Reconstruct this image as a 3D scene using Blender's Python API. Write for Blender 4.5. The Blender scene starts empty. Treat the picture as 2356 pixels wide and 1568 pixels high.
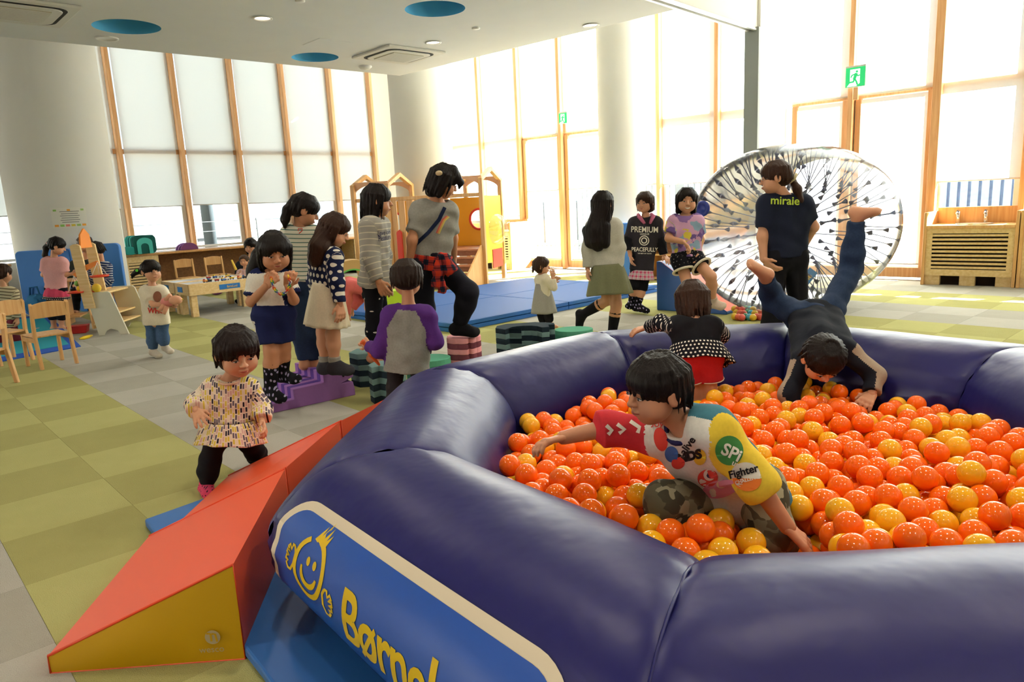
import bpy, bmesh, math, random
import numpy as np
import openvdb
from mathutils import Vector, Matrix, geometry
from mathutils.bvhtree import BVHTree

random.seed(7); np.random.seed(7)
sc = bpy.context.scene
COL = sc.collection

# ------------------------------------------------------------------ camera
CAM_H = 1.28
FPX = 1655.0
PITCH, ROLL = math.radians(10.92), math.radians(-2.815)
_cp, _sp, _cr, _sr = math.cos(PITCH), math.sin(PITCH), math.cos(ROLL), math.sin(ROLL)
_fw = Vector((0, _cp, -_sp)); _rt = Vector((1, 0, 0)); _up = Vector((0, _sp, _cp))
CX = _cr*_rt + _sr*_up
CY = -_sr*_rt + _cr*_up
cam_d = bpy.data.cameras.new('camera')
cam_d.sensor_width = 36; cam_d.sensor_fit = 'HORIZONTAL'
cam_d.lens = FPX*36/2356
cam_d.clip_start = .02; cam_d.clip_end = 500
cam = bpy.data.objects.new('camera', cam_d); COL.objects.link(cam)
cam.matrix_world = Matrix(((CX.x, CY.x, -_fw.x, 0), (CX.y, CY.y, -_fw.y, 0), (CX.z, CY.z, -_fw.z, CAM_H), (0, 0, 0, 1)))
sc.camera = cam

# ------------------------------------------------------------------ sky, sun, exposure
sc.view_settings.view_transform = 'Standard'
sc.view_settings.look = 'None'
sc.view_settings.gamma = 1.0
sc.view_settings.use_curve_mapping = False
sc.view_settings.exposure = 0.0
SKY_STRENGTH = 1.7
SUN_STRENGTH = 125.0
LAMP_W = 84.0
w = bpy.data.worlds.new('sky'); sc.world = w; w.use_nodes = True
wn = w.node_tree.nodes; wl = w.node_tree.links
bg = wn['Background']; bg.inputs[1].default_value = SKY_STRENGTH
tc = wn.new('ShaderNodeTexCoord'); sp = wn.new('ShaderNodeSeparateXYZ'); rp = wn.new('ShaderNodeValToRGB')
wl.new(tc.outputs['Generated'], sp.inputs[0]); wl.new(sp.outputs[2], rp.inputs[0]); wl.new(rp.outputs[0], bg.inputs[0])
rp.color_ramp.elements[0].position = 0.0; rp.color_ramp.elements[0].color = (.82, .90, 1, 1)
rp.color_ramp.elements[1].position = .7; rp.color_ramp.elements[1].color = (.55, .72, 1, 1)
sun_d = bpy.data.lights.new('sun', 'SUN'); sun_d.energy = SUN_STRENGTH; sun_d.angle = math.radians(.6); sun_d.color = (1, .97, .93)
sun = bpy.data.objects.new('sun', sun_d); COL.objects.link(sun)
UB = Vector((math.cos(math.radians(-42.7)), math.sin(math.radians(-42.7)), 0))   # along the bright window wall
NB = Vector((UB.y, -UB.x, 0))                                                    # into the room
UA = Vector((math.cos(math.radians(42.7)), math.sin(math.radians(42.7)), 0))     # along the left window wall
NA = Vector((UA.y, -UA.x, 0))
sdir = (NB*1.0 - UB*.55 + Vector((0, 0, -.70))).normalized()
sun.rotation_euler = sdir.to_track_quat('-Z', 'Y').to_euler()
try:
    cy = sc.cycles
    cy.use_denoising = True; cy.use_adaptive_sampling = True; cy.adaptive_threshold = .07
    cy.max_bounces = 6; cy.diffuse_bounces = 4; cy.glossy_bounces = 2; cy.transmission_bounces = 4; cy.transparent_max_bounces = 16
    cy.sample_clamp_indirect = 6.0; cy.caustics_reflective = False; cy.caustics_refractive = False
except Exception:
    pass

# ------------------------------------------------------------------ helpers
def ray(px, py):
    return CX*((px-1178)/FPX) - CY*((py-784)/FPX) + _fw
def P(px, py, Y):                      # point on the sight line at world depth Y
    d = ray(px, py); t = Y/d.y
    return Vector((d.x*t, Y, CAM_H+d.z*t))
def G(px, py, z=0.0):                  # point on the horizontal plane z
    d = ray(px, py); t = (z-CAM_H)/d.z
    return Vector((d.x*t, d.y*t, z))
def onwall(px, py, p0, n):             # point on a vertical plane
    d = ray(px, py); c = Vector((0, 0, CAM_H)); t = (p0-c).dot(n)/d.dot(n)
    return c+d*t
def lin(c):
    c = c.lstrip('#'); v = [int(c[i:i+2], 16)/255 for i in (0, 2, 4)]
    return tuple(x/12.92 if x <= .04045 else ((x+.055)/1.055)**2.4 for x in v)+(1,)

class NT:
    def __init__(s, name):
        s.mat = bpy.data.materials.new(name); s.mat.use_nodes = True
        s.n = s.mat.node_tree.nodes; s.l = s.mat.node_tree.links
        s.b = s.n['Principled BSDF']; s.out = s.n['Material Output']
    def set(s, sock, v):
        if isinstance(v, bpy.types.NodeSocket): s.l.new(v, sock)
        elif isinstance(v, str): sock.default_value = lin(v)
        else: sock.default_value = v
    def m(s, op, a, b=None, c=None):
        n = s.n.new('ShaderNodeMath'); n.operation = op
        for i, v in enumerate((a, b, c)):
            if v is not None: s.set(n.inputs[i], v)
        return n.outputs[0]
    def mix(s, f, a, b):
        n = s.n.new('ShaderNodeMix'); n.data_type = 'RGBA'
        s.set(n.inputs[0], f); s.set(n.inputs[6], a); s.set(n.inputs[7], b)
        return n.outputs[2]
    def coord(s, kind='Object', attr=None):
        if attr:
            n = s.n.new('ShaderNodeAttribute'); n.attribute_name = attr; v = n.outputs['Vector']
        else:
            v = s.n.new('ShaderNodeTexCoord').outputs[kind]
        x = s.n.new('ShaderNodeSeparateXYZ'); s.l.new(v, x.inputs[0])
        return v, x.outputs[0], x.outputs[1], x.outputs[2]
    def noise(s, vec, scale, detail=2, out=0):
        n = s.n.new('ShaderNodeTexNoise'); n.inputs['Scale'].default_value = scale; n.inputs['Detail'].default_value = detail
        if vec is not None: s.l.new(vec, n.inputs['Vector'])
        return n.outputs[out]
    def white(s, x, z):
        c = s.n.new('ShaderNodeCombineXYZ'); s.set(c.inputs[0], x); s.set(c.inputs[1], z)
        n = s.n.new('ShaderNodeTexWhiteNoise'); n.noise_dimensions = '2D'; s.l.new(c.outputs[0], n.inputs['Vector'])
        return n.outputs['Value']
    def ramp(s, f, stops, const=False):
        n = s.n.new('ShaderNodeValToRGB'); s.l.new(f, n.inputs[0]); r = n.color_ramp
        if const: r.interpolation = 'CONSTANT'
        while len(r.elements) < len(stops): r.elements.new(.5)
        for e, (p, c) in zip(r.elements, stops): e.position = p; e.color = lin(c)
        return n.outputs[0]
    def bump(s, h, strength, dist=.01):
        n = s.n.new('ShaderNodeBump'); n.inputs['Strength'].default_value = strength; n.inputs['Distance'].default_value = dist
        s.l.new(h, n.inputs['Height']); s.l.new(n.outputs[0], s.b.inputs['Normal'])
    def fin(s, col, rough=.7, spec=.4, metal=0.0):
        s.set(s.b.inputs['Base Color'], col); s.set(s.b.inputs['Roughness'], rough)
        s.b.inputs['Specular IOR Level'].default_value = spec; s.b.inputs['Metallic'].default_value = metal
        return s.mat

MATS = {}
def mat(name, col, rough=.6, spec=.4, metal=0.0, bump=0, bscale=200, var=0, vscale=8, coat=0, emit=None, estr=0, alpha=None, sss=0):
    if name in MATS: return MATS[name]
    t = NT(name); c = col
    v = None
    if var or bump: v = t.coord('Object')[0]
    if var:
        f = t.noise(v, vscale, 3)
        k = lin(col); lo = tuple(x*(1-var) for x in k[:3])+(1,); hi = tuple(min(1, x*(1+var)) for x in k[:3])+(1,)
        c = t.mix(f, lo, hi)
    if bump: t.bump(t.noise(v, bscale, 3), bump, .004)
    t.fin(c, rough, spec, metal)
    if coat: t.b.inputs['Coat Weight'].default_value = coat; t.b.inputs['Coat Roughness'].default_value = .08
    if emit: t.b.inputs['Emission Color'].default_value = lin(emit); t.b.inputs['Emission Strength'].default_value = estr
    if alpha is not None: t.b.inputs['Alpha'].default_value = alpha
    if sss:
        t.b.inputs['Subsurface Weight'].default_value = sss; t.b.inputs['Subsurface Radius'].default_value = (.02, .01, .006)
    MATS[name] = t.mat
    return t.mat
def wood(name, c1, c2, scale=3.0, rough=.45, axis=2):
    if name in MATS: return MATS[name]
    t = NT(name); v, x, y, z = t.coord('Object')
    mp = t.n.new('ShaderNodeMapping'); t.l.new(v, mp.inputs[0])
    s = [14, 14, 14]; s[axis] = .7; mp.inputs['Scale'].default_value = s
    f = t.noise(mp.outputs[0], scale, 4)
    f2 = t.ramp(f, [(.35, c2), (.65, c1)])
    t.fin(f2, rough, .4); MATS[name] = t.mat
    return t.mat

# ---- fabrics driven by the garment coordinate attribute 'pc' (x across, y depth, z along, in metres)
def cloth(name, col, rough=.9, var=.12):
    if name in MATS: return MATS[name]
    t = NT(name); v = t.coord('Object')[0]
    k = lin(col); f = t.noise(v, 90, 2)
    c = t.mix(f, tuple(x*(1-var) for x in k[:3])+(1,), tuple(min(1, x*(1+var)) for x in k[:3])+(1,))
    t.bump(t.noise(v, 14, 3), .22, .012)
    t.fin(c, rough, .15); MATS[name] = t.mat
    return t.mat
def stripes(name, c1, c2, period, duty, wob=0):
    t = NT(name); v, x, y, z = t.coord(attr='pc')
    f = t.m('LESS_THAN', t.m('FRACT', t.m('DIVIDE', t.m('ADD', z, 10.0), period)), duty)
    t.bump(t.noise(t.coord('Object')[0], 14, 3), .22, .012)
    return t.fin(t.mix(f, c1, c2), .9, .15)
def dots(name, c1, c2, period, rad, stretch=1.0, jitter=0):
    t = NT(name); v, x, y, z = t.coord(attr='pc')
    zz = t.m('DIVIDE', t.m('ADD', z, 10.0), period*stretch); row = t.m('FLOOR', zz)
    xx = t.m('ADD', t.m('DIVIDE', t.m('ADD', x, 10.0), period), t.m('MULTIPLY', row, .5))
    a = t.m('SUBTRACT', t.m('FRACT', xx), .5); b = t.m('SUBTRACT', t.m('FRACT', zz), .5)
    if jitter:
        wn_ = t.white(t.m('FLOOR', xx), row)
        b = t.m('ADD', b, t.m('MULTIPLY', t.m('SUBTRACT', wn_, .5), jitter)); a = t.m('ADD', a, t.m('MULTIPLY', t.m('SUBTRACT', t.m('FRACT', t.m('MULTIPLY', wn_, 7.3)), .5), jitter))
    d = t.m('SQRT', t.m('ADD', t.m('MULTIPLY', a, a), t.m('MULTIPLY', b, b)))
    f = t.m('LESS_THAN', d, rad)
    t.bump(t.noise(t.coord('Object')[0], 14, 3), .2, .012)
    return t.fin(t.mix(f, c1, c2), .9, .15)
def plaid(name, base, c2, c3, p=.06):
    t = NT(name); v, x, y, z = t.coord(attr='pc')
    fx = t.m('FRACT', t.m('DIVIDE', t.m('ADD', t.m('ADD', x, y), 10.0), p)); fz = t.m('FRACT', t.m('DIVIDE', t.m('ADD', z, 10.0), p))
    a = t.m('LESS_THAN', fx, .5); b = t.m('LESS_THAN', fz, .5)
    c = t.mix(t.m('MULTIPLY', t.m('ADD', a, b), .5), base, c2)
    l = t.m('MAXIMUM', t.m('LESS_THAN', t.m('ABSOLUTE', t.m('SUBTRACT', fx, .75)), .05), t.m('LESS_THAN', t.m('ABSOLUTE', t.m('SUBTRACT', fz, .75)), .05))
    return t.fin(t.mix(t.m('MULTIPLY', l, .7), c, c3), .9, .15)
def blotch(name, cols, scale=9, thr=None):
    t = NT(name); v, x, y, z = t.coord(attr='pc')
    n = t.n.new('ShaderNodeTexVoronoi'); n.inputs['Scale'].default_value = scale; t.l.new(v, n.inputs['Vector'])
    dv = t.n.new('ShaderNodeVectorMath'); dv.operation = 'MULTIPLY_ADD'
    nn = t.noise(v, 16, 2, 1); t.l.new(nn, dv.inputs[0]); dv.inputs[1].default_value = (.08,)*3; t.l.new(v, dv.inputs[2]); t.l.new(dv.outputs[0], n.inputs['Vector'])
    x2 = t.n.new('ShaderNodeSeparateXYZ'); t.l.new(n.outputs['Color'], x2.inputs[0])
    k = len(cols)
    return t.fin(t.ramp(x2.outputs[0], [(i/k, c) for i, c in enumerate(cols)], True), .9, .15)

# ---- mesh building
def link(o, parent=None, pm=None):
    COL.objects.link(o)
    if parent is not None:
        o.parent = parent
        if pm is not False: o.matrix_parent_inverse = (pm or parent.matrix_basis).inverted()
    return o
def tag(o, label=None, cat=None, group=None, kind=None):
    if label: o['label'] = label
    if cat: o['category'] = cat
    if group: o['group'] = group
    if kind: o['kind'] = kind
    return o
def thing(name, label, cat, loc=(0, 0, 0), group=None, rz=0):
    o = bpy.data.objects.new(name, None); o.empty_display_size = .1
    COL.objects.link(o); o.location = loc; o.rotation_euler = (0, 0, rz)
    o.matrix_basis = Matrix.Translation(Vector(loc)) @ Matrix.Rotation(rz, 4, 'Z')
    return tag(o, label, cat, group)
def fast_mesh(name, verts, tris=None, quads=None, smooth=True, mats=(), midx=None, pc=None):
    me = bpy.data.meshes.new(name)
    verts = np.asarray(verts, np.float32)
    tris = np.zeros((0, 3), np.int32) if tris is None else np.asarray(tris, np.int32).reshape(-1, 3)
    quads = np.zeros((0, 4), np.int32) if quads is None else np.asarray(quads, np.int32).reshape(-1, 4)
    nt, nq = len(tris), len(quads)
    me.vertices.add(len(verts)); me.vertices.foreach_set('co', verts.ravel())
    me.loops.add(nt*3+nq*4); me.loops.foreach_set('vertex_index', np.concatenate([tris.ravel(), quads.ravel()]).astype(np.int32))
    me.polygons.add(nt+nq)
    me.polygons.foreach_set('loop_start', np.concatenate([np.arange(nt)*3, nt*3+np.arange(nq)*4]).astype(np.int32))
    me.polygons.foreach_set('loop_total', np.concatenate([np.full(nt, 3), np.full(nq, 4)]).astype(np.int32))
    for m_ in mats: me.materials.append(m_)
    if midx is not None: me.polygons.foreach_set('material_index', np.asarray(midx, np.int32))
    me.polygons.foreach_set('use_smooth', np.full(nt+nq, bool(smooth)))
    if pc is not None:
        a = me.attributes.new('pc', 'FLOAT_VECTOR', 'POINT'); a.data.foreach_set('vector', np.asarray(pc, np.float32).ravel())
    me.update(calc_edges=True)
    return me
class MB:
    """collects shapes in a local frame, builds one mesh object"""
    def __init__(s, fr=None): s.bm = bmesh.new(); s.fr = fr or Matrix.Identity(4); s.mi = 0
    def _f(s, faces):
        for f in faces: f.material_index = s.mi
    def box(s, lo, hi, rot=None):
        lo, hi = Vector(lo), Vector(hi)
        c = [(x, y, z) for z in (lo.z, hi.z) for y in (lo.y, hi.y) for x in (lo.x, hi.x)]
        if rot is not None:
            m_ = (lo+hi)/2; c = [m_ + rot @ (Vector(p)-m_) for p in c]
        v = [s.bm.verts.new(s.fr @ Vector(p)) for p in c]
        s._f([s.bm.faces.new([v[i] for i in q]) for q in ((0, 2, 3, 1), (4, 5, 7, 6), (0, 1, 5, 4), (2, 6, 7, 3), (0, 4, 6, 2), (1, 3, 7, 5))])
        return s
    def tube(s, pts, rad, seg=10, cap=True, closed=False):
        pts = [Vector(p) for p in pts]; n = len(pts); rings = []
        if not hasattr(rad, '__len__'): rad = [rad]*n
        ref = None
        for i, p in enumerate(pts):
            if closed: d = pts[(i+1) % n]-pts[i-1]
            else: d = pts[min(i+1, n-1)]-pts[max(i-1, 0)]
            d.normalize()
            if ref is None: ref = d.orthogonal()
            ref = (ref-d*ref.dot(d)).normalized(); b = d.cross(ref)
            rings.append([s.bm.verts.new(s.fr @ (p+(ref*math.cos(2*math.pi*k/seg)+b*math.sin(2*math.pi*k/seg))*rad[i])) for k in range(seg)])
        fs = []
        for i in range(n if closed else n-1):
            a, b_ = rings[i], rings[(i+1) % n]
            for k in range(seg): fs.append(s.bm.faces.new((a[k], a[(k+1) % seg], b_[(k+1) % seg], b_[k])))
        if cap and not closed:
            fs.append(s.bm.faces.new(rings[0][::-1])); fs.append(s.bm.faces.new(rings[-1]))
        for f in fs: f.smooth = True
        s._f(fs); return s
    def prism(s, poly, o, ex, ey, ez):
        """poly of 2D points in plane (o,ex,ey), extruded by vector ez"""
        o, ex, ey, ez = Vector(o), Vector(ex), Vector(ey), Vector(ez)
        a = [s.bm.verts.new(s.fr @ (o+ex*p[0]+ey*p[1])) for p in poly]; b = [s.bm.verts.new(s.fr @ (o+ex*p[0]+ey*p[1]+ez)) for p in poly]
        n = len(poly); fs = [s.bm.faces.new(a[::-1]), s.bm.faces.new(b)]
        for i in range(n): fs.append(s.bm.faces.new((a[i], a[(i+1) % n], b[(i+1) % n], b[i])))
        s._f(fs); return s
    def lathe(s, prof, c, seg=32, ax=(0, 0, 1)):
        ax = Vector(ax).normalized(); u = ax.orthogonal().normalized(); v = ax.cross(u); c = Vector(c); rings = []
        for r, h in prof: rings.append([s.bm.verts.new(s.fr @ (c+ax*h+(u*math.cos(2*math.pi*k/seg)+v*math.sin(2*math.pi*k/seg))*max(r, 1e-4))) for k in range(seg)])
        fs = []
        for a, b in zip(rings, rings[1:]):
            for k in range(seg): fs.append(s.bm.faces.new((a[k], a[(k+1) % seg], b[(k+1) % seg], b[k])))
        for f in fs: f.smooth = True
        s._f(fs); return s
    def ball(s, c, r, sub=2, scale=(1, 1, 1)):
        ret = bmesh.ops.create_icosphere(s.bm, subdivisions=sub, radius=r)
        for v in ret['verts']: v.co = s.fr @ (Vector(c)+Vector((v.co.x*scale[0], v.co.y*scale[1], v.co.z*scale[2])))
        fs = {f for v in ret['verts'] for f in v.link_faces}
        for f in fs: f.smooth = True
        s._f(fs); return s
    def poly(s, pts):
        s._f([s.bm.faces.new([s.bm.verts.new(s.fr @ Vector(p)) for p in pts])]); return s
    def obj(s, name, mats, parent=None, bevel=0, seg=2, smooth=None, pm=None):
        bmesh.ops.recalc_face_normals(s.bm, faces=s.bm.faces)
        me = bpy.data.meshes.new(name); s.bm.to_mesh(me); s.bm.free()
        for m_ in (mats if isinstance(mats, (list, tuple)) else [mats]): me.materials.append(m_)
        o = bpy.data.objects.new(name, me)
        link(o, parent, pm)
        if bevel:
            b = o.modifiers.new('bevel', 'BEVEL'); b.width = bevel; b.segments = seg; b.limit_method = 'ANGLE'; b.angle_limit = math.radians(40)
            b.harden_normals = False
        return o
def frame(o, rz=0): return Matrix.Translation(Vector(o)) @ Matrix.Rotation(rz, 4, 'Z')
def frame_axes(o, x, y, z):
    x, y, z = Vector(x), Vector(y), Vector(z)
    return Matrix(((x.x, y.x, z.x, o[0]), (x.y, y.y, z.y, o[1]), (x.z, y.z, z.z, o[2]), (0, 0, 0, 1)))
def struct(o): o['kind'] = 'structure'; return o
def copy_tree(root, M, label, group=None):
    r = root.copy(); COL.objects.link(r); r.matrix_basis = M; r['label'] = label
    if group: r['group'] = group
    for ch in root.children:
        c = ch.copy(); COL.objects.link(c); c.parent = r; c.matrix_parent_inverse = ch.matrix_parent_inverse.copy()
        for g in ch.children:
            d = g.copy(); COL.objects.link(d); d.parent = c; d.matrix_parent_inverse = g.matrix_parent_inverse.copy()
    return r
def rrect(w, h, r, n=5):
    p = []
    for cx, cy, a in ((w/2-r, h/2-r, 0), (-w/2+r, h/2-r, 90), (-w/2+r, -h/2+r, 180), (w/2-r, -h/2+r, 270)):
        for k in range(n+1):
            t = math.radians(a+90*k/n); p.append((cx+r*math.cos(t), cy+r*math.sin(t)))
    return p

# ================================================================== SETTING
B0 = Vector((0, 14.74, 0))
A0 = G(290, 690) - NA*.60
def sB(px, py): return (onwall(px, py, B0, NB)-B0).dot(UB)
def zB(px, py): return onwall(px, py, B0, NB).z
def sA(px, py): return (onwall(px, py, A0, NA)-A0).dot(UA)
def zA(px, py): return onwall(px, py, A0, NA).z
CEIL = 3.40; TOP = 5.0
FB = frame_axes(B0, UB, NB, (0, 0, 1))      # local x along wall, y into the room
FA = frame_axes(A0, UA, NA, (0, 0, 1))
M_wall = mat('wall_paint', '#e9e6dd', .8, .2, bump=.05, bscale=150)
M_white = mat('white_metal', '#eef0f2', .45, .4)
M_ceil = mat('ceiling_board', '#e2e2de', .9, .1, var=.03, vscale=3)
M_mull = wood('mullion_timber', '#dcab7a', '#cd955f', 3, .5)
M_birch = wood('birch_ply', '#e9cb95', '#dcb87c', 3, .45, 0)
M_beech = wood('beech', '#dcae72', '#cf9a5c', 3, .4)
M_dark = mat('dark_recess', '#2a2018', .9, .1)
M_chrome = mat('chrome', '#e8e8ea', .12, .5, 1.0)
def glassy(name, tint=(1, 1, 1, 1), refl=.07):
    t = NT(name); tr = t.n.new('ShaderNodeBsdfTransparent'); gl = t.n.new('ShaderNodeBsdfGlossy'); mx = t.n.new('ShaderNodeMixShader')
    tr.inputs[0].default_value = tint; gl.inputs['Roughness'].default_value = .03; mx.inputs[0].default_value = refl
    t.l.new(tr.outputs[0], mx.inputs[1]); t.l.new(gl.outputs[0], mx.inputs[2]); t.l.new(mx.outputs[0], t.out.inputs[0])
    return t.mat
M_glass = glassy('window_glass', (.93, .97, .96, 1), .05)
def blind_mat(name, col, trans):
    t = NT(name); v, x, y, z = t.coord('Object')
    f = t.noise(v, 700, 1)
    c = t.mix(f, tuple(k*.95 for k in lin(col)[:3])+(1,), col)
    d = t.n.new('ShaderNodeBsdfDiffuse'); tl = t.n.new('ShaderNodeBsdfTranslucent'); mx = t.n.new('ShaderNodeMixShader')
    t.l.new(c, d.inputs[0]); t.l.new(c, tl.inputs[0]); mx.inputs[0].default_value = trans
    t.l.new(d.outputs[0], mx.inputs[1]); t.l.new(tl.outputs[0], mx.inputs[2]); t.l.new(mx.outputs[0], t.out.inputs[0])
    return t.mat
M_blind = blind_mat('roller_blind_fabric', '#f2f2f0', .42)

# ---- floor and its carpet tiles
fl_o = MB()
fl_o.poly([(-22, -7, -.012), (14, -7, -.012), (14, 20, -.012), (-22, 20, -.012)])
floor = struct(fl_o.obj('floor', mat('floor_screed', '#8c887c', .9, .1)))
def carpet(name, c, c2):
    t = NT(name); v, x, y, z = t.coord('Object')
    g = t.n.new('ShaderNodeNewGeometry'); pv = g.outputs['Position']
    f = t.noise(pv, 260, 3); f2 = t.noise(pv, 6, 2)
    col = t.mix(t.m('MULTIPLY_ADD', f2, .35, t.m('MULTIPLY', f, .65)), c, c2)
    t.bump(f, .9, .006)
    return t.fin(col, .95, .08)
CM = [carpet('carpet_green', '#a4a263', '#bdb97d'), carpet('carpet_green_turned', '#98945a', '#b0ab70'),
      carpet('carpet_grey', '#a4a194', '#c0bcb0'), carpet('carpet_grey_turned', '#999587', '#b4b0a3')]
TA = math.radians(-47.6); TD = Vector((math.cos(TA), math.sin(TA), 0)); TN = Vector((-TD.y, TD.x, 0))
def tile_mesh(name, m_):
    b = MB(); h = .2494
    b.box((-h, -h, -.012), (h, h, 0))
    o = b.obj(name, m_); me = o.data; bpy.data.objects.remove(o); return me
TM = [tile_mesh('carpet_tile', m_) for m_ in CM]
tiles = []
N0 = .29
for i in range(-40, 26):
    for j in range(-20, 28):
        c = TD*(i*.5+.25) + TN*(N0+j*.5+.25)
        if (c-A0).dot(NA) < .2 or (c-B0).dot(NB) < .1 or c.y < .9: continue
        q = c-Vector((0, 0, CAM_H)); zc = q.dot(_fw)
        if zc < .8: continue
        px = 1178+FPX*q.dot(CX)/zc; py = 784-FPX*q.dot(CY)/zc
        vis = -120 < px < 2480 and 300 < py < 1700
        band = (j//2) % 2          # two-tile bands of green and grey
        k = (0 if band == 0 else 2) + ((i+j) % 2)
        tiles.append((zc if vis else 99+zc, c, k))
tiles.sort(key=lambda t: t[0])
for n_, (zc, c, k) in enumerate(tiles[:300]):
    o = bpy.data.objects.new('carpet_tile', TM[k]); COL.objects.link(o); o.parent = floor
    o.matrix_basis = Matrix.Translation(c) @ Matrix.Rotation(TA, 4, 'Z')
V, Q, MI = [], [], []
for zc, c, k in tiles[300:]:
    if zc > 130: continue
    b = len(V); h = .2494
    for dx, dy, z in ((-h, -h, 0), (h, -h, 0), (h, h, 0), (-h, h, 0)): V.append(c+TD*dx+TN*dy+Vector((0, 0, z)))
    Q.append((b, b+1, b+2, b+3)); MI.append(k)
o = bpy.data.objects.new('carpet_tiles', fast_mesh('carpet_tiles', V, None, Q, False, CM, MI)); COL.objects.link(o); o.parent = floor; o['kind'] = 'stuff'

# ---- walls that close the room behind and beside the camera
RS = 12.0
b = MB(); b.box((-22, -7.2, 0), (14, -7, TOP)); struct(b.obj('wall_rear', M_wall))
b = MB(FB); b.box((RS, -.2, 0), (RS+.2, 22, TOP)); struct(b.obj('wall_right', M_wall))
b = MB(); b.box((-22.2, -7, 0), (-22, 20, TOP)); struct(b.obj('wall_left', M_wall))
# low outer ring of the high ceiling
corner = geometry.intersect_line_line_2d(A0.xy-UA.xy*50, A0.xy+UA.xy*50, B0.xy-UB.xy*50, B0.xy+UB.xy*50)
cr = Vector((corner.x, corner.y, TOP)); br = B0+UB*(RS+.2); ba = cr-UA*24
b = MB(); b.poly([cr, (br.x, br.y, TOP), br+NB*26+Vector((0, 0, TOP)), (-3, -12, TOP), ba]); struct(b.obj('ceiling_upper', mat('upper_ceiling', '#d8d5cc', .9, .1)))

# ---- lower ceiling slab with round blue recesses
SB = 5.60                               # wing wall position along the bright wall
sa = Vector((-1.63, 12.43, 0))          # slab corner
o_b = 2.79
pB = B0+UB*SB+NB*o_b
back_r = pB+NB*16; back_l = sa-UA*16
outer = [sa, pB, back_r, Vector((-12, -7, 0)), back_l]
def circ(px, py, rx):
    c = G(px, py, CEIL); e = G(px+rx, py, CEIL); return c, (e-c).length
recs = [circ(292, 62, 77), circ(1001, 21, 69), circ(725, 132, 54)]
recs += [(Vector((-2.6, 2.2, CEIL)), .45), (Vector((.9, 3.0, CEIL)), .45), (Vector((-.6, -.5, CEIL)), .45)]
rings = []
for c, r in recs: rings.append([Vector((c.x+r*math.cos(2*math.pi*k/40), c.y+r*math.sin(2*math.pi*k/40), CEIL)) for k in range(40)][::-1])
loops = [[Vector((p.x, p.y, CEIL)) for p in outer]] + rings
tri = geometry.tessellate_polygon(loops)
flat = [p for l in loops for p in l]
ceil = bpy.data.objects.new('ceiling', fast_mesh('ceiling', flat, tri, None, False, [M_ceil])); COL.objects.link(ceil); struct(ceil)
b = MB()
for p, q in zip(outer, outer[1:]+outer[:1]): b.poly([(p.x, p.y, CEIL), (q.x, q.y, CEIL), (q.x, q.y, CEIL+.45), (p.x, p.y, CEIL+.45)])
b.poly([(p.x, p.y, CEIL+.45) for p in outer])
b.obj('slab_edge', M_ceil, ceil)
M_blue_rec = mat('blue_recess_paint', '#55a8cf', .7, .2)
for c, r in recs:
    b = MB(); b.lathe([(r, 0), (r, .22), (0.001, .22)], c, 40); b.obj('round_recess', M_blue_rec, ceil)
# bulkhead above the sliding track and the wing wall
b = MB(FB); b.box((SB-.05, 1.0, CEIL-.02), (SB+.05, 18, TOP)); struct(b.obj('wall_bulkhead', M_wall))
b = MB(FB); b.box((SB-.09, 0, 0), (SB+.09, 1.0, TOP)); wing = struct(b.obj('wall_wing', M_wall))
b = MB(FB); b.box((SB-.1, 1.0, 0), (SB+.1, 1.07, CEIL)); b.obj('end_post', mat('grey_post', '#8f938f', .6, .3), wing, .006)
b = MB(FB)
for dx in (-.07, .03): b.box((SB+dx, 1.0, CEIL-.045), (SB+dx+.04, 9, CEIL-.02))
struct(b.obj('trim_track', mat('track_metal', '#cfd0cc', .4, .5, .6)))

# ---- columns
M_col = mat('column_plaster', '#e8e5dc', .85, .15, var=.03, vscale=2)
def column(name, px, py, rpx, D, z1=TOP):
    c = P(px, py, D); r = rpx*D/FPX
    b = MB(); b.lathe([(r, -.01), (r, z1)], (c.x, c.y, 0), 56); b.lathe([(r+.012, 0), (r+.012, .06)], (c.x, c.y, 0), 56)
    return struct(b.obj(name, M_col)), c, r
col_l, cl_c, cl_r = column('column_left', 124, 330, 108, 11.1)
col_c, cc_c, cc_r = column('column_corner', 972, 330, 66, 13.6)
col_m, cm_c, cm_r = column('column_middle', 1427, 330, 48, 12.1)
b = MB(FA); s6 = sA(858, 360); b.box((s6+.03, -.1, 0), (s6+3.0, .06, TOP)); struct(b.obj('wall_corner', M_wall))

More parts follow.
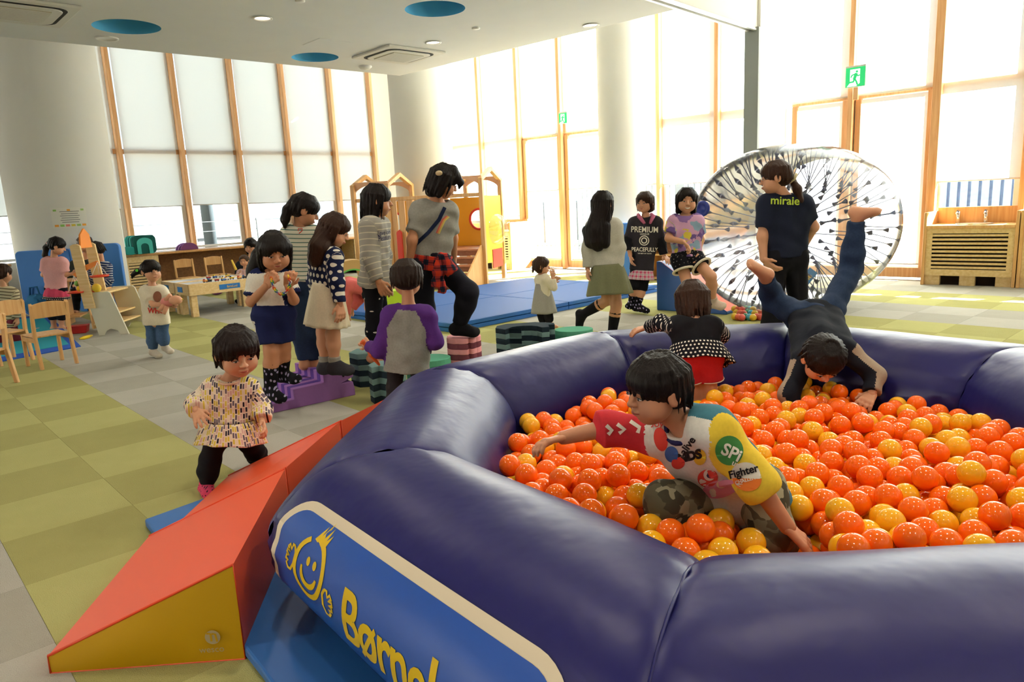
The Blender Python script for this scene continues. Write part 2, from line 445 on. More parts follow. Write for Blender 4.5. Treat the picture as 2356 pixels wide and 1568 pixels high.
# ---- windows
WIN = [0]
M_frame_in = mat('blind_rail', '#d9d9d6', .5, .3)
def window(FR, s0, s1, zsill, zrail, low_bot, door=False, wood_rail=True, gap=.05, sun_side=False):
    gr = .06 if FR is FA else .008
    if FR is not FA: gap = .008
    """one bay between the mullions s0 and s1 of a window wall"""
    WIN[0] += 1; n = WIN[0]
    o = FR @ Vector(((s0+s1)/2, 0, 0))
    root = bpy.data.objects.new(('door_%d' if door else 'window_%d') % n, None); COL.objects.link(root); root.matrix_basis = Matrix.Translation(o); struct(root)
    w_ = .032
    b = MB(FR); b.box((s1-w_, -.04, 0 if door else zsill-.02), (s1+w_, .13, TOP)); b.obj('mullion', M_mull, root, .004)
    b = MB(FR); b.box((s0+w_, -.075, zrail-.04), (s1-w_, .012, zrail+.04)); b.obj('transom', M_mull, root, .003)
    b = MB(FR); b.box((s1-w_-.075, -.06, zsill), (s1-w_, -.01, TOP)); b.box((s0+w_, -.06, zsill), (s0+w_+.045, -.01, TOP)); b.box((s0+w_, -.06, zsill), (s1-w_, -.01, zsill+.04)); b.obj('frame', M_white, root, .003)
    for z0, z1 in ((zsill+.04, zrail), (zrail, TOP-.02)):
        b = MB(FR); b.box((s0+w_+.045, -.045, z0), (s1-w_-.075, -.04, z1)); b.obj('pane', M_glass, root)
    for k, (z0, z1) in enumerate(((zrail+.0, TOP+.02), (low_bot, zrail-.06)) if door else ((low_bot, TOP+.02),)):
        if z1-z0 < .05: continue
        b = MB(FR); b.poly([(s0+w_+gap, .035, z0), (s1-w_-gr, .035, z0), (s1-w_-gr, .035, z1), (s0+w_+gap, .035, z1)])
        bl = b.obj('roller_blind', M_blind, root)
        b = MB(FR); b.tube([(s0+w_+gap, .035, z0), (s1-w_-gr, .035, z0)], .009, 8); r_ = b.obj('bottom_bar', M_frame_in, bl)
    return root
# left wall: five bays right of the column, more behind and left of it
zr = zA(640, 352)
ms = [sA(*p) for p in ((270, 340), (415, 345), (546, 350), (661, 352), (768, 354), (858, 358))]
bots = [zA(390, 474), zA(510, 469), zA(620, 466), zA(720, 463), zA(800, 460)]
step = ms[1]-ms[0]
ZS_A = .74
for k in range(5): window(FA, ms[k], ms[k+1], ZS_A, zr, bots[k])
for k in range(6):
    window(FA, ms[0]-step*(k+1), ms[0]-step*k, ZS_A, zr, zA(200, 484) if k == 0 else zA(20, 497))
b = MB(FA); b.box((ms[0]-7*step, -.1, 0), (ms[5]+.1, .02, ZS_A-.02)); struct(b.obj('wall_under_windows', M_wall))
b = MB(FA); b.box((ms[0]-7*step-14, -.1, 0), (ms[0]-6*step, .05, TOP)); struct(b.obj('wall_left_solid', M_wall))
# bright wall
ZR_B = 2.47
R = [sB(1038, 330), sB(1112, 300), sB(1200, 300), sB(1293, 200), sB(1420, 300), sB(1522, 300), sB(1656, 200), SB-.06]
window(FB, R[0], R[1], .95, ZR_B, 1.0)
window(FB, R[1], R[2], .95, ZR_B, 1.0)
window(FB, R[2], R[3], .14, ZR_B, 1.46, True)
window(FB, R[3], R[4], .14, ZR_B, 1.46, True)
window(FB, R[4], R[5], .6, ZR_B, 1.46)
window(FB, R[5], R[6], .6, ZR_B, 1.44)
window(FB, R[6], R[7], .6, ZR_B, 1.30)
T = [SB+.12, sB(1968, 100), sB(2163, 200), sB(2352, 480), sB(2352, 480)+1.02, sB(2352, 480)+2.04]
window(FB, T[0], T[1], .16, ZR_B, .20, True, gap=.03)
window(FB, T[1], T[2], .16, ZR_B, .20, True, gap=.03)
zb3 = zB(2250, 414)
window(FB, T[2], T[3], .80, ZR_B, zb3)
window(FB, T[3], T[4], .80, ZR_B, zb3); window(FB, T[4], T[5], .80, ZR_B, zb3)
# door leaves with timber stiles
for n_, (s0, s1) in enumerate(((R[2], R[3]), (R[3], R[4]), (T[0], T[1]), (T[1], T[2]))):
    b = MB(FB); b.box((s0+.05, -.02, .02), (s0+.12, .05, ZR_B-.04)); b.box((s1-.12, -.02, .02), (s1-.04, .05, ZR_B-.04)); b.box((s0+.05, -.02, .02), (s1-.04, .05, .15))
    struct(b.obj('door_leaf_%d' % (n_+1), M_mull, None, .004))
b = MB(FB)
for s0, s1, z1 in ((-6, R[0], TOP), (R[0], R[2]-.03, .93), (R[4], R[7], .58), (T[2]+.03, RS, .78), (T[5], RS, TOP)): b.box((s0, -.1, 0), (s1, .02, z1))
struct(b.obj('wall_back', M_wall))
b = MB(FB)
for s0 in (T[2],): b.box((s0-.05, 0, 0), (s0+.05, .16, TOP))
struct(b.obj('trim_mullion', M_mull, None, .004))

# ---- exit signs
M_green = mat('exit_green', '#1faa62', .5, .3, emit='#1faa62', estr=.9)
M_signw = mat('exit_white', '#f4fff8', .5, .3, emit='#f4fff8', estr=1.0)
M_signb = mat('exit_body', '#d8d6cc', .5, .3)
def exit_sign(px, py, off, label, wpx):
    p = onwall(px, py, B0+NB*off, NB); d = (p-Vector((0, 0, CAM_H))).dot(_fw); w_ = wpx*d/FPX/.84
    fr = frame_axes(p, -NB.cross(Vector((0, 0, 1))), (0, 0, 1), NB)
    # local: x to the viewer's right, y up, z out of the wall
    root = thing('exit_sign', label, 'sign', p)
    h = w_*1.0
    b = MB(fr); b.box((-w_/2, -h/2, -.03), (w_/2, h/2+.02, .0)); b.obj('housing', M_signb, root, .004)
    b = MB(fr); b.box((-w_/2+.006, -h/2+.006, 0), (w_/2-.006, h/2-.004, .004)); b.obj('face', M_green, root)
    u = w_/10
    b = MB(fr); b.prism([(-2.6*u, 3.9*u), (2.3*u, 3.9*u), (2.3*u, -3.2*u), (.6*u, -4.6*u), (-4.0*u, -4.6*u), (-2.6*u, -2.8*u)], (0, 0, .0045), (1, 0, 0), (0, 1, 0), (0, 0, .002)); b.obj('doorway', M_signw, root)
    b = MB(fr)
    def st(pts, w2):
        for q, r_ in zip(pts, pts[1:]):
            q, r_ = Vector((q[0]*u, q[1]*u)), Vector((r_[0]*u, r_[1]*u)); d2 = (r_-q).normalized(); n2 = Vector((-d2.y, d2.x))*w2*u
            e = d2*w2*.4*u
            b.prism([(q-n2-e)[:], (r_-n2+e)[:], (r_+n2+e)[:], (q+n2-e)[:]], (0, 0, .007), (1, 0, 0), (0, 1, 0), (0, 0, .002))
    st([(.4, 1.6), (-.4, -1.0)], .75); st([(-.2, 1.4), (-1.6, 1.0), (-2.1, .0)], .3); st([(.6, 1.5), (1.3, .4), (2.2, .7)], .3)
    st([(-.4, -.9), (-.8, -2.3), (-2.8, -2.5)], .4); st([(-.2, -.9), (.7, -2.4), (1.2, -3.9)], .4)
    b.prism([(.75*u+.6*u*math.cos(t*math.pi/6), 2.6*u+.6*u*math.sin(t*math.pi/6)) for t in range(12)], (0, 0, .007), (1, 0, 0), (0, 1, 0), (0, 0, .002))
    b.obj('running_figure', M_green, root)
    b = MB(fr); b.box((-.03, -h/2-.16, -.07), (.03, -h/2, -.03)); b.obj('bracket', M_mull, root)
exit_sign(1295, 272, .2, 'green running figure exit sign over glass doors left of white column', 20)
exit_sign(1968, 177, .2, 'larger green running figure exit sign near upper right of bright window wall', 37)

# ---- ceiling fittings
M_acw = mat('ac_white', '#d9d6cb', .5, .3); M_grille = mat('ac_grille', '#b9b096', .7, .2); M_slot = mat('ac_slot', '#3b3a36', .8, .1)
def cassette(c, label):
    root = thing('ceiling_air_conditioner', label, 'air conditioner', c)
    fr = frame_axes(c, UA, Vector((-UA.y, UA.x, 0)), (0, 0, 1))
    b = MB(fr); b.box((-.475, -.475, -.03), (.475, .475, .0)); b.obj('panel', M_acw, root, .01)
    b = MB(fr); b.prism(rrect(.78, .78, .14), (0, 0, -.034), (1, 0, 0), (0, 1, 0), (0, 0, .006)); b.obj('air_slot', M_slot, root)
    b = MB(fr); b.prism(rrect(.70, .70, .12), (0, 0, -.044), (1, 0, 0), (0, 1, 0), (0, 0, .014)); b.obj('inner_panel', M_acw, root, .006)
    b = MB(fr); b.box((-.25, -.25, -.05), (.25, .25, -.04)); g = b.obj('grille', M_grille, root)
    for k in range(18):
        x = -.24+.48*k/17
        b = MB(fr); b.box((-.25, x-.005, -.056), (.25, x+.005, -.05)); b.obj('grille_bar', M_acw, g)
cassette(G(917, 124, CEIL), 'square four-way ceiling air conditioner beside small blue recess')
cassette(G(38, 22, CEIL), 'square ceiling air conditioner cut by upper left picture corner')
M_lens = mat('lamp_lens', '#fff1d8', .4, .3, emit='#fff0d6', estr=6)
M_ring = mat('lamp_ring', '#e4e1d8', .4, .4)
def downlight(c, label, group=None, power=1.0, r=.085):
    root = thing('downlight', label, 'ceiling light', c, group)
    b = MB(); b.lathe([(r+.02, -.004), (r+.022, -.012), (r, -.012), (r-.005, .02)], c, 28); b.obj('ring', M_ring, root)
    b = MB(); b.lathe([(r-.004, -.002), (.001, -.002)], c, 28); b.obj('lens', M_lens, root)
    ld = bpy.data.lights.new('downlight_lamp', 'SPOT'); ld.energy = LAMP_W*power; ld.color = (1, .89, .75); ld.shadow_soft_size = .10; ld.spot_size = math.radians(130); ld.spot_blend = .6
    lo = bpy.data.objects.new('lamp', ld); lo.location = c-Vector((0, 0, .03)); link(lo, root, root.matrix_basis)
for px, py, l in ((604, 41, 'lit round downlight left of large blue recess at top edge'), (997, 97, 'lit round downlight above air conditioner near bright wall'), (1360, 57, 'lit round downlight nearest the white middle column')):
    downlight(G(px, py, CEIL), l)
for gx, gy in ((-2.2, 5.0), (.6, 4.6), (2.6, 5.4), (-.8, 2.6), (1.4, 2.2), (3.2, 2.6), (-3.0, 1.2), (.2, .2), (2.4, -.2), (-1.8, -2.0), (1.2, -2.4)):
    downlight(Vector((gx, gy, CEIL)), 'round downlight in the lower ceiling outside the view', 'downlights behind the camera')
for px, py, l, kind in ((245, 88, 'round ceiling speaker ring by left blue recess', 0), (1095, 64, 'small white sensor disc between two downlights', 1), (840, 152, 'domed smoke detector below the air conditioner', 2), (690, 1, 'small white sprinkler at top picture edge', 1)):
    c = G(px, py, CEIL); b = MB()
    if kind == 0: b.lathe([(.13, 0), (.13, -.012), (.105, -.012), (.1, -.004), (.001, -.004)], c, 32); nm = 'ceiling_speaker'
    elif kind == 1: b.lathe([(.05, 0), (.05, -.012), (.03, -.02), (.001, -.022)], c, 24); nm = 'ceiling_sensor'
    else: b.lathe([(.1, 0), (.1, -.015), (.07, -.045), (.001, -.055)], c, 28); nm = 'smoke_detector'
    tag(b.obj(nm, M_ring), l, 'ceiling fitting')
b = MB(); c = G(752, 100, CEIL); fr = frame_axes(c, UA, Vector((-UA.y, UA.x, 0)), (0, 0, 1)); b.fr = fr
b.box((-.23, -.23, -.002), (.23, .23, -.0005)); b.box((-.22, -.22, -.004), (.22, .22, -.0015)); tag(b.obj('access_hatch', M_ceil), 'square ceiling access hatch left of the air conditioner', 'hatch')

# ---- outdoors
b = MB(); b.poly([(-200, -60, -.35), (200, -60, -.35), (200, 300, -.35), (-200, 300, -.35)]); struct(b.obj('ground', mat('concrete_ground', '#5e5e5c', .9, .1, var=.1, vscale=.3)))
# hill ridge beyond the left windows
hv, hq = [], []
for k in range(60):
    a = math.radians(95+k*1.2); d = 150; hh = 9+5*math.sin(k*.31)+3*math.sin(k*.83+1)
    for z, dd in ((-1, 0), (hh*.6, 12), (hh, 30), (hh*.9, 60)): hv.append((math.cos(a)*(d+dd), math.sin(a)*(d+dd), z))
for k in range(59):
    for j in range(3): q = k*4+j; hq.append((q, q+4, q+5, q+1))
o = bpy.data.objects.new('hill', fast_mesh('hill', hv, None, hq, True, [mat('hill_woods', '#86a08c', .95, .05, var=.3, vscale=.12)])); COL.objects.link(o); tag(o, 'hazy green wooded hill beyond the left windows', 'hill')  # distance haze is put into the pale bluish-green base colour
M_bw = mat('building_white', '#dedede', .8, .2); M_bwin = mat('building_window', '#7f8f9c', .3, .5)
for k, (px, d, wd, ht, l) in enumerate(((345, 45, 5, 4.6, 'pale low building with dark windows beyond second window bay'), (560, 85, 22, 4.6, 'long white flat-roofed building beyond the left windows'), (690, 52, 6, 3.2, 'white shed right of the long building outside'), (215, 60, 6, 6, 'white house outside just right of the left column'), (20, 40, 6, 5, 'white house outside left of the left column'))):
    c = P(px, 500, d); root = thing('house', l, 'building', (c.x, c.y, -.35)); fr = frame((c.x, c.y, -.35), math.radians(25))
    b = MB(fr); b.box((-wd/2, 0, 0), (wd/2, 8, ht)); b.obj('wall', M_bw, root)
    b = MB(fr); b.box((-wd/2-.2, -.2, ht), (wd/2+.2, 8.2, ht+.25)); b.obj('roof', mat('building_roof', '#c9ccd0', .7, .2), root)
    for q in range(int(wd//3)):
        b = MB(fr); b.box((-wd/2+1+q*3, -.05, 1.2), (-wd/2+2+q*3, .02, 2.3)); b.obj('window', M_bwin, root)
c = P(478, 500, 24); b = MB(); b.tube([(c.x, c.y, -.35), (c.x, c.y, 9)], [.20, .17], 16); tag(b.obj('utility_pole', mat('pole_grey', '#343b3f', .8, .2)), 'grey round post standing outside the third window bay', 'pole')
b = MB(FA)
for z in (.9, 1.15): b.tube([(-8, -6, z), (22, -6, z)], .010, 6)
for k in range(16): b.tube([(-8+k*1.9, -6, -.35), (-8+k*1.9, -6, 1.2)], .03, 6)
tag(b.obj('wire_fence', mat('fence_wire', '#5c6164', .6, .3)), 'thin rail fence running outside the left windows', 'fence')
# fence outside the glass doors
root = thing('metal_fence', 'dark metal bar fence with gate outside the glass doors', 'fence', B0+UB*2.0-NB*2.6)
M_fence = mat('fence_grey', '#4b4f55', .6, .4)
for z in (.25, 1.62): b = MB(FB); b.box((-1.5, -2.64, z-.03), (4.6, -2.58, z+.03)); b.obj('fence_rail', M_fence, root)
for k in range(42):
    b = MB(FB); s = -1.4+k*.14; b.box((s-.016, -2.62, .05), (s+.016, -2.59, 1.75)); b.obj('fence_bar', M_fence, root)
for s in (1.05, 2.5): b = MB(FB); b.box((s-.09, -2.7, -.35), (s+.09, -2.54, 2.0)); b.obj('fence_post', M_fence, root)
# ribbed siding beyond the far right window
root = thing('ribbed_siding_wall', 'pale blue ribbed siding wall outside far right window', 'wall', B0+UB*10-NB*4.5)
M_sid = mat('siding', '#8593ae', .6, .3)
b = MB(FB); b.box((4.0, -4.7, -.35), (14, -4.6, 2.6)); b.obj('backing', mat('siding_groove', '#5c6983', .7, .2), root)
for k in range(60):
    s = 4.1+k*.165
    b = MB(FB); b.box((s, -4.6, -.3), (s+.115, -4.54, 2.55)); b.obj('rib', M_sid, root)

# ================================================================== BALL POOL
RV, RO, RI = .27, .375, .30     # tube half height, outer and inner half widths
OV = [Vector(p+(0,)) for p in ((.31, 1.30), (-.41, 2.185), (-.275, 3.29), (.535, 3.985), (1.55, 3.95), (2.255, 3.165), (2.21, 2.08), (1.40, 1.28))]
PC = sum(OV, Vector())/8
pool = thing('ball_pool', 'large octagonal inflatable purple-blue ball pool ring filled with balls', 'ball pool', (PC.x, PC.y, 0))
def vinyl():
    t = NT('purple_vinyl'); v, x, y, z = t.coord('Object')
    t.bump(t.noise(v, 5, 3), .26, .03)
    t.fin('#1a1955', .38, .28)
    return t.mat
M_vinyl = vinyl()
NSEG = 8
def seg_frame(i):
    A, B = OV[i], OV[(i+1) % NSEG]; d = (B-A).normalized(); n = Vector((d.y, -d.x, 0))
    if n.dot(A-PC) < 0: n = -n
    return A, B, d, n
def mitre(i):                       # bisector direction at vertex i, pointing out
    a = seg_frame((i-1) % NSEG)[3]; b = seg_frame(i)[3]; m_ = (a+b); return m_/(1+a.dot(b))   # length 1/cos
def tube_pt(i, t, ph, off=0.0):
    """point on section i, t in 0..1 between its seams, ph angle from outward horizontal, up positive"""
    A, B, d, n = seg_frame(i); L = (B-A).length
    m0, m1 = mitre(i), mitre((i+1) % NSEG)
    e = min(t, 1-t)*L
    pinch = 1 - .035*math.exp(-e/.018) - .02*math.exp(-e/.09)
    wr = .0045*math.exp(-e/.12)*math.sin(ph*13+i*2.1+3*math.sin(ph*3+i)) + .0015*math.sin(ph*5+t*9+i)
    sink = .02*max(0, -math.sin(ph)-.6)
    k_ = pinch+wr/.3
    c = math.cos(ph)*((RO if math.cos(ph) > 0 else RI)*k_+off); s_ = math.sin(ph)*(RV*k_+off)
    p0 = A+m0*c; p1 = B+m1*c
    p = p0.lerp(p1, t)
    return Vector((p.x, p.y, max(RV+s_+sink, .041)))
def smooth_t(k, n):                # denser near the seams
    x = k/n; return .5-.5*math.cos(math.pi*x)
NT_, NP_ = 44, 72
for i in range(NSEG):
    Vv, Qq = [], []
    for a in range(NT_+1):
        for p_ in range(NP_): Vv.append(tube_pt(i, smooth_t(a, NT_), 2*math.pi*p_/NP_))
    for a in range(NT_):
        for p_ in range(NP_):
            q = a*NP_+p_; q2 = a*NP_+(p_+1) % NP_; Qq.append((q, q2, q2+NP_, q+NP_))
    o = bpy.data.objects.new('tube_section', fast_mesh('tube_section', Vv, None, Qq, True, [M_vinyl])); link(o, pool)
    if i in (0, 2, 3):
        b = MB(); b.tube([tube_pt(i, 0.0, 2*math.pi*k/48, .001) for k in range(48)], .004, 6, False, True); b.obj('seam', M_vinyl, pool)
# floor sheet inside
b = MB(); b.poly([(OV[i].x*.999, OV[i].y, .05) for i in range(8)]); b.obj('pool_floor', M_vinyl, pool)

# ---- banner on section 0 (VN -> VL); u runs left to right as read from outside, v up along the skin
A_, B_, d_, n_ = seg_frame(0); L0 = (B_-A_).length
def skin(u, v, off):                # u metres from the left seam, v metres of arc above ph=PH0
    return tube_pt(0, 1-u/L0, v/.285, off)
def skin_mesh(name, tri_pts, m_, parent, off):
    V2 = [skin(x, y, off) for x, y in tri_pts[0]]
    o = bpy.data.objects.new(name, fast_mesh(name, V2, tri_pts[1], None, True, [m_])); link(o, parent); return o
def shape_tris(loops, cell=.02):
    """triangulate 2D loops, then cut on a grid so that they can bend round the tube"""
    l3 = [[Vector((x, y, 0)) for x, y in l] for l in loops]
    tr = geometry.tessellate_polygon(l3); flat_ = [p for l in l3 for p in l]
    bm = bmesh.new(); vs = [bm.verts.new(p) for p in flat_]
    for t in tr:
        try: bm.faces.new([vs[k] for k in t])
        except ValueError: pass
    return cut_grid(bm, cell)
def cut_grid(bm, cell):
    xs = [v.co.x for v in bm.verts]; ys = [v.co.y for v in bm.verts]
    k = math.floor(min(ys)/cell)+1
    while k*cell < max(ys):
        bmesh.ops.bisect_plane(bm, geom=bm.verts[:]+bm.edges[:]+bm.faces[:], plane_co=(0, k*cell, 0), plane_no=(0, 1, 0)); k += 1
    k = math.floor(min(xs)/(cell*3))+1
    while k*cell*3 < max(xs):
        bmesh.ops.bisect_plane(bm, geom=bm.verts[:]+bm.edges[:]+bm.faces[:], plane_co=(k*cell*3, 0, 0), plane_no=(1, 0, 0)); k += 1
    bmesh.ops.triangulate(bm, faces=bm.faces[:]); bm.verts.index_update()
    pts = [(v.co.x, v.co.y) for v in bm.verts]; tr = [[v.index for v in f.verts] for f in bm.faces]; bm.free()
    return pts, tr
def text_tris(txt, size, cell=.02, bold=0.0, align='LEFT', shear=0, space=1.0):
    cu = bpy.data.curves.new('lettering', 'FONT'); cu.body = txt; cu.size = size; cu.offset = bold; cu.align_x = align; cu.shear = shear; cu.space_character = space
    cu.resolution_u = 4
    o = bpy.data.objects.new('lettering', cu); COL.objects.link(o)
    dg = bpy.context.evaluated_depsgraph_get(); me = bpy.data.meshes.new_from_object(o.evaluated_get(dg))
    bm = bmesh.new(); bm.from_mesh(me); bpy.data.objects.remove(o); bpy.data.curves.remove(cu); bpy.data.meshes.remove(me)
    return cut_grid(bm, cell)
def stroke(pts, w, closed=False, taper=False):
    """2D polyline to a closed outline loop list"""
    n = len(pts); L, R_ = [], []
    for k, p in enumerate(pts):
        a = Vector(pts[(k-1) % n] if closed else pts[max(k-1, 0)]); c = Vector(pts[(k+1) % n] if closed else pts[min(k+1, n-1)])
        d = (c-a); d = d.normalized() if d.length > 1e-9 else Vector((1, 0)); m_ = Vector((-d.y, d.x))*w/2*(1 if not taper else (.45+.55*math.sin(math.pi*k/(n-1))))
        L.append((p[0]+m_.x, p[1]+m_.y)); R_.append((p[0]-m_.x, p[1]-m_.y))
    V2 = L+R_; tr = []
    for k in range(n if closed else n-1):
        j = (k+1) % n; tr += [(k, j, n+j), (k, n+j, n+k)]
    return V2, tr
M_bblue = mat('banner_blue', '#12479c', .38, .5, bump=.1, bscale=9); M_bcream = mat('banner_cream', '#dccdb2', .5, .4); M_byel = mat('banner_yellow', '#e3bd10', .45, .4)
BW, BH, BU, cv_ = .98, .37, .06, .030     # banner width, height, left edge, centre v (metres on the skin)
def place(l, dx, dy, k=1.0): return [(dx+x*k, dy+y*k) for x, y in l]
cu_ = BU+BW/2
ban = skin_mesh('banner_border', shape_tris([place(rrect(BW, BH, .10, 8), cu_, cv_)]), M_bcream, pool, .003)
skin_mesh('banner_field', shape_tris([place(rrect(BW-.055, BH-.055, .075, 8), cu_, cv_)]), M_bblue, ban, .0045)
def on_ban(name, tp, dx, dy, k=.8, kx=None): return skin_mesh(name, ([(dx+x*(kx or k), dy+y*k) for x, y in tp[0]], tp[1]), M_byel, ban, .006)
def arc(cx, cy, rx, ry, a0, a1, n=28): return [(cx+rx*math.cos(math.radians(a0+(a1-a0)*k/n)), cy+ry*math.sin(math.radians(a0+(a1-a0)*k/n))) for k in range(n+1)]
fx, fy = .262, .062
on_ban('logo_head', stroke(arc(0, 0, .082, .10, 118, 440), .019), fx, fy)
for k, (hx, hl) in enumerate(((-.012, .055), (.004, .075), (.02, .06), (.034, .04))): on_ban('logo_hair', ([(hx-.010, .095), (hx+.010, .090), (hx+.014, .095+hl)], [(0, 1, 2)]), fx, fy)
for ex in (-.006, .032): on_ban('logo_eye', shape_tris([arc(ex, .022, .010, .016, 0, 345, 18)]), fx, fy)
on_ban('logo_smile', stroke(arc(.008, -.005, .046, .055, 178, 345), .022, False, True), fx, fy)
def hand_logo(sx): return stroke([(sx*x, y) for x, y in ((.02, .04), (.03, .02), (.03, -.02), (.018, -.045), (.0, -.045), (-.012, -.03), (-.004, -.022), (-.02, -.018), (-.02, -.006), (-.006, -.006), (-.024, .004), (-.022, .016), (-.006, .01), (-.02, .026), (-.012, .036), (.002, .022), (.006, .042), (.02, .04))], .011)
on_ban('logo_hand', hand_logo(1), fx-.095, fy-.005); on_ban('logo_hand', hand_logo(-1), fx+.10, fy-.05)
on_ban('banner_lettering', text_tris('B\u00f8rneLund', .19, .02, .0035, space=.92), .415, -.05, 1.06, .70)

# ---- balls
M_or = mat('ball_orange', '#ff7010', .11, .5, sss=.3); M_ye = mat('ball_yellow', '#f6b51c', .11, .5, sss=.3)
def ball_mesh(name, m_):
    bm = bmesh.new(); bmesh.ops.create_icosphere(bm, subdivisions=4, radius=.04)
    for f in bm.faces: f.smooth = True
    me = bpy.data.meshes.new(name); bm.to_mesh(me); bm.free(); me.materials.append(m_); return me
BM_ = {'o': ball_mesh('orange_ball', M_or), 'y': ball_mesh('yellow_ball', M_ye)}

# ================================================================== FOAM WEDGES, MATS AND BLOCKS
M_or_v = mat('orange_red_vinyl', '#e0512c', .42, .45, bump=.08, bscale=7); M_ye_v = mat('mustard_vinyl', '#c89a02', .45, .45, bump=.06, bscale=7)
M_piping = mat('orange_piping', '#d8400f', .5, .4); M_mat_b = mat('blue_vinyl', '#2a63a8', .45, .45, bump=.06, bscale=6)
def wedge(label, lo0, lo1, hi0, hi1, hlo, hhi, side0=None, top=None):
    """ramp with low edge lo0-lo1 and high edge hi0-hi1"""
    root = thing('foam_wedge', label, 'foam wedge', (lo0+lo1+hi0+hi1)/4)
    Z = Vector((0, 0, 1)); a0, a1, b0, b1 = lo0+Z*hlo, lo1+Z*hlo, hi0+Z*hhi, hi1+Z*hhi
    b = MB(); bm = b.bm
    def f(pts): b.poly(pts)
    f([a0, b0, b1, a1]); f([hi0, hi1, b1, b0]); f([lo0, a0, a1, lo1]); f([lo0, lo1, hi1, hi0])
    bmesh.ops.remove_doubles(bm, verts=bm.verts, dist=1e-5)
    b.obj('cover', top or M_or_v, root)
    for s, pts in ((0, [lo0, hi0, b0, a0]), (1, [lo1, a1, b1, hi1])):
        c = sum(pts, Vector())/4; out = ((lo0-lo1) if s == 0 else (lo1-lo0)).normalized()
        nb = MB(); n = 8
        # slightly puffed side panel
        ring = pts; V2 = []
        for i in range(n+1):
            for j in range(n+1):
                u, v = i/n, j/n; p = (ring[0].lerp(ring[1], u)).lerp(ring[3].lerp(ring[2], u), v)
                V2.append(p+out*(.002+.014*math.sin(math.pi*u)*math.sin(math.pi*v)))
        Q2 = [(i*(n+1)+j, (i+1)*(n+1)+j, (i+1)*(n+1)+j+1, i*(n+1)+j+1) for i in range(n) for j in range(n)]
        o = bpy.data.objects.new('side_panel', fast_mesh('side_panel', V2, None, Q2, True, [side0 or M_ye_v])); link(o, root)
        b = MB(); b.tube([pts[0], pts[1], pts[2], pts[3], pts[0]], .0045, 6); b.obj('piping', M_piping, root)
    return root
w_lo0 = G(118, 1547); w_lo1 = G(348, 1262)
w_hi0 = Vector((-.83, 1.91, 0)); w_dir = (w_lo1-w_lo0)
H1 = w_hi0+w_dir*.99
w1 = wedge('orange foam wedge with mustard side nearest the camera', w_lo0, w_lo1, w_hi0, H1, .055, .30)
p2 = G(375, 1238, .05); p2.z = 0; p3 = G(526, 1096, .05); p3.z = 0; p4 = G(770, 996, .05); p4.z = 0
d2 = (p3-p2); n2 = Vector((d2.y, -d2.x, 0)).normalized()
wedge('middle orange foam wedge beside pool corner behind nearest wedge', p2, p3, H1+Vector((.0, .02, 0)), p3+n2*.56, .055, .30, M_or_v)
d3 = (p4-p3); n3 = Vector((d3.y, -d3.x, 0)).normalized()
wedge('far orange foam wedge between toddler and pool tube', p3+d3.normalized()*.02, p4, p3+n2*.56+Vector((.005, .02, 0)), p4+n3*.42, .055, .30, M_or_v)
# maker mark on the yellow side
M_mark = mat('maker_mark', '#b9a886', .6, .3)
ux = (w_hi0-w_lo0).normalized(); uz = Vector((0, 0, 1)); out = (w_lo0-w_lo1).normalized()
def mark(name, tp, x, z, parent, off=.0185):
    V2 = [w_lo0+ux*(x+p[0])+uz*(z+p[1])+out*off for p in tp[0]]
    o = bpy.data.objects.new(name, fast_mesh(name, V2, tp[1], None, False, [M_mark])); link(o, parent)
mark('maker_lettering', text_tris('wesco', .028, .05), .435, .038, w1, .014)
disc = shape_tris([arc(0, 0, .022, .022, 0, 345, 24)])
mark('maker_mark_disc', disc, .478, .085, w1, .0135)
def mk(pts): V2, t2 = stroke(pts, .006); mark('maker_mark_wave', (V2, t2), .478, .085, w1, .0150)
M_keep = M_mark; M_mark = M_ye_v
mk([(-.016, .014), (-.004, .012), (-.004, -.012)]); mk([(-.001, .012), (.009, .01), (.012, -.014)])
M_mark = M_keep
# blue floor mat beneath pool and wedges
mc = [G(332, 1192, .04), Vector((-.74, 1.80, .04)), Vector((.15, .62, .04)), Vector((1.5, 1.0, .04)), Vector((.6, 3.2, .04)), Vector((-1.30, 3.32, .04))]
b = MB(); pts = [(p.x, p.y) for p in (mc[0], mc[1], mc[2], Vector((1.1, .6, 0)), Vector((.2, 2.6, 0)), G(470, 1143, .04))]
b.prism(pts, (0, 0, .002), (1, 0, 0), (0, 1, 0), (0, 0, .036)); tag(b.obj('floor_mat', M_mat_b, None, .008), 'flat blue floor mat lying under pool and orange wedges', 'mat')

# ---- big folding gym mats, two layers
N_ = Vector((-.60, 7.22, 0)); uL = UA; uW = Vector((-.70, .714, 0)).normalized()
M_gym = mat('gym_mat_blue', '#2b5590', .6, .10, bump=.05, bscale=5); M_gym_side = mat('gym_mat_side', '#1e5fa8', .5, .4)
for lay in (0, 1):
    for k in range(2):
        root = thing('gym_mat', ['%s layer of the folding blue gym mat, %s end' % (('lower', 'upper')[lay], ('near', 'far')[k])][0], 'mat', N_+uL*(1.75*k))
        fr = frame_axes(N_+uL*(1.76*k)+Vector((0, 0, .05*lay)), uL, uW, (0, 0, 1))
        for q in range(2):
            b = MB(fr); b.box((.0, 1.21*q, .001), (1.74, 1.21*q+1.20, .047)); b.obj('mat_panel', M_gym if lay else M_gym_side, root, .012)
        b = MB(fr); b.box((-.002, -.003, .004), (1.742, .006, .044)); b.obj('edge_band', M_gym_side, root)
        b = MB(fr); b.box((-.003, 0, .004), (.006, 2.41, .044)); b.obj('edge_band', M_gym_side, root)

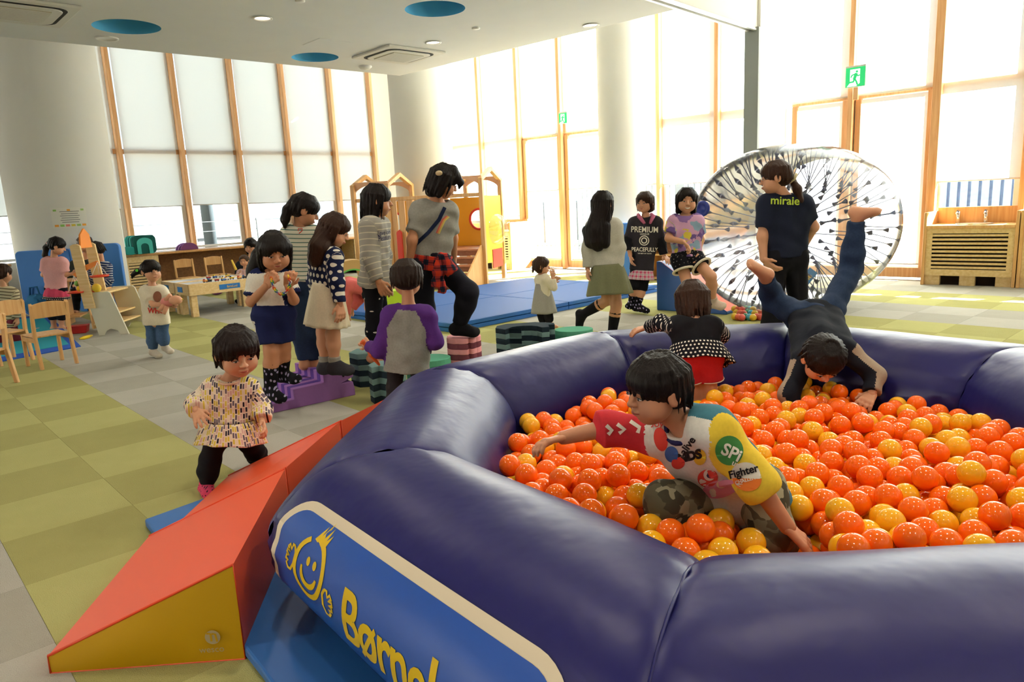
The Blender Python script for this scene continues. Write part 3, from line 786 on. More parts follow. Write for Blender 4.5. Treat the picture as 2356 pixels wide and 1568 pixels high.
# ---- second wedge by the clear roller
p = G(1511, 713); q = G(1560, 717); q2 = G(1672, 724)
top = P(1511, 601, p.y)
hgt = top.z
dirx = (q2-p); dirx.z = 0; side = Vector((dirx.y, -dirx.x, 0)).normalized()*-1
root = thing('foam_wedge', 'blue sided foam ramp with orange slope under the climbing girl', 'foam wedge', p)
b = MB(); b.prism([(0, 0), (dirx.length, 0), (dirx.length, .03), (.06, hgt), (0, hgt)], p, dirx.normalized(), (0, 0, 1), side*.72); o = b.obj('body', mat('deep_blue_vinyl', '#1d4f92', .45, .45), root, .01)
b = MB(); f3 = dirx.normalized(); sl = (f3*(dirx.length-.06)+Vector((0, 0, .03-hgt))); nn = Vector((0, 0, 1)) ; a = p+f3*.05+Vector((0, 0, hgt+.004)); e = p+f3*(dirx.length+.0)+Vector((0, 0, .036)); b.poly([a, e, e+side*.72, a+side*.72]); b.obj('slope', mat('salmon_vinyl', '#ee6a45', .45, .4), root)

# ---- foam stepping blocks made of glued slices
def lay_block(name, label, c, outline, n, th, cols, cat='foam block', rz=0, vertical=True):
    root = thing(name, label, cat, c)
    fr = frame(c, rz)
    for k in range(n):
        b = MB(fr); b.prism(outline, (0, 0, k*th+.001), (1, 0, 0), (0, 1, 0), (0, 0, th-.0015)); b.obj('slice', cols[k % len(cols)], root, .003, 1)
    return root
M_pk1 = mat('foam_pink', '#e39a9f', .9, .1, var=.05, vscale=60); M_pk2 = mat('foam_maroon', '#7c4450', .9, .1, var=.05, vscale=60)
M_tl1 = mat('foam_grey_teal', '#6f8c8b', .9, .1, var=.05, vscale=60); M_tl2 = mat('foam_dark_teal', '#26343d', .9, .1, var=.05, vscale=60)
M_mint = mat('foam_mint', '#5ba487', .9, .1, var=.05, vscale=60)
M_pu1 = mat('foam_purple', '#9a6dae', .9, .1, var=.05, vscale=60); M_pu2 = mat('foam_violet', '#5b3f8c', .9, .1, var=.05, vscale=60)
cp = P(1066, 772, 5.25)
# flower of lobes
fl_out = []
for k in range(72):
    t = 2*math.pi*k/72; fl_out.append(((.118+.014*abs(math.cos(2.5*t))**.5)*math.cos(t)*.98, (.118+.014*abs(math.cos(2.5*t))**.5)*math.sin(t)))
fl_out = [(x*(1-.22*math.exp(-((math.atan2(y, x)+1.15)/.08)**2)), y*(1-.22*math.exp(-((math.atan2(y, x)+1.15)/.08)**2))) for x, y in fl_out]
lay_block('stepping_block', 'round pink and maroon layered foam block under woman foot', (cp.x, cp.y, 0), fl_out, 8, cp.z/8, [M_pk2, M_pk1])
ct = P(845, 806, 5.25)
hexo = [(-.13, -.04), (-.05, -.13), (.11, -.12), (.14, .02), (.06, .12), (-.10, .10)]
lay_block('stepping_block', 'angular dark teal layered foam block beside purple crocodile', (ct.x, ct.y, 0), hexo, 6, ct.z/6, [M_tl2, M_tl1])
ct = P(885, 835, 4.75)
hexb = [(-.11, -.03), (-.07, -.11), (-.03, -.06), (.05, -.12), (.14, .0), (.06, .10), (-.08, .09)]
lay_block('stepping_block', 'notched grey-green layered foam block behind boy in purple sleeves', (ct.x, ct.y, 0), hexb, 6, ct.z/6, [M_tl2, M_tl1])
cg = P(1205, 748, 5.75)
arcb = [(-.23, -.06), (-.15, -.15), (-.12, -.10), (-.02, -.13)] + [(.0+.12*math.cos(math.radians(a)), -.10+.09*math.sin(math.radians(a))) for a in range(180, 0, -30)] + [(.14, -.13), (.2, -.12), (.2, -.02), (.25, -.02), (.25, .06), (.1, .14), (-.14, .12), (-.22, .04)]
lay_block('stepping_block', 'curved grey-green layered foam block behind pool next to pink block', (cg.x, cg.y, 0), arcb, 7, cg.z/7, [M_tl2, M_tl1])
for px, py, D, l in ((1320, 756, 5.9, 'flat mint green foam block behind pool by long-haired girl'), (985, 822, 5.0, 'flat mint green foam block behind boy in purple sleeves')):
    c = P(px, py, D); lay_block('stepping_block', l, (c.x, c.y, 0), [(.16*math.cos(2*math.pi*k/28), .13*math.sin(2*math.pi*k/28)) for k in range(28)], 5, c.z/5, [M_mint, M_mint])
# purple crocodile stairs: slices side by side
cA = G(605, 955); cB = G(818, 908)
cro = Vector((cB.x-cA.x, cB.y-cA.y, 0)); cl = cro.length; cx_ = cro.normalized(); cyv = Vector((-cx_.y, cx_.x, 0))
root = thing('crocodile_steps', 'purple striped foam crocodile step block under three girls', 'foam block', cA)
prof = [(0, 0), (cl, 0), (cl*1.0, .045), (cl*.985, .10), (cl*.86, .105), (cl*.995, .135), (cl*.99, .19), (cl*.66, .20), (cl*.66, .135), (cl*.33, .13), (cl*.33, .062), (0, .06)]
for k in range(9):
    b = MB(); b.prism(prof, cA+cyv*(.055*k), cx_, (0, 0, 1), cyv*.054); b.obj('slice', [M_pu1, M_pu2][k % 2], root, .003, 1)
b = MB(); b.lathe([(.008, 0), (.008, -.006), (.001, -.006)], cA+cx_*(cl*.88)+Vector((0, 0, .155))-cyv*.001, 14, cyv); b.obj('eye', mat('black_hole', '#15101a', .9, .1), root)

# ================================================================== FIGURE BUILDER (signed distance fields meshed with OpenVDB)
def npv(v): return np.array((v[0], v[1], v[2]), np.float32)
class Sdf:
    def __init__(s, lo, hi, vox):
        s.v = vox; s.lo = np.asarray(lo, np.float32)-4*vox
        s.n = np.ceil((np.asarray(hi)-s.lo)/vox).astype(int)+5
        s.a = np.full(s.n, 1.0, np.float32)
    def reg(s, lo, hi):
        i0 = np.maximum(np.floor((lo-s.lo)/s.v).astype(int), 0); i1 = np.minimum(np.ceil((hi-s.lo)/s.v).astype(int)+1, s.n)
        if (i1 <= i0).any(): return None, None
        sl = tuple(slice(a, b) for a, b in zip(i0, i1))
        g = np.ogrid[sl]; return sl, [g[k].astype(np.float32)*s.v+s.lo[k] for k in range(3)]
    def put(s, pr, k):
        kind = pr[0]; sub = kind[0] == '-'
        if sub: kind = kind[1:]
        m_ = k+3*s.v
        if kind[0] == 'c':
            a, b, ra, rb = npv(pr[1]), npv(pr[2]), pr[3], pr[4]; r = max(ra, rb)+m_
            sl, g = s.reg(np.minimum(a, b)-r, np.maximum(a, b)+r)
            if sl is None: return
            ba = b-a; L2 = max(float(ba@ba), 1e-9)
            x, y, z = g[0]-a[0], g[1]-a[1], g[2]-a[2]
            dt = (x*ba[0]+y*ba[1]+z*ba[2])/L2; t = np.clip(dt, 0, 1)
            d = np.sqrt((x-ba[0]*t)**2+(y-ba[1]*t)**2+(z-ba[2]*t)**2)-(ra+(rb-ra)*t)
            if kind == 'cc': d = np.maximum(d, (dt-1)*math.sqrt(L2))
        else:
            c, rr, ax = npv(pr[1]), np.asarray(pr[2], np.float32), pr[3]; r = float(rr.max())+m_
            sl, g = s.reg(c-r, c+r)
            if sl is None: return
            x, y, z = g[0]-c[0], g[1]-c[1], g[2]-c[2]
            q = [ax[k][0]*x+ax[k][1]*y+ax[k][2]*z for k in range(3)] if ax is not None else [x, y, z]
            k0 = np.sqrt((q[0]/rr[0])**2+(q[1]/rr[1])**2+(q[2]/rr[2])**2)
            k1 = np.sqrt((q[0]/rr[0]**2)**2+(q[1]/rr[1]**2)**2+(q[2]/rr[2]**2)**2)
            d = k0*(k0-1)/np.maximum(k1, 1e-6)
        A = s.a[sl]
        if sub:
            h = np.clip(.5-.5*(A+d)/k, 0, 1); s.a[sl] = A*(1-h)+(-d)*h+k*h*(1-h)
        else:
            h = np.clip(.5+.5*(d-A)/k, 0, 1); s.a[sl] = d*(1-h)+A*h-k*h*(1-h)
    def cut(s, p, n):
        p, n = npv(p), npv(n); g = np.ogrid[tuple(slice(0, k) for k in s.n)]
        d = sum((g[k].astype(np.float32)*s.v+s.lo[k]-p[k])*n[k] for k in range(3))
        np.maximum(s.a, d, out=s.a)
    def disp(s, fn):
        g = np.ogrid[tuple(slice(0, k) for k in s.n)]; g = [g[k].astype(np.float32)*s.v+s.lo[k] for k in range(3)]
        s.a += fn(*g)*(s.a < .1)
    def mesh(s):
        gr = openvdb.FloatGrid(1.0); gr.copyFromArray(s.a); gr.transform = openvdb.createLinearTransform(voxelSize=s.v)
        p, t, q = gr.convertToPolygons(0.0, 0.0)
        return p.astype(np.float32)+s.lo, t[:, ::-1] if len(t) else t, q[:, ::-1] if len(q) else q
def bounds(prims):
    lo, hi = [], []
    for p in prims:
        if p[0][0] == '-': continue
        if p[0][0] == 'c': r = max(p[3], p[4]); lo.append(np.minimum(npv(p[1]), npv(p[2]))-r); hi.append(np.maximum(npv(p[1]), npv(p[2]))+r)
        else: r = max(p[2]); lo.append(npv(p[1])-r); hi.append(npv(p[1])+r)
    return np.min(lo, 0), np.max(hi, 0)
def sdf_mesh(prims, vox, k, cuts=(), disp=None):
    lo, hi = bounds(prims); s = Sdf(lo-k, hi+k, vox)
    for p in prims: s.put(p, p[5] if len(p) > 5 and p[0][-1] == 'c' else k)
    for p, n in cuts: s.cut(p, n)
    if disp: s.disp(disp)
    return s.mesh()
def join_meshes(ms):
    V, T_, Q_ = [], [], []; n = 0
    for v, t, q in ms:
        V.append(v); T_.append(np.asarray(t, np.int64).reshape(-1, 3)+n); Q_.append(np.asarray(q, np.int64).reshape(-1, 4)+n); n += len(v)
    return np.concatenate(V), np.concatenate(T_), np.concatenate(Q_)
def wrinkle(amp, f=42.0, ph=0.0):
    return lambda x, y, z: amp*(np.sin(f*(x+.6*z)+2.2*np.sin(f*.45*y+ph))*np.sin(f*.7*(z-.5*x)+1.9*np.sin(f*.4*x+ph))+.5*np.sin(f*1.7*(z+.3*y)+2*np.sin(f*.6*x)))

SKIN = {}
def skin_mat(c):
    if c not in SKIN:
        t = NT('skin'); v = t.coord('Object')[0]; k = lin(c)
        col = t.mix(t.noise(v, 18, 2), tuple(x*.93 for x in k[:3])+(1,), tuple(min(1, x*1.05) for x in k[:3])+(1,))
        SKIN[c] = t.fin(col, .5, .35)
    return SKIN[c]
HAIRM = {}
def hair_mat(c):
    if c not in HAIRM:
        t = NT('hair'); v, x, y, z = t.coord('Object'); mp = t.n.new('ShaderNodeMapping'); t.l.new(v, mp.inputs[0]); mp.inputs['Scale'].default_value = (1, 1, .12)
        f = t.noise(mp.outputs[0], 260, 2); k = lin(c)
        col = t.mix(f, tuple(q*.35 for q in k[:3])+(1,), tuple(min(1, q*1.15) for q in k[:3])+(1,))
        t.bump(f, .6, .004); HAIRM[c] = t.fin(col, .5, .16)
    return HAIRM[c]
M_eye = mat('eye_dark', '#150d0a', .15, .6); M_eyew = mat('eye_white', '#cbc1b8', .6, .2); M_brow = mat('brow_hair', '#1d1411', .8, .2)
M_lip = mat('lip', '#9a4740', .5, .3); M_mouth = mat('mouth_dark', '#4a1c18', .6, .2); M_teeth = mat('teeth', '#f3efe6', .35, .5)

def hand_prims(W, d, n, L, curl=.5, side=1, spread=.16):
    """W wrist, d hand direction, n palm normal (the way fingers curl), L hand length, side: thumb on +w or -w"""
    d = d.normalized(); n = (n-d*n.dot(d)).normalized(); w_ = d.cross(n)*side
    pr = []; pl = L*.48; pw = L*.19
    for x in (-1, -.33, .33, 1): pr.append(('c', W+d*(L*.04)+w_*(x*pw*.55), W+d*pl+w_*(x*pw), L*.085, L*.07))
    for k, (x, ln) in enumerate(((1, .44), (.36, .52), (-.3, .48), (-.95, .38))):
        b = W+d*pl+w_*(x*pw*1.05); dr = (d+w_*(x*spread)).normalized(); ln *= L; c = curl*(1+.12*k)
        d1 = (dr*math.cos(c*.5)+n*math.sin(c*.5)); d2 = (dr*math.cos(c*1.25)+n*math.sin(c*1.25)); d3 = (dr*math.cos(c*1.9)+n*math.sin(c*1.9))
        p1 = b+d1*ln*.42; p2 = p1+d2*ln*.32; p3 = p2+d3*ln*.22; r = L*.055
        pr += [('c', b, p1, r*1.12, r), ('c', p1, p2, r, r*.92), ('c', p2, p3, r*.92, r*.8)]
    b = W+d*(L*.12)+w_*(pw*.75); t1 = b+(d*.7+w_*.75+n*.25).normalized()*L*.24; t2 = t1+(d*.93+w_*.3+n*.3*(1+curl)).normalized()*L*.2
    pr += [('c', b, t1, L*.075, L*.062), ('c', t1, t2, L*.06, L*.048)]
    return pr
def head_frame(f, u):
    f = Vector(f).normalized(); u = Vector(u); u = (u-f*u.dot(f)).normalized(); r = f.cross(u)
    return r, f, u
def person(label, Y, S, J, f, u, hh, skin, hair, hairs, clothes, vox=.009, hand=None, hands_on=(1, 1), smile=False, bald=0, group=None, feet='sock', toes=False, hvox=None, mouth_open=0.0, eyes=1.0, belly=0.0, fringe=0.0, face=True, loc=None):
    K = {}
    for k, v in J.items(): K[k] = v if isinstance(v, Vector) else P(v[0], v[1], Y+(v[2] if len(v) > 2 else 0))
    hh *= 1.07; hc = K['hd']; pel = (K['ha']+K['hb'])/2; nk = K['nk']
    upv = (nk-pel).normalized(); rt = K['sb']-K['sa']; rt = (rt-upv*rt.dot(upv)); rt = rt.normalized() if rt.length > 1e-4 else Vector((1, 0, 0)); fr_ = rt.cross(upv)
    low = min((K[k] for k in K), key=lambda p: p.z)
    root = thing('person', label, 'person', loc or (pel.x, pel.y, max(0, low.z-.03)), group)
    R_ = dict(sh=.035, el=.028, wr=.021, hip=.055, kn=.042, ca=.043, an=.026, t0=.052, t1=.047)
    R_ = {k: v*S for k, v in R_.items()}
    inA, inB = (nk+(pel-nk)*.10-K['sa'])*.22, (nk+(pel-nk)*.10-K['sb'])*.22
    def torso(e=0.0, low=0.0, wide=1.0):
        dn = -upv*low
        return [('c', K['sa']+inA, K['ha']+(pel-K['ha'])*.05+dn, R_['t0']+e, (R_['t1']+e)*wide), ('c', K['sb']+inB, K['hb']+(pel-K['hb'])*.05+dn, R_['t0']+e, (R_['t1']+e)*wide),
                ('c', nk+(pel-nk)*.16, pel+dn, .058*S+e, (.062*S+e)*wide+belly), ('c', K['sa'], nk+(pel-nk)*.05, R_['sh']*.98+e, .034*S+e), ('c', K['sb'], nk+(pel-nk)*.05, R_['sh']*.98+e, .034*S+e)]
    def limb(side, kind, upto=2.0, e=0.0, e2=None, flat=True):
        e2 = e if e2 is None else e2
        if kind == 'arm': p, rr = [K['s'+side], K['e'+side], K['w'+side]], [R_['sh'], R_['el'], R_['wr']]
        else: p, rr = [K['h'+side], K['k'+side], K['a'+side]], [R_['hip'], R_['kn'], R_['an']]
        out_ = []; ct = 'cc' if flat else 'c'
        def er(t): return e+(e2-e)*t/max(upto, .01)
        if upto <= 1:
            q = p[0].lerp(p[1], upto); out_.append((ct, p[0], q, rr[0]+e, rr[0]+(rr[1]-rr[0])*upto+e2))
        else:
            out_.append(('c', p[0], p[1], rr[0]+e, rr[1]+er(1)))
            t = upto-1; q = p[1].lerp(p[2], t)
            if kind == 'leg' and t > .4:
                m_ = p[1].lerp(p[2], .33); out_.append(('c', p[1], m_, rr[1]+er(1), R_['ca']+er(1.33))); out_.append((ct, m_, q, R_['ca']+er(1.33), R_['ca']+(rr[2]-R_['ca'])*(t-.33)/.67+e2))
            else: out_.append((ct, p[1], q, rr[1]+er(1), rr[1]+(rr[2]-rr[1])*t+e2))
        return out_
    def foot(side, e=0.0):
        if 't'+side not in K: return []
        a, t = K['a'+side], K['t'+side]; d = (t-a); L = d.length
        leg = (K['a'+side]-K['k'+side]).normalized()
        heel = a+leg*(.028*S)-(d-leg*d.dot(leg)).normalized()*(.018*S)
        sd = d.cross(leg).normalized()*(.016*S); tt = a+d*.88
        return [('c', a, heel, R_['an']+e, .026*S+e), ('c', heel, tt+sd, .024*S+e, .017*S+e), ('c', heel, tt-sd, .024*S+e, .016*S+e), ('c', a+d*.1, tt, .026*S+e, .017*S+e)]
    # ---- body
    pr = torso(); r_, f_, u_ = head_frame(f, u)
    chin = hc-u_*(hh*.30)-f_*(hh*.06)
    pr.append(('c', nk+(pel-nk)*.04, chin, .040*S, .036*S))
    for sd in 'ab':
        if 'e'+sd in K: pr += limb(sd, 'arm', 2, 0, 0, False)
        if 'k'+sd in K: pr += limb(sd, 'leg', 2, 0, 0, False)+foot(sd)
    ms = [sdf_mesh(pr, vox*1.25, .022*S)]
    # ---- head
    ax = (tuple(r_), tuple(f_), tuple(u_))
    H_ = lambda x, y, z: hc+r_*(x*hh)+f_*(y*hh)+u_*(z*hh)
    E_ = lambda x, y, z, a, b_, c: ('e', H_(x, y, z), (a*hh, b_*hh, c*hh), ax)
    C_ = lambda p, q, a, b_: ('c', H_(*p), H_(*q), a*hh, b_*hh)
    hp = [E_(0, -.05, .12, .395, .43, .37), E_(0, .10, -.16, .315, .29, .30), E_(0, .17, -.33, .15, .16, .14), E_(.18, .19, -.17, .16, .17, .17), E_(-.18, .19, -.17, .16, .17, .17)]
    v_hd = hvox or max(hh/48, .0032)
    s_lo, s_hi = bounds(hp); sd_ = Sdf(s_lo-.1*hh, s_hi+.14*hh, v_hd)
    for q in hp: sd_.put(q, .09*hh)
    for x in (-.15, .15): sd_.put(('-e', H_(x, .46, .02), (.10*hh, .07*hh, .055*hh), ax), .05*hh)
    sd_.put(C_((0, .385, .03), (0, .455, -.085), .03, .05), .05*hh)
    for x in (-.05, .05): sd_.put(E_(x, .42, -.10, .04, .045, .035), .02*hh)
    sd_.put(E_(0, .385, -.215, .10, .05, .028), .02*hh); sd_.put(E_(0, .375, -.262, .085, .05, .03), .02*hh)
    for x in (-1, 1):
        sd_.put(E_(x*.40, -.03, -.02, .05, .10, .13), .02*hh); sd_.put(('-e', H_(x*.455, .0, -.01), (.03*hh, .05*hh, .08*hh), ax), .015*hh)
    ms.append(sd_.mesh())
    # ---- hands
    hl = .128*S
    for i, sd in enumerate('ab'):
        if 'w'+sd in K and hands_on[i]:
            W = K['w'+sd]; fd = (W-K['e'+sd]).normalized(); hd_ = (hand or {}).get(sd, {})
            dr = Vector(hd_['d']) if 'd' in hd_ else fd
            if 'to' in hd_: t_ = hd_['to']; dr = P(t_[0], t_[1], Y+t_[2])-W
            nn = Vector(hd_.get('n', ((K['sb']-K['sa']).normalized()*(1 if sd == 'a' else -1))))
            if abs(nn.normalized().dot(dr.normalized())) > .95: nn = Vector((0, -1, 0))
            hpz = hand_prims(W-dr.normalized()*.005, dr, nn, hd_.get('L', hl), hd_.get('c', .5), hd_.get('s', 1 if sd == 'a' else -1), hd_.get('sp', .16))
            ms.append(sdf_mesh(hpz, max(hl/34, .0033), .008*S))
    if toes:
        for sd in 'ab':
            a, t = K['a'+sd], K['t'+sd]; d = (t-a).normalized(); leg = (K['a'+sd]-K['k'+sd]).normalized(); sv = d.cross(leg).normalized(); q = []
            for k in range(5): p_ = a+(t-a)*(.93-.05*abs(k-1.2))+sv*((k-2)*.0125*S); q.append(('c', p_-d*.01, p_+d*(.012*S), .0085*S, (.009 if k == 0 else .007)*S))
            ms.append(sdf_mesh(q, .004, .004))
    v, t, q = join_meshes(ms)
    body = bpy.data.objects.new('body', fast_mesh('body', v, t, q, True, [skin_mat(skin)])); link(body, root)
    # ---- face details
    if face:
        for x in (-1, 1):
            b = MB(frame_axes(H_(x*.15, .385, .015), r_, f_, u_)); k = hh*eyes
            b.ball((0, 0, 0), 1, 3, (.058*k, .022*k, .017*k)); b.obj('eye_white', M_eyew, body)
            b = MB(frame_axes(H_(x*.15, .395, .014), r_, f_, u_)); b.ball((0, 0, 0), 1, 3, (.028*k, .019*k, .021*k)); b.obj('eye', M_eye, body)
            b = MB(frame_axes(H_(x*.15, .39, .032), r_, f_, u_)); b.tube([(x*-.075*k, -.0*k, -.012*k), (x*-.02*k, .012*k, .006*k), (x*.04*k, .0, 0), (x*.075*k, -.03*k, -.018*k)], [.003*k, .006*k, .006*k, .003*k], 6); b.obj('eyelid', M_brow, body)
            b = MB(frame_axes(H_(x*.15, .40, .135), r_, f_, u_)); b.tube([(x*-.07*hh, .0, -.008*hh), (x*.02*hh, .0, .01*hh), (x*.10*hh, -.06*hh, -.01*hh)], [.005*hh, .009*hh, .004*hh], 6); b.obj('eyebrow', M_brow, body)
        if smile:
            b = MB(frame_axes(H_(0, .405, -.235), r_, f_, u_)); b.tube([(-.12*hh, -.05*hh, .03*hh), (-.06*hh, .0, -.005*hh), (0, .012*hh, -.015*hh), (.06*hh, .0, -.005*hh), (.12*hh, -.05*hh, .03*hh)], [.01*hh, .024*hh, .028*hh, .024*hh, .01*hh], 8); b.obj('teeth', M_teeth, body)
        else:
            b = MB(frame_axes(H_(0, .408, -.238), r_, f_, u_)); b.tube([(-.09*hh, -.035*hh, .0), (-.04*hh, .008*hh, .006*hh), (0, .014*hh, .0), (.04*hh, .008*hh, .006*hh), (.09*hh, -.035*hh, .0)], [.008*hh, .018*hh, .02*hh, .018*hh, .008*hh], 8); b.obj('mouth', M_lip, body)
            if mouth_open:
                b = MB(frame_axes(H_(0, .425, -.238), r_, f_, u_)); b.ball((0, 0, 0), 1, 2, (.05*hh, .012*hh, .014*hh*mouth_open)); b.obj('mouth_gap', M_mouth, body)
    # ---- hair
    if hairs:
        hr = [E_(0, -.05, .15, .435, .465, .395)]
        st = hairs.get('style', 'short')
        if st in ('short', 'toddler'): hr += [E_(0, -.20, -.05, .39, .28, .27)]
        if st == 'toddler': hr += [E_(.22, -.10, -.12, .18, .25, .28), E_(-.22, -.10, -.12, .18, .25, .28)]
        if st in ('bob', 'long'):
            d_ = hairs.get('drop', .55)
            hr += [E_(0, -.14, -.15, .42, .37, .40), C_((-.27, -.04, .05), (-.31, -.06, -d_), .15, .12), C_((.27, -.04, .05), (.31, -.06, -d_), .15, .12), C_((-.12, -.26, .0), (-.14, -.24, -d_), .18, .17), C_((.12, -.26, .0), (.14, -.24, -d_), .18, .17)]
        if st in ('tied',): hr += [E_(0, -.18, -.02, .37, .31, .28)]
        fz = hairs.get('fringe', .0)
        hr += [E_(0, .17, .24+fz*.3, .32, .25, .20)]
        # separate locks that run down from the crown and leave a ragged edge
        rg = random.Random(int(abs(hc.x)*977+abs(hc.z)*313))
        back = {'short': -.25, 'tied': -.16, 'toddler': -.40, 'bob': -hairs.get('drop', .5)-.10, 'long': -hairs.get('drop', .5)-.12}[st]
        nl = 34
        for k in range(nl):
            an = 2*math.pi*(k+rg.uniform(-.3, .3))/nl; sx, sy = math.sin(an), math.cos(an)
            front = max(0, sy); sidee = abs(sx)
            if sy > .55: zend = .10+fz+rg.uniform(-.10, .03)
            elif sy > -.05: zend = (.03 if st in ('short', 'tied') else -.16 if st == 'toddler' else back*.9)+rg.uniform(-.07, .04)
            else: zend = back+rg.uniform(-.07, .06)
            pts_ = []
            for q in (0, .35, .65, 1):
                z_ = .50-(.50-zend)*q**1.15; rr2 = math.sqrt(max(.02, 1-((max(z_, .1)-.12)/.42)**2)) if z_ > .12 else 1.0
                tw = an+.12*math.sin(k*2.1)*q
                ex_ = (.425 if z_ > -.35 else .425-.10*min(1, (-.35-z_)/.3)); ey_ = (.44 if sy > 0 else .45)
                pts_.append(H_(math.sin(tw)*ex_*rr2, -.05+math.cos(tw)*ey_*rr2, z_))
            rs = (.05, .05, .042, .012)
            for q in range(3): hr.append(('c', pts_[q], pts_[q+1], rs[q]*hh, rs[q+1]*hh))
        cutw = hairs.get('cw', .30)
        sub_ = [('-e', H_(0, .52, -.24+fz), (cutw*hh, .36*hh, .42*hh), ax)]
        if st in ('short', 'tied', 'toddler'):
            for x in (-1, 1): sub_.append(('-e', H_(x*.48, .05, -.14), (.13*hh, .17*hh, .20*hh), ax))
        for p_ in hairs.get('chain', ()):
            pts = [P(q[0], q[1], Y+q[2]) for q in p_]
            for (a, qa), (b_, qb) in zip(zip(pts, p_), zip(pts[1:], p_[1:])): hr.append(('c', a, b_, qa[3], qb[3]))
        amp = hairs.get('amp', .011)*hh
        hcv = npv(hc); rn, fn, un = npv(r_), npv(f_), npv(u_)
        def strands(x, y, z):
            lx = (x-hcv[0])*rn[0]+(y-hcv[1])*rn[1]+(z-hcv[2])*rn[2]; ly = (x-hcv[0])*fn[0]+(y-hcv[1])*fn[1]+(z-hcv[2])*fn[2]; lz = (x-hcv[0])*un[0]+(y-hcv[1])*un[1]+(z-hcv[2])*un[2]
            an = np.arctan2(lx, ly)
            return .45*amp*(np.sin(an*31+2*np.sin(lz*22/hh*.2))+.8*np.sin(an*57+3*np.sin(lz*9/hh*.2+1))+.6*np.sin(an*13+4*np.sin(lz*14/hh*.2)))
        lo, hi = bounds(hr); s_ = Sdf(lo-.06*hh, hi+.06*hh, hairs.get('vox', max(hh/36, .0045)))
        locks = [q for q in hr if q[0] == 'c' and q[3] <= .0501*hh and q[4] <= .0501*hh]; rest_ = [q for q in hr if q not in locks]
        for q in rest_: s_.put(q, .07*hh)
        for q in sub_: s_.put(q, .035*hh)
        for q in locks: s_.put(q, .016*hh)
        s_.disp(strands)
        v, t, q = s_.mesh()
        ho = bpy.data.objects.new('hair', fast_mesh('hair', v, t, q, True, [hair_mat(hair)])); link(ho, root)
    # ---- clothes
    made = {'root': root, 'body': body, 'K': K, 'H': H_, 'ax': (r_, f_, u_), 'up': upv, 'rt': rt, 'fr': fr_, 'pel': pel}
    for c in clothes:
        kd = c['kind']; e = c.get('e', .011)*max(S, .8); vx = c.get('vox', vox); bones = []
        mats_ = c['m'] if isinstance(c['m'], (list, tuple)) else [c['m']]
        if kd == 'skirt':
            top = pel+upv*c.get('top', .05); ln = c['len']; n, m_ = 72, 14; V2, PC2 = [], []
            down = Vector(c.get('dir', -upv)).normalized()
            sw = Vector(c.get('sway', (0, 0, 0)))
            ex = (rt-down*rt.dot(down)).normalized(); ey = down.cross(ex)
            for j in range(m_+1):
                t = j/m_; fl_ = c['r0']+(c['r1']-c['r0'])*t**c.get('pow', .8)
                for i in range(n):
                    a = 2*math.pi*i/n; w_ = 1+c.get('amp', .05)*t*(math.sin(a*c.get('folds', 11)+.6*math.sin(a*3))+.35*math.sin(a*5+1))
                    rr = fl_*w_; p_ = top+down*(ln*t*(1+c.get('hemw', 0)*math.sin(a*2+1)*t))+sw*t*t+ex*(rr*math.cos(a))+ey*(rr*math.sin(a)*c.get('flat', .78))
                    V2.append(p_); PC2.append((a*.5*(c['r0']+c['r1']), 0, -t*ln))
            Q2 = [(j*n+i, j*n+(i+1) % n, (j+1)*n+(i+1) % n, (j+1)*n+i) for j in range(m_) for i in range(n)]
            o = bpy.data.objects.new(c['name'], fast_mesh(c['name'], V2, None, Q2, True, mats_, None, PC2)); link(o, root)
            sm = o.modifiers.new('thickness', 'SOLIDIFY'); sm.thickness = .004
            made[c['name']] = o; continue
        cuts = []; late = []
        if kd == 'top':
            pz = torso(e, 0, c.get('wide', 1.0)); hem = c.get('hem', .04)
            pz += [('c', pel, pel-upv*(hem+.03), (.074*S+e)*c.get('wide', 1.0)+belly*.6, (.077*S+e)*c.get('wide', 1.0)+belly*.5), ('c', K['ha'], K['ha']-upv*(hem+.03), R_['hip']*.9+e, R_['hip']*.9+e+c.get('flare', 0)), ('c', K['hb'], K['hb']-upv*(hem+.03), R_['hip']*.9+e, R_['hip']*.9+e+c.get('flare', 0))] if hem > -.02 else []
            for sd, q in zip('ab', c.get('sl', (.6, .6))):
                if q and 'e'+sd in K: late += limb(sd, 'arm', q, e, c.get('cuff', e+.004))
            cuts += [(pel-upv*hem, -upv)]
            nd = c.get('neck', .02)
            cutn = ('-e', nk+upv*(.055*S-nd)+(f_-upv*f_.dot(upv))*.012, (.062*S, .062*S, .05*S), None)
        elif kd == 'pants':
            pz = [('c', K['ha'], K['hb'], R_['hip']*.98+e, R_['hip']*.98+e), ('c', pel, pel+upv*c.get('rise', .05), .068*S+e, .066*S+e)]
            pz += [('c', K['ha'], K['ha']+upv*c.get('rise', .05)*.8, R_['hip']+e, R_['t1']+e*.6), ('c', K['hb'], K['hb']+upv*c.get('rise', .05)*.8, R_['hip']+e, R_['t1']+e*.6)]
            for sd, q in zip('ab', c.get('legs', (2, 2))):
                if q and 'k'+sd in K: late += limb(sd, 'leg', q, e, c.get('cuff', e))
            cuts += [(pel+upv*(c.get('rise', .05)+.03), upv)]
            cutn = None
        elif kd == 'sleeves':
            pz = []
            for sd, q in zip('ab', c['sl']):
                if q and 'e'+sd in K: pz += limb(sd, 'arm', q, e, c.get('cuff', e+.004))
            cutn = None
        elif kd == 'sock':
            pz = []; q = c.get('from', 1.45)
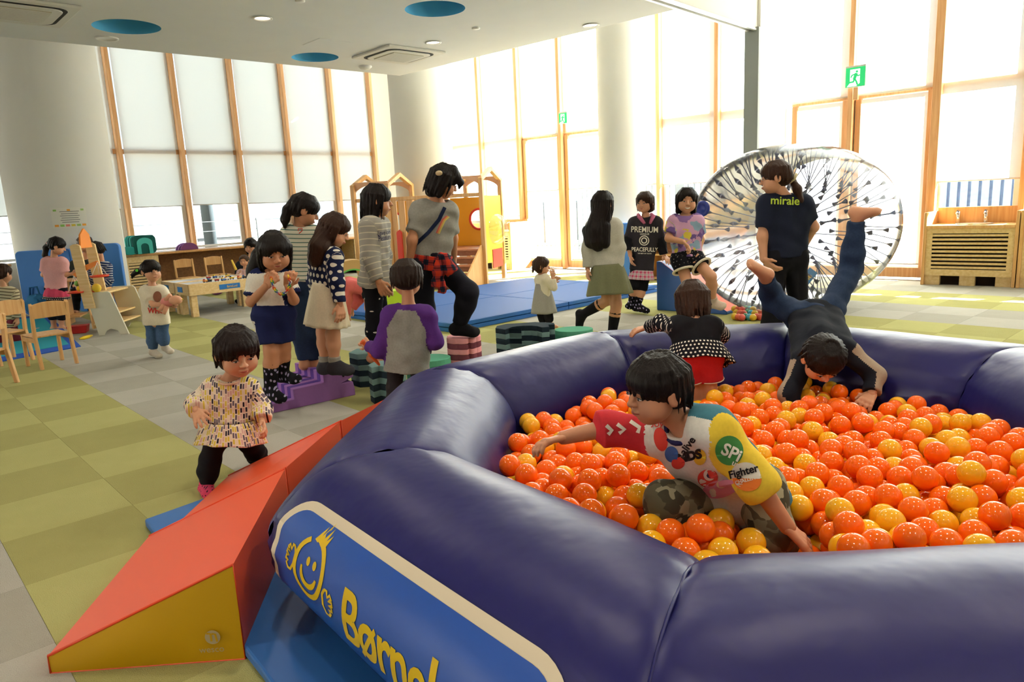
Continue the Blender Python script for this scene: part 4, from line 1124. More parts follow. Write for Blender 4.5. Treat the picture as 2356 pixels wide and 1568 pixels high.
            for sd in c.get('sides', 'ab'):
                if 't'+sd not in K: continue
                kn, an = K['k'+sd], K['a'+sd]; st_ = kn.lerp(an, q-1)
                pz_s = [('cc', an, st_, R_['an']+e*.9, R_['an']+(R_['ca']-R_['an'])*(2-q)*1.0+e*.9)]+foot(sd, e*.9)
                v, t, qd = sdf_mesh(pz_s, vx, .012*S)
                o = bpy.data.objects.new(c['name'], fast_mesh(c['name'], v, t, qd, True, mats_, None, v-npv(K['a'+sd]))); link(o, root)
            continue
        lo, hi = bounds(pz+late); s_ = Sdf(lo-.02, hi+.02, vx)
        for q in pz: s_.put(q, c.get('k', .028)*S)
        for p_, n_2 in cuts: s_.cut(p_, n_2)
        for q in late: s_.put(q, c.get('k', .028)*S)
        if cutn: s_.put(cutn, .01)
        s_.disp(wrinkle(c.get('wr', .0022)*S, c.get('wf', 40)/S, Y))
        v, t, q = s_.mesh()
        # garment coordinates
        bl = [(pel, nk, rt, fr_, .07*S, 0)]
        for i, sd in enumerate('ab'):
            if kd in ('top', 'sleeves') and 'e'+sd in K:
                for a, b_ in ((('s', 'e'), ('e', 'w')) if c.get('sl', (.6, .6))[i] > 1 else (('s', 'e'),)): bl.append((K[a+sd], K[b_+sd], None, None, R_['sh'], 1+i))
            if kd == 'pants' and 'k'+sd in K:
                for a, b_ in ((('h', 'k'), ('k', 'a')) if c.get('legs', (2, 2))[i] > 1 else (('h', 'k'),)): bl.append((K[a+sd], K[b_+sd], None, None, R_['hip'], 1+i))
        best = np.full(len(v), 9.0); pcs = np.zeros((len(v), 3), np.float32); bid = np.zeros(len(v), int); base = {}
        for a, b_, e1, e2, rr, idn in bl:
            av, bv = npv(a), npv(b_); d = bv-av; L = float(np.linalg.norm(d)); d = d/L; t0_ = np.clip((v-av)@d, 0, L)
            dist = np.linalg.norm(v-av-t0_[:, None]*d, axis=1)-rr
            if idn == 0:
                for tp_ in torso():
                    a2, b2 = npv(tp_[1]), npv(tp_[2]); d2 = b2-a2; L2 = float(d2@d2)+1e-9; tt = np.clip(((v-a2)@d2)/L2, 0, 1)
                    dist = np.minimum(dist, np.linalg.norm(v-a2-tt[:, None]*d2, axis=1)-(tp_[3]+(tp_[4]-tp_[3])*tt))
            if e1 is None:
                e1 = rt-Vector(d)*rt.dot(Vector(d)); e1 = e1.normalized() if e1.length > .1 else fr_; e2 = e1.cross(Vector(d))
            k = dist < best; best[k] = dist[k]; off = base.get(idn, 0)
            pv = v[k]-av; pcs[k] = np.stack([pv@npv(e1), pv@npv(e2), pv@d+off], 1); bid[k] = idn
            base[idn] = off+L
        mi = None
        if 'zone' in c:
            zv = c['zone'](bid, pcs, v, made)
            fi = np.concatenate([np.asarray(t).reshape(-1, 3)[:, 0], np.asarray(q).reshape(-1, 4)[:, 0]]).astype(int); mi = zv[fi]
        o = bpy.data.objects.new(c['name'], fast_mesh(c['name'], v, t, q, True, mats_, mi, pcs)); link(o, root)
        made[c['name']] = o
    return made
def decal(name, tp, c, ux, uy, target, m_, parent, off=.004, cam_cast=True, dirv=None):
    """lay a flat 2D shape on a garment by casting it along the sight line"""
    me = target.data; bv = BVHTree.FromPolygons([v.co.copy() for v in me.vertices], [tuple(p.vertices) for p in me.polygons])
    d = Vector(dirv).normalized() if dirv is not None else (c-Vector((0, 0, CAM_H))).normalized()
    V2, ok = [], []
    for x, y in tp[0]:
        p = c+ux*x+uy*y; h = bv.ray_cast(p-d*.5, d)
        if h[0] is None: V2.append(p); ok.append(False)
        else: V2.append(h[0]-d*off); ok.append(True)
    T2 = [t for t in tp[1] if all(ok[k] for k in t)]
    if not T2: return None
    o = bpy.data.objects.new(name, fast_mesh(name, V2, T2, None, True, [m_])); link(o, parent); return o
CAMX = CX
def dec_text(txt, size, px, py, Y, mk_, garment, m_, rot=0.0, bold=0.0, cell=.012, align='CENTER', kx=1.0, off=.004, shear=0, ux=None, uy=None):
    tp = text_tris(txt, size, cell, bold, align, shear)
    tp = ([(x*kx, y) for x, y in tp[0]], tp[1])
    u0, v0 = (ux or CX.copy()), (uy or CY.copy()); cr_, sr_ = math.cos(rot), math.sin(rot)
    return decal('lettering', tp, P(px, py, Y), u0*cr_+v0*sr_, v0*cr_-u0*sr_, mk_[garment], m_, mk_[garment], off)
def dec_shape(name, loops, px, py, Y, mk_, garment, m_, rot=0.0, off=.003, cell=.012):
    tp = shape_tris(loops, cell) if isinstance(loops, list) else loops
    cr_, sr_ = math.cos(rot), math.sin(rot)
    return decal(name, tp, P(px, py, Y), CX*cr_+CY*sr_, CY*cr_-CX*sr_, mk_[garment], m_, mk_[garment], off)

# ================================================================== PEOPLE
SK, SK2 = '#cd9673', '#bd8460'
HB, HBR = '#1a1310', '#3b2519'
Mc = dict(black=cloth('black_cotton', '#17171b'), navy=cloth('navy_cotton', '#1a2148'), cream=cloth('cream_cotton', '#e6dcc4'), white=cloth('white_cotton', '#e9e4d8'), grey=cloth('grey_marl', '#8a8880', var=.2),
          jeans=cloth('dark_denim', '#26344d', var=.25), jeans2=cloth('mid_denim', '#41597a', var=.25), red=cloth('red_cotton', '#b3262c'), teal=cloth('teal_cotton', '#3f6f7c'), yellow=cloth('yellow_cotton', '#e0bf3c'), purple=cloth('purple_cotton', '#4e2a6e'),
          pinkt=cloth('pink_cotton', '#dba3a0'), salmon=cloth('salmon_cotton', '#d56a66'), olive=cloth('olive_cotton', '#6f7053'), lgrey=cloth('light_grey_knit', '#b9b6a8', var=.15), sock=cloth('black_sock', '#141417'), gsock=cloth('grey_sock', '#8d8a80'), poly=cloth('navy_polo', '#1c2130'), maroon=cloth('maroon_cotton', '#6d2733'), dk=cloth('dark_olive', '#2c2f27'))
M_polka = dots('polka_black', '#15141a', '#e8e2d4', .020, .24); M_polkan = dots('polka_navy', '#1b2140', '#e6e0d0', .045, .30)
M_strg = stripes('stripe_green_white', '#ded9c6', '#3c6a5e', .028, .20); M_strgr = stripes('stripe_grey_cream', '#98948a', '#c9c0a8', .042, .16)
M_strn = stripes('stripe_navy', '#27335c', '#c3c5c8', .030, .35); M_strb = stripes('stripe_brown', '#cbbf9c', '#6a5c44', .034, .4)
M_tick = dots('tick_black', '#131318', '#cfcabd', .055, .09, 1.3, .5); M_plaid = plaid('plaid_red', '#1d2233', '#b8341f', '#0e1018', .075); M_plaidp = plaid('plaid_pink', '#e9dde0', '#c2486e', '#2a1c24', .045)
M_sockd = dots('sock_pattern', '#141418', '#9d95b5', .03, .2, 1.4, .6); M_sockp = dots('sock_pink', '#d8476a', '#2a2030', .018, .16, 1, .5)
M_kidprint = blotch('purple_print', ['#c79bb9', '#c79bb9', '#6a5189', '#d3c24e', '#c79bb9', '#8ba7bd', '#8a6aa0'], 16)
M_camo = blotch('camo', ['#5f5c48', '#7d7a63', '#474537', '#989479'], 26)
def print_tod():
    t = NT('toddler_print'); v, x, y, z = t.coord(attr='pc')
    xx = t.m('DIVIDE', t.m('ADD', x, 10.0), .0105); ci = t.m('FLOOR', xx); off = t.m('MULTIPLY', t.white(ci, .5), 5.0)
    zz = t.m('ADD', t.m('DIVIDE', t.m('ADD', z, 10.0), .028), off); ri = t.m('FLOOR', zz)
    r_ = t.white(ci, ri); col = t.ramp(r_, [(0, '#e9d6bc'), (.12, '#d8c04a'), (.42, '#6a5d68'), (.66, '#d9b0a4'), (.86, '#322b3a')], True)
    a = t.m('LESS_THAN', t.m('ABSOLUTE', t.m('SUBTRACT', t.m('FRACT', xx), .5)), .36); b = t.m('LESS_THAN', t.m('ABSOLUTE', t.m('SUBTRACT', t.m('FRACT', zz), .5)), .40)
    return t.fin(t.mix(t.m('MULTIPLY', a, b), '#ecdcc4', col), .9, .15)
M_tod = print_tod()
T_ = lambda name, m, **k: dict(kind='top', name=name, m=m, **k)
Pn = lambda name, m, **k: dict(kind='pants', name=name, m=m, **k)
So = lambda name, m, **k: dict(kind='sock', name=name, m=m, **k)
Sk = lambda name, m, **k: dict(kind='skirt', name=name, m=m, **k)

def dense(pts, n=6): return [(a[0]+(b_[0]-a[0])*k/n, a[1]+(b_[1]-a[1])*k/n) for a, b_ in zip(pts, pts[1:]) for k in range(n)]+[pts[-1]]
# 1 boy crawling through the balls
def z_boy(bid, pc, v, mk): return np.where(bid == 1, 1, np.where(bid == 2, 2, np.where(pc[:, 1] < .022, 3, 0)))
boy = person('boy in bright patchwork shirt with yellow sleeve reaching through the balls', 2.0, 1.06,
    dict(hd=(1512, 897, -.02), nk=(1580, 972, .0), sa=(1522, 1004, .12), sb=(1644, 990, -.09), ea=(1398, 984, .15), wa=(1296, 1006, .14), eb=(1740, 1108, -.14), wb=(1812, 1212, -.16),
         ha=(1662, 1136, .14), hb=(1742, 1122, .02), ka=(1530, 1156, .02), aa=(1612, 1240, .12), ta=(1668, 1250, .16), kb=(1778, 1225, -.06), ab=(1806, 1258, .12), tb=(1836, 1258, .18)),
    (-.93, -.33, -.14), (-.08, -.1, 1), .184, '#bd8260', HB, dict(style='short', fringe=-.03, cw=.33, amp=.012, vox=.0042),
    [T_('shirt', [Mc['white'], cloth('red_print_sleeve', '#bb2f35'), Mc['yellow'], Mc['teal']], sl=(1.12, 1.2), e=.018, cuff=.024, hem=.05, zone=z_boy, vox=.0044, neck=.03, wr=.003, wide=1.1),
     Pn('trousers', M_camo, legs=(1.95, 1.95), e=.016, rise=.02, vox=.008)], vox=.006,
    hand={'a': dict(to=(1243, 1018, .12), c=.55, n=(0, -.3, -1), L=.125, s=-1), 'b': dict(to=(1868, 1264, -.17), c=.35, n=(-.4, .3, -1), L=.135, s=1, sp=.3)}, mouth_open=1)
Yb = 1.85
M_inkb = mat('ink_black', '#1c1718', .8, .2); M_inkw = mat('ink_white', '#ece6d6', .8, .2); M_inkg = mat('ink_green', '#3c7a3d', .8, .2); M_inko = mat('ink_orange', '#e0762e', .8, .2); M_inkr = mat('ink_red', '#c53a2f', .8, .2); M_inkp = mat('ink_pink', '#dd8fa6', .8, .2); M_inkn = mat('ink_navy', '#2a2748', .8, .2); M_inkl = mat('ink_lime', '#b6cf45', .8, .2); M_inkbl = mat('ink_blue', '#3f5f9c', .8, .2); M_inky = mat('ink_yellow', '#e2bf3a', .8, .2)
dec_shape('shirt_badge', [arc(0, 0, .038, .040, 0, 345, 28)], 1678, 1036, Yb, boy, 'shirt', M_inkg)
dec_text('SPi', .046, 1678, 1052, Yb, boy, 'shirt', M_inkw, -.45, .0012, .01, off=.0055)
dec_text('ur', .022, 1690, 1072, Yb, boy, 'shirt', M_inkw, -.45, .0006, .01, off=.0055)
dec_shape('shirt_badge', [arc(0, 0, .040, .034, 0, 345, 28)], 1715, 1092, Yb, boy, 'shirt', M_inkw)
dec_shape('shirt_badge', [arc(0, 0, .040, .034, 195, 375, 18)], 1718, 1100, Yb, boy, 'shirt', M_inko, -.25, .0045)
dec_text('Fighter', .029, 1712, 1092, Yb, boy, 'shirt', M_inkb, .26, .0008, .01, off=.0058)
dec_text('CHALLENGE', .013, 1722, 1106, Yb, boy, 'shirt', M_inkw, .26, .0003, .01, off=.0064)
dec_text('alive', .030, 1588, 1030, Yb, boy, 'shirt', M_inkb, .95, .0008, .01)
dec_text('MDS', .034, 1588, 1058, Yb, boy, 'shirt', M_inkb, .22, .0022, .01)
dec_shape('shirt_badge', [arc(0, 0, .018, .022, 0, 345, 20)], 1610, 1052, Yb, boy, 'shirt', M_inky, 0, .0025)
dec_text('JOY', .020, 1512, 982, Yb, boy, 'shirt', M_inkr, -.25, .0006, .01, off=.006)
for q, (px, py, rx, ry, m_, o_) in enumerate(((1628, 1100, .030, .026, M_inkr, .003), (1655, 1125, .052, .026, M_inkp, .0034), (1632, 1092, .017, .017, M_inkw, .0045), (1632, 1093, .008, .008, M_inkn, .0056), (1660, 1113, .015, .012, M_inkw, .0045), (1660, 1114, .007, .006, M_inkn, .0056), (1520, 1010, .020, .036, M_inkr, .003), (1545, 1045, .020, .024, M_inkbl, .003), (1560, 1065, .02, .018, M_inkr, .003), (1760, 1030, .022, .032, M_inkr, .003), (1770, 1050, .014, .018, M_inky, .0045))):
    dec_shape('shirt_print', [arc(0, 0, rx, ry, 0, 345, 20)], px, py, Yb, boy, 'shirt', m_, .2, o_)
for q, pts in enumerate((((1450, 968), (1475, 985), (1470, 1000)), ((1420, 975), (1440, 990), (1425, 1000)), ((1395, 978), (1410, 992), (1400, 1003)))):
    pp = [((x-pts[0][0])*Yb/FPX, -(y-pts[0][1])*Yb/FPX) for x, y in pts]; dec_shape('sleeve_print', stroke(pp, .012), pts[0][0], pts[0][1], Yb+.1, boy, 'shirt', M_inkw)

K = boy['K']; c = K['nk']+boy['up']*.012+boy['fr']*.012
b = MB(); b.tube([c+boy['rt']*(math.cos(a*.2618)*.058)+boy['fr']*(math.sin(a*.2618)*.060)-boy['up']*(.018*max(0, math.sin(a*.2618))) for a in range(24)], .008, 8, False, True); b.obj('neck_band', cloth('navy_rib', '#231f45'), boy['root'])
# 2 girl climbing onto the far tube
def z_vest(bid, pc, v, mk): return np.where(bid > 0, 1, 0)
g_polka = person('small girl in polka dot sleeves and red shorts leaning on far pool tube', 3.42, .93,
    dict(hd=(1592, 692, .16), nk=(1598, 745, .06), sa=(1556, 752, .04), sb=(1642, 752, .04), ea=(1520, 742, .16), wa=(1490, 752, .34), eb=(1660, 770, .18), wb=(1648, 750, .34),
         ha=(1580, 822, -.02), hb=(1630, 820, -.02), ka=(1592, 900, .0), aa=(1600, 985, -.02), ta=(1600, 1005, .08), kb=(1630, 895, .0), ab=(1632, 975, .0), tb=(1634, 995, .1)),
    (-.1, .93, -.3), (0, .2, 1), .178, SK, HBR, dict(style='long', drop=.45, amp=.016),
    [Pn('shorts', Mc['red'], legs=(.66, .66), e=.014, cuff=.028, rise=.03, vox=.007), T_('shirt', [Mc['black'], M_polka], sl=(1.9, 1.9), e=.011, hem=-.01, zone=z_vest, vox=.007),
     Sk('ruffle', M_polka, top=.06, len=.095, r0=.125, r1=.165, folds=9, amp=.07, flat=.85)], vox=.0075, face=False,
    hand={'a': dict(to=(1462, 760, .36), c=.3, n=(0, .2, -1), s=-1, sp=.3), 'b': dict(n=(0, .2, -1))})

for sd in 'ab':
    K = g_polka['K']; q = K['h'+sd].lerp(K['k'+sd], .655); d = (K['k'+sd]-K['h'+sd]).normalized(); e1 = d.orthogonal().normalized(); e2 = d.cross(e1)
    b = MB(); b.tube([q+(e1*math.cos(t*.35)+e2*math.sin(t*.35))*.0735 for t in range(18)], .0025, 6, False, True); b.obj('hem_trim', Mc['cream'], g_polka['root'])
# 3 boy diving head first over the tube
def z_dive(bid, pc, v, mk):
    a = np.arctan2(pc[:, 1], pc[:, 0]); return np.where((bid > 0) & (np.abs(pc[:, 0]) > .014) & (pc[:, 0]*np.where(bid == 1, -1, 1) > .014), 1, 0)
diver = person('boy in jeans tumbling head first over far pool tube', 3.5, 1.0,
    dict(hd=(1893, 826, -.30), nk=(1893, 792, -.14), sa=(1846, 838, -.14), sb=(1946, 806, -.14), ea=(1815, 905, -.24), wa=(1832, 965, -.26), eb=(2012, 862, -.22), wb=(2006, 906, -.28),
         ha=(1838, 728, .26), hb=(1908, 716, .28), ka=(1778, 690, .46), aa=(1762, 640, .34), ta=(1722, 602, .26), kb=(1957, 622, .50), ab=(1972, 500, .46), tb=(2024, 484, .38)),
    (.02, -.55, -.84), (0, -.84, .54), .196, SK, HB, dict(style='short', fringe=.02, cw=.32, amp=.011, vox=.005),
    [Pn('jeans', Mc['jeans'], legs=(1.95, 1.93), e=.016, cuff=.018, rise=.05, vox=.0075, wr=.004), T_('shirt', [cloth('charcoal_top', '#1b1e26'), cloth('beige_panel', '#a08f7c')], sl=(1.9, 1.9), e=.015, hem=.0, zone=z_dive, vox=.0056, wr=.003)], vox=.007, toes=True, smile=False,
    hand={'b': dict(to=(1975, 945, -.36), c=.45, n=(-.2, .3, -1), s=-1, sp=.25), 'a': dict(c=.4)})

# 4 staff member
staff = person('woman in navy shirt with green back lettering beside clear roller', 5.2, 1.26,
    dict(hd=(1784, 410, -.02), nk=(1803, 452, .0), sa=(1764, 472, .0), sb=(1850, 474, .02), ea=(1754, 545, -.03), wa=(1757, 596, -.06), eb=(1872, 522, .02), wb=(1852, 562, .18),
         ha=(1786, 590, .0), hb=(1830, 590, .0), ka=(1778, 705, .0), aa=(1768, 822, .05), ta=(1750, 838, .18), kb=(1838, 705, .06), ab=(1846, 815, .1), tb=(1850, 830, .24)),
    (-.93, .25, -.12), (.06, 0, 1), .212, SK, HBR, dict(style='tied', fringe=.03, chain=[[(1812, 408, .02, .035), (1822, 412, .0, .022), (1834, 435, -.04, .030), (1842, 462, -.05, .022), (1846, 478, -.05, .008)]], amp=.01),
    [Pn('trousers', Mc['black'], legs=(1.96, 1.96), e=.012, rise=.08, vox=.009), T_('shirt', Mc['poly'], sl=(.72, .72), e=.016, cuff=.024, hem=.0, vox=.008, wr=.003), So('sock', Mc['sock'])], vox=.008,
    hand={'a': dict(to=(1772, 612, -.08), c=.5)})
dec_text('miraie', .082, 1806, 470, 5.1, staff, 'shirt', M_inkl, -.035, .0012, .02, off=.006)
b = MB(); b.tube([staff['H'](-.30, .30, .03), staff['H'](-.32, .05, .03)], .0025, 6); b.tube([staff['H'](.15+.07*math.cos(t*.524), .455, .0+.055*math.sin(t*.524)) for t in range(12)], .002, 6, False, True); b.tube([staff['H'](-.15+.07*math.cos(t*.524), .455, .0+.055*math.sin(t*.524)) for t in range(12)], .002, 6, False, True); b.obj('spectacles', mat('spectacle_frame', '#5b4a48', .3, .5), staff['root'])
c = P(1820, 410, 5.18); b = MB(); b.tube([c+Vector((-.012, 0, -.03)), c+Vector((.012, -.03, 0)), c+Vector((.03, -.02, .03))], [.010, .014, .010], 10); b.obj('hair_tie', mat('cream_satin', '#cfc39a', .5, .4), staff['root'])

# 5 smiling girl
smile = person('smiling girl in pink and purple print tee with black shorts', 6.3, 1.08,
    dict(hd=(1580, 462, .0), nk=(1577, 497, .02), sa=(1550, 512, .02), sb=(1604, 510, .02), ea=(1538, 548, -.02), wa=(1572, 556, -.16), eb=(1612, 552, .02), wb=(1606, 582, -.03),
         ha=(1566, 596, .0), hb=(1596, 594, .0), ka=(1582, 655, -.10), aa=(1588, 705, .0), ta=(1600, 715, -.1), kb=(1636, 636, -.15), ab=(1640, 694, -.02), tb=(1664, 706, -.1)),
    (-.12, -.97, -.1), (.05, -.05, 1), .196, SK, HB, dict(style='bob', drop=.42, fringe=.10, cw=.27),
    [Pn('shorts', dots('tick_shorts', '#16161c', '#8d8a86', .03, .12, 1, .5), legs=(.45, .45), e=.02, cuff=.028, rise=.05), T_('shirt', M_kidprint, sl=(.72, .72), e=.016, cuff=.026, hem=-.015, vox=.008), So('sock', cloth('print_sock', '#c9b7a6'), **{'from': 1.8})], smile=True,
    hand={'a': dict(to=(1590, 572, -.2), c=.8, n=(0, -.3, -1))})
for sd in 'ab':
    K = smile['K']; q = K['h'+sd].lerp(K['k'+sd], .45); d = (K['k'+sd]-K['h'+sd]).normalized(); e1 = d.orthogonal().normalized(); e2 = d.cross(e1)
    b = MB(); b.tube([q+(e1*math.cos(t*.35)+e2*math.sin(t*.35))*.092 for t in range(18)], .011, 8, False, True); b.obj('shorts_trim', Mc['cream'], smile['root'])

# 6 girl in charcoal lettered tunic
def z_prem(bid, pc, v, mk): return np.where((bid > 0) & (pc[:, 2] > .16), 1, 0)
prem = person('girl in charcoal lettered tunic with pink plaid hem standing by foam ramp', 7.9, 1.1,
    dict(hd=(1484, 466, .0), nk=(1485, 500, .02), sa=(1458, 514, .02), sb=(1512, 512, .02), ea=(1444, 552, .0), wa=(1450, 588, -.04), eb=(1520, 556, .02), wb=(1528, 588, .0),
         ha=(1466, 612, .0), hb=(1488, 612, .0), ka=(1458, 655, -.02), aa=(1454, 694, .1), ta=(1446, 706, .0), kb=(1478, 660, .0), ab=(1466, 702, .0), tb=(1490, 716, -.14)),
    (-.6, -.78, -.12), (0, 0, 1), .205, SK, HBR, dict(style='bob', drop=.32, fringe=.06, cw=.27),
    [Pn('leggings', Mc['black'], legs=(1.1, 1.1), e=.008, rise=.04), T_('shirt', [cloth('charcoal_tunic', '#2e2b30'), Mc['black']], sl=(1.65, 1.9), e=.018, hem=.04, zone=z_prem, flare=.012), Sk('plaid_hem', M_plaidp, top=-.02, len=.125, r0=.115, r1=.14, folds=10, amp=.03), So('sock', M_sockd, **{'from': 1.55})], vox=.0095,
    hand={'b': dict(to=(1541, 602, -.08), c=.3, n=(0, 0, -1), sp=.25)})
for txt, sz, py, kx in (('PREMIUM', .088, 534, 1.0), ('LEAGUE', .028, 540, 1.2), ('PEACEFULLY', .062, 578, 1.0), ('THE BEST OF YOUTH', .016, 584, 1.2)):
    dec_text(txt, sz, 1483, py, 7.78, prem, 'shirt', M_inkw, -.02, .0012 if sz > .03 else .0004, .02, kx=kx*.82, off=.007)
dec_shape('shirt_emblem', stroke(arc(0, 0, .050, .050, 0, 345, 24), .010, True), 1482, 553, 7.78, prem, 'shirt', M_inkw, 0, .007)
dec_shape('shirt_emblem', stroke(arc(0, 0, .028, .028, 0, 345, 20), .012, True), 1482, 553, 7.78, prem, 'shirt', M_inkw, 0, .007)
b = MB(); K = prem['K']; nkp = K['nk']
for s in (-1, 1): b.tube([nkp+Vector((s*.07, .04, .03)), nkp+Vector((s*.075, -.04, .01)), nkp+Vector((s*.03, -.105, -.06))], [.02, .026, .014], 8)
b.obj('plaid_collar', cloth('pink_plaid_collar', '#b5647f'), prem['root'])

# 7 long-haired girl walking away
longh = person('girl with very long black hair in grey cardigan and olive skirt', 6.5, 1.12,
    dict(hd=(1388, 470, .0), nk=(1390, 506, .02), sa=(1364, 522, .0), sb=(1416, 522, .02), ea=(1352, 572, .0), wa=(1352, 618, -.02), eb=(1426, 572, .0), wb=(1420, 622, -.06),
         ha=(1380, 612, .0), hb=(1414, 612, .0), ka=(1398, 690, .05), aa=(1342, 722, .22), ta=(1332, 750, .26), kb=(1418, 700, -.02), ab=(1408, 768, .0), tb=(1422, 782, -.02)),
    (.75, .62, -.05), (0, 0, 1), .205, SK, HB, dict(style='long', drop=.6, amp=.012, chain=[[(1378, 490, -.04, .07), (1368, 530, -.06, .085), (1372, 555, -.07, .075), (1376, 566, -.07, .05)], [(1352, 530, -.03, .05), (1358, 558, -.05, .05)], [(1392, 520, -.06, .05), (1392, 560, -.08, .045)]]),
    [T_('cardigan', Mc['lgrey'], sl=(1.92, 1.92), e=.02, cuff=.020, hem=-.01, wide=1.05), Sk('skirt', Mc['olive'], top=.02, len=.27, r0=.135, r1=.21, folds=9, amp=.05, hemw=.03, flat=.95), So('sock', Mc['sock'], **{'from': 1.25})], vox=.009,
    hand={'b': dict(to=(1412, 650, -.06), c=.4)})

# 8 toddler in grey dress
tod_g = person('tiny toddler in grey smock with hand at mouth behind pool', 7.3, .80,
    dict(hd=(1246, 612, .0), nk=(1247, 632, .0), sa=(1240, 642, .08), sb=(1256, 642, -.08), ea=(1262, 662, .10), wa=(1274, 648, .08), eb=(1274, 660, -.10), wb=(1272, 638, -.10),
         ha=(1244, 696, .05), hb=(1256, 696, -.05), ka=(1246, 724, .04), aa=(1252, 748, .05), ta=(1262, 753, .05), kb=(1262, 724, -.04), ab=(1266, 747, -.04), tb=(1283, 752, -.05)),
    (.96, -.1, -.1), (0, 0, 1), .168, SK, HBR, dict(style='toddler', fringe=.05),
    [T_('blouse', Mc['cream'], sl=(1.85, 1.85), e=.014, hem=-.02), Sk('smock', cloth('grey_smock', '#96938a'), top=.20, len=.30, r0=.07, r1=.145, folds=5, amp=.05, flat=.9), Pn('leggings', Mc['black'], legs=(1.7, 1.7), e=.010, rise=.03)], vox=.0095, belly=.012)

# 9 woman stepping over the blocks
mum = person('woman in grey tee with red plaid shirt tied at waist stepping up', 5.2, 1.26,
    dict(hd=(1020, 418, .0), nk=(1004, 466, .0), sa=(966, 484, -.03), sb=(1032, 488, .06), ea=(948, 552, -.10), wa=(942, 612, -.06), eb=(1042, 548, .16), wb=(1044, 590, .24),
         ha=(970, 610, -.02), hb=(1012, 606, .06), ka=(978, 712, .04), aa=(974, 826, .14), ta=(1004, 838, .06), kb=(1078, 672, -.06), ab=(1056, 750, .0), tb=(1096, 766, -.06)),
    (.80, .28, -.40), (.35, .05, 1), .212, SK2, HB, dict(style='bob', drop=.42, fringe=.05, cw=.24, amp=.014, chain=[[(1040, 395, -.02, .05), (1060, 420, -.02, .022), (1056, 434, -.02, .008)]]),
    [Pn('trousers', cloth('black_trousers', '#1a1a22'), legs=(1.9, 1.9), e=.014, cuff=.020, rise=.07), T_('shirt', Mc['grey'], sl=(.72, .72), e=.013, cuff=.022, hem=.02, vox=.0075, wr=.004),
     Sk('tied_shirt', M_plaid, top=.075, len=.10, r0=.15, r1=.165, folds=5, amp=.05, flat=.85), So('sock', Mc['sock'], **{'from': 1.88})], vox=.008, hand={'a': dict(c=.5)})
for pts, r0 in (((( 1016, 590), (1010, 625), (1004, 660)), .045), (((1022, 592), (1034, 618), (1042, 628)), .05), (((1010, 625), (1018, 660), (1016, 674)), .03)):
    pr_ = []
    q_ = [P(x, y, 5.02) for x, y in pts]
    for a, b_ in zip(q_, q_[1:]): pr_.append(('c', a, b_, r0*.7, r0))
    v, t, q = sdf_mesh(pr_, .008, .02, [(q_[-1]-Vector((0, 0, .0)), (q_[-1]-q_[-2]).normalized())], wrinkle(.004, 60))
    o = bpy.data.objects.new('tied_sleeve', fast_mesh('tied_sleeve', v, t, q, True, [M_plaid], None, v)); link(o, mum['root'])
decal('shoulder_strap', stroke(dense([((x-995)*5/FPX, -(y-540)*5/FPX) for x, y in ((1024, 476), (1010, 505), (985, 535), (958, 560), (948, 570))]), .026), P(995, 540, 5.0), CX, CY, mum['shirt'], cloth('navy_strap', '#1d2742'), mum['root'], .006)
for k, c_ in enumerate(('#b5524c', '#c98a4e', '#c0b25c')): decal('shirt_rainbow', stroke([((x+k*3-1018)*5/FPX, -(y+k-515)*5/FPX) for x, y in ((1028, 496), (1018, 505), (1010, 522), (1004, 536))], .009), P(1018, 515, 5.0), CX, CY, mum['shirt'], mat('rainbow_%d' % k, c_, .8, .2), mum['shirt'], .005)
b = MB(); b.ball(P(1010, 398, 5.08), .018, 2, (1.4, 1, 1)); b.obj('hair_bobble', mat('cream_bobble', '#c9b58c', .5, .4), mum['root'])

# 10 girl in grey striped top
g_str = person('girl with black bob in grey striped long top and black leggings', 5.15, 1.12,
    dict(hd=(868, 462, .0), nk=(862, 505, .0), sa=(850, 524, -.12), sb=(874, 520, .12), ea=(852, 592, -.16), wa=(872, 648, -.18), eb=(884, 590, .16), wb=(890, 645, .14),
         ha=(858, 648, -.06), hb=(866, 646, .07), ka=(862, 730, -.05), aa=(860, 815, -.02), ta=(888, 828, -.04), kb=(872, 730, .07), ab=(876, 815, .1), tb=(902, 828, .1)),
    (.93, .2, -.12), (0, 0, 1), .205, SK2, HB, dict(style='bob', drop=.52, fringe=-.02, cw=.26, amp=.012),
    [Pn('leggings', M_tick, legs=(1.85, 1.85), e=.011, rise=.05), T_('top', M_strgr, sl=(1.92, 1.92), e=.022, cuff=.020, hem=.03, flare=.03, wide=1.12, vox=.008)], vox=.0085,
    hand={'a': dict(to=(884, 672, -.18), c=.6)})
for txt, py in (('Love one', 540), ('Pleasure', 552)): dec_text(txt, .05, 886, py, 5.02, g_str, 'top', M_inkn, .18, .0005, .015, kx=.55, off=.006, shear=.3)

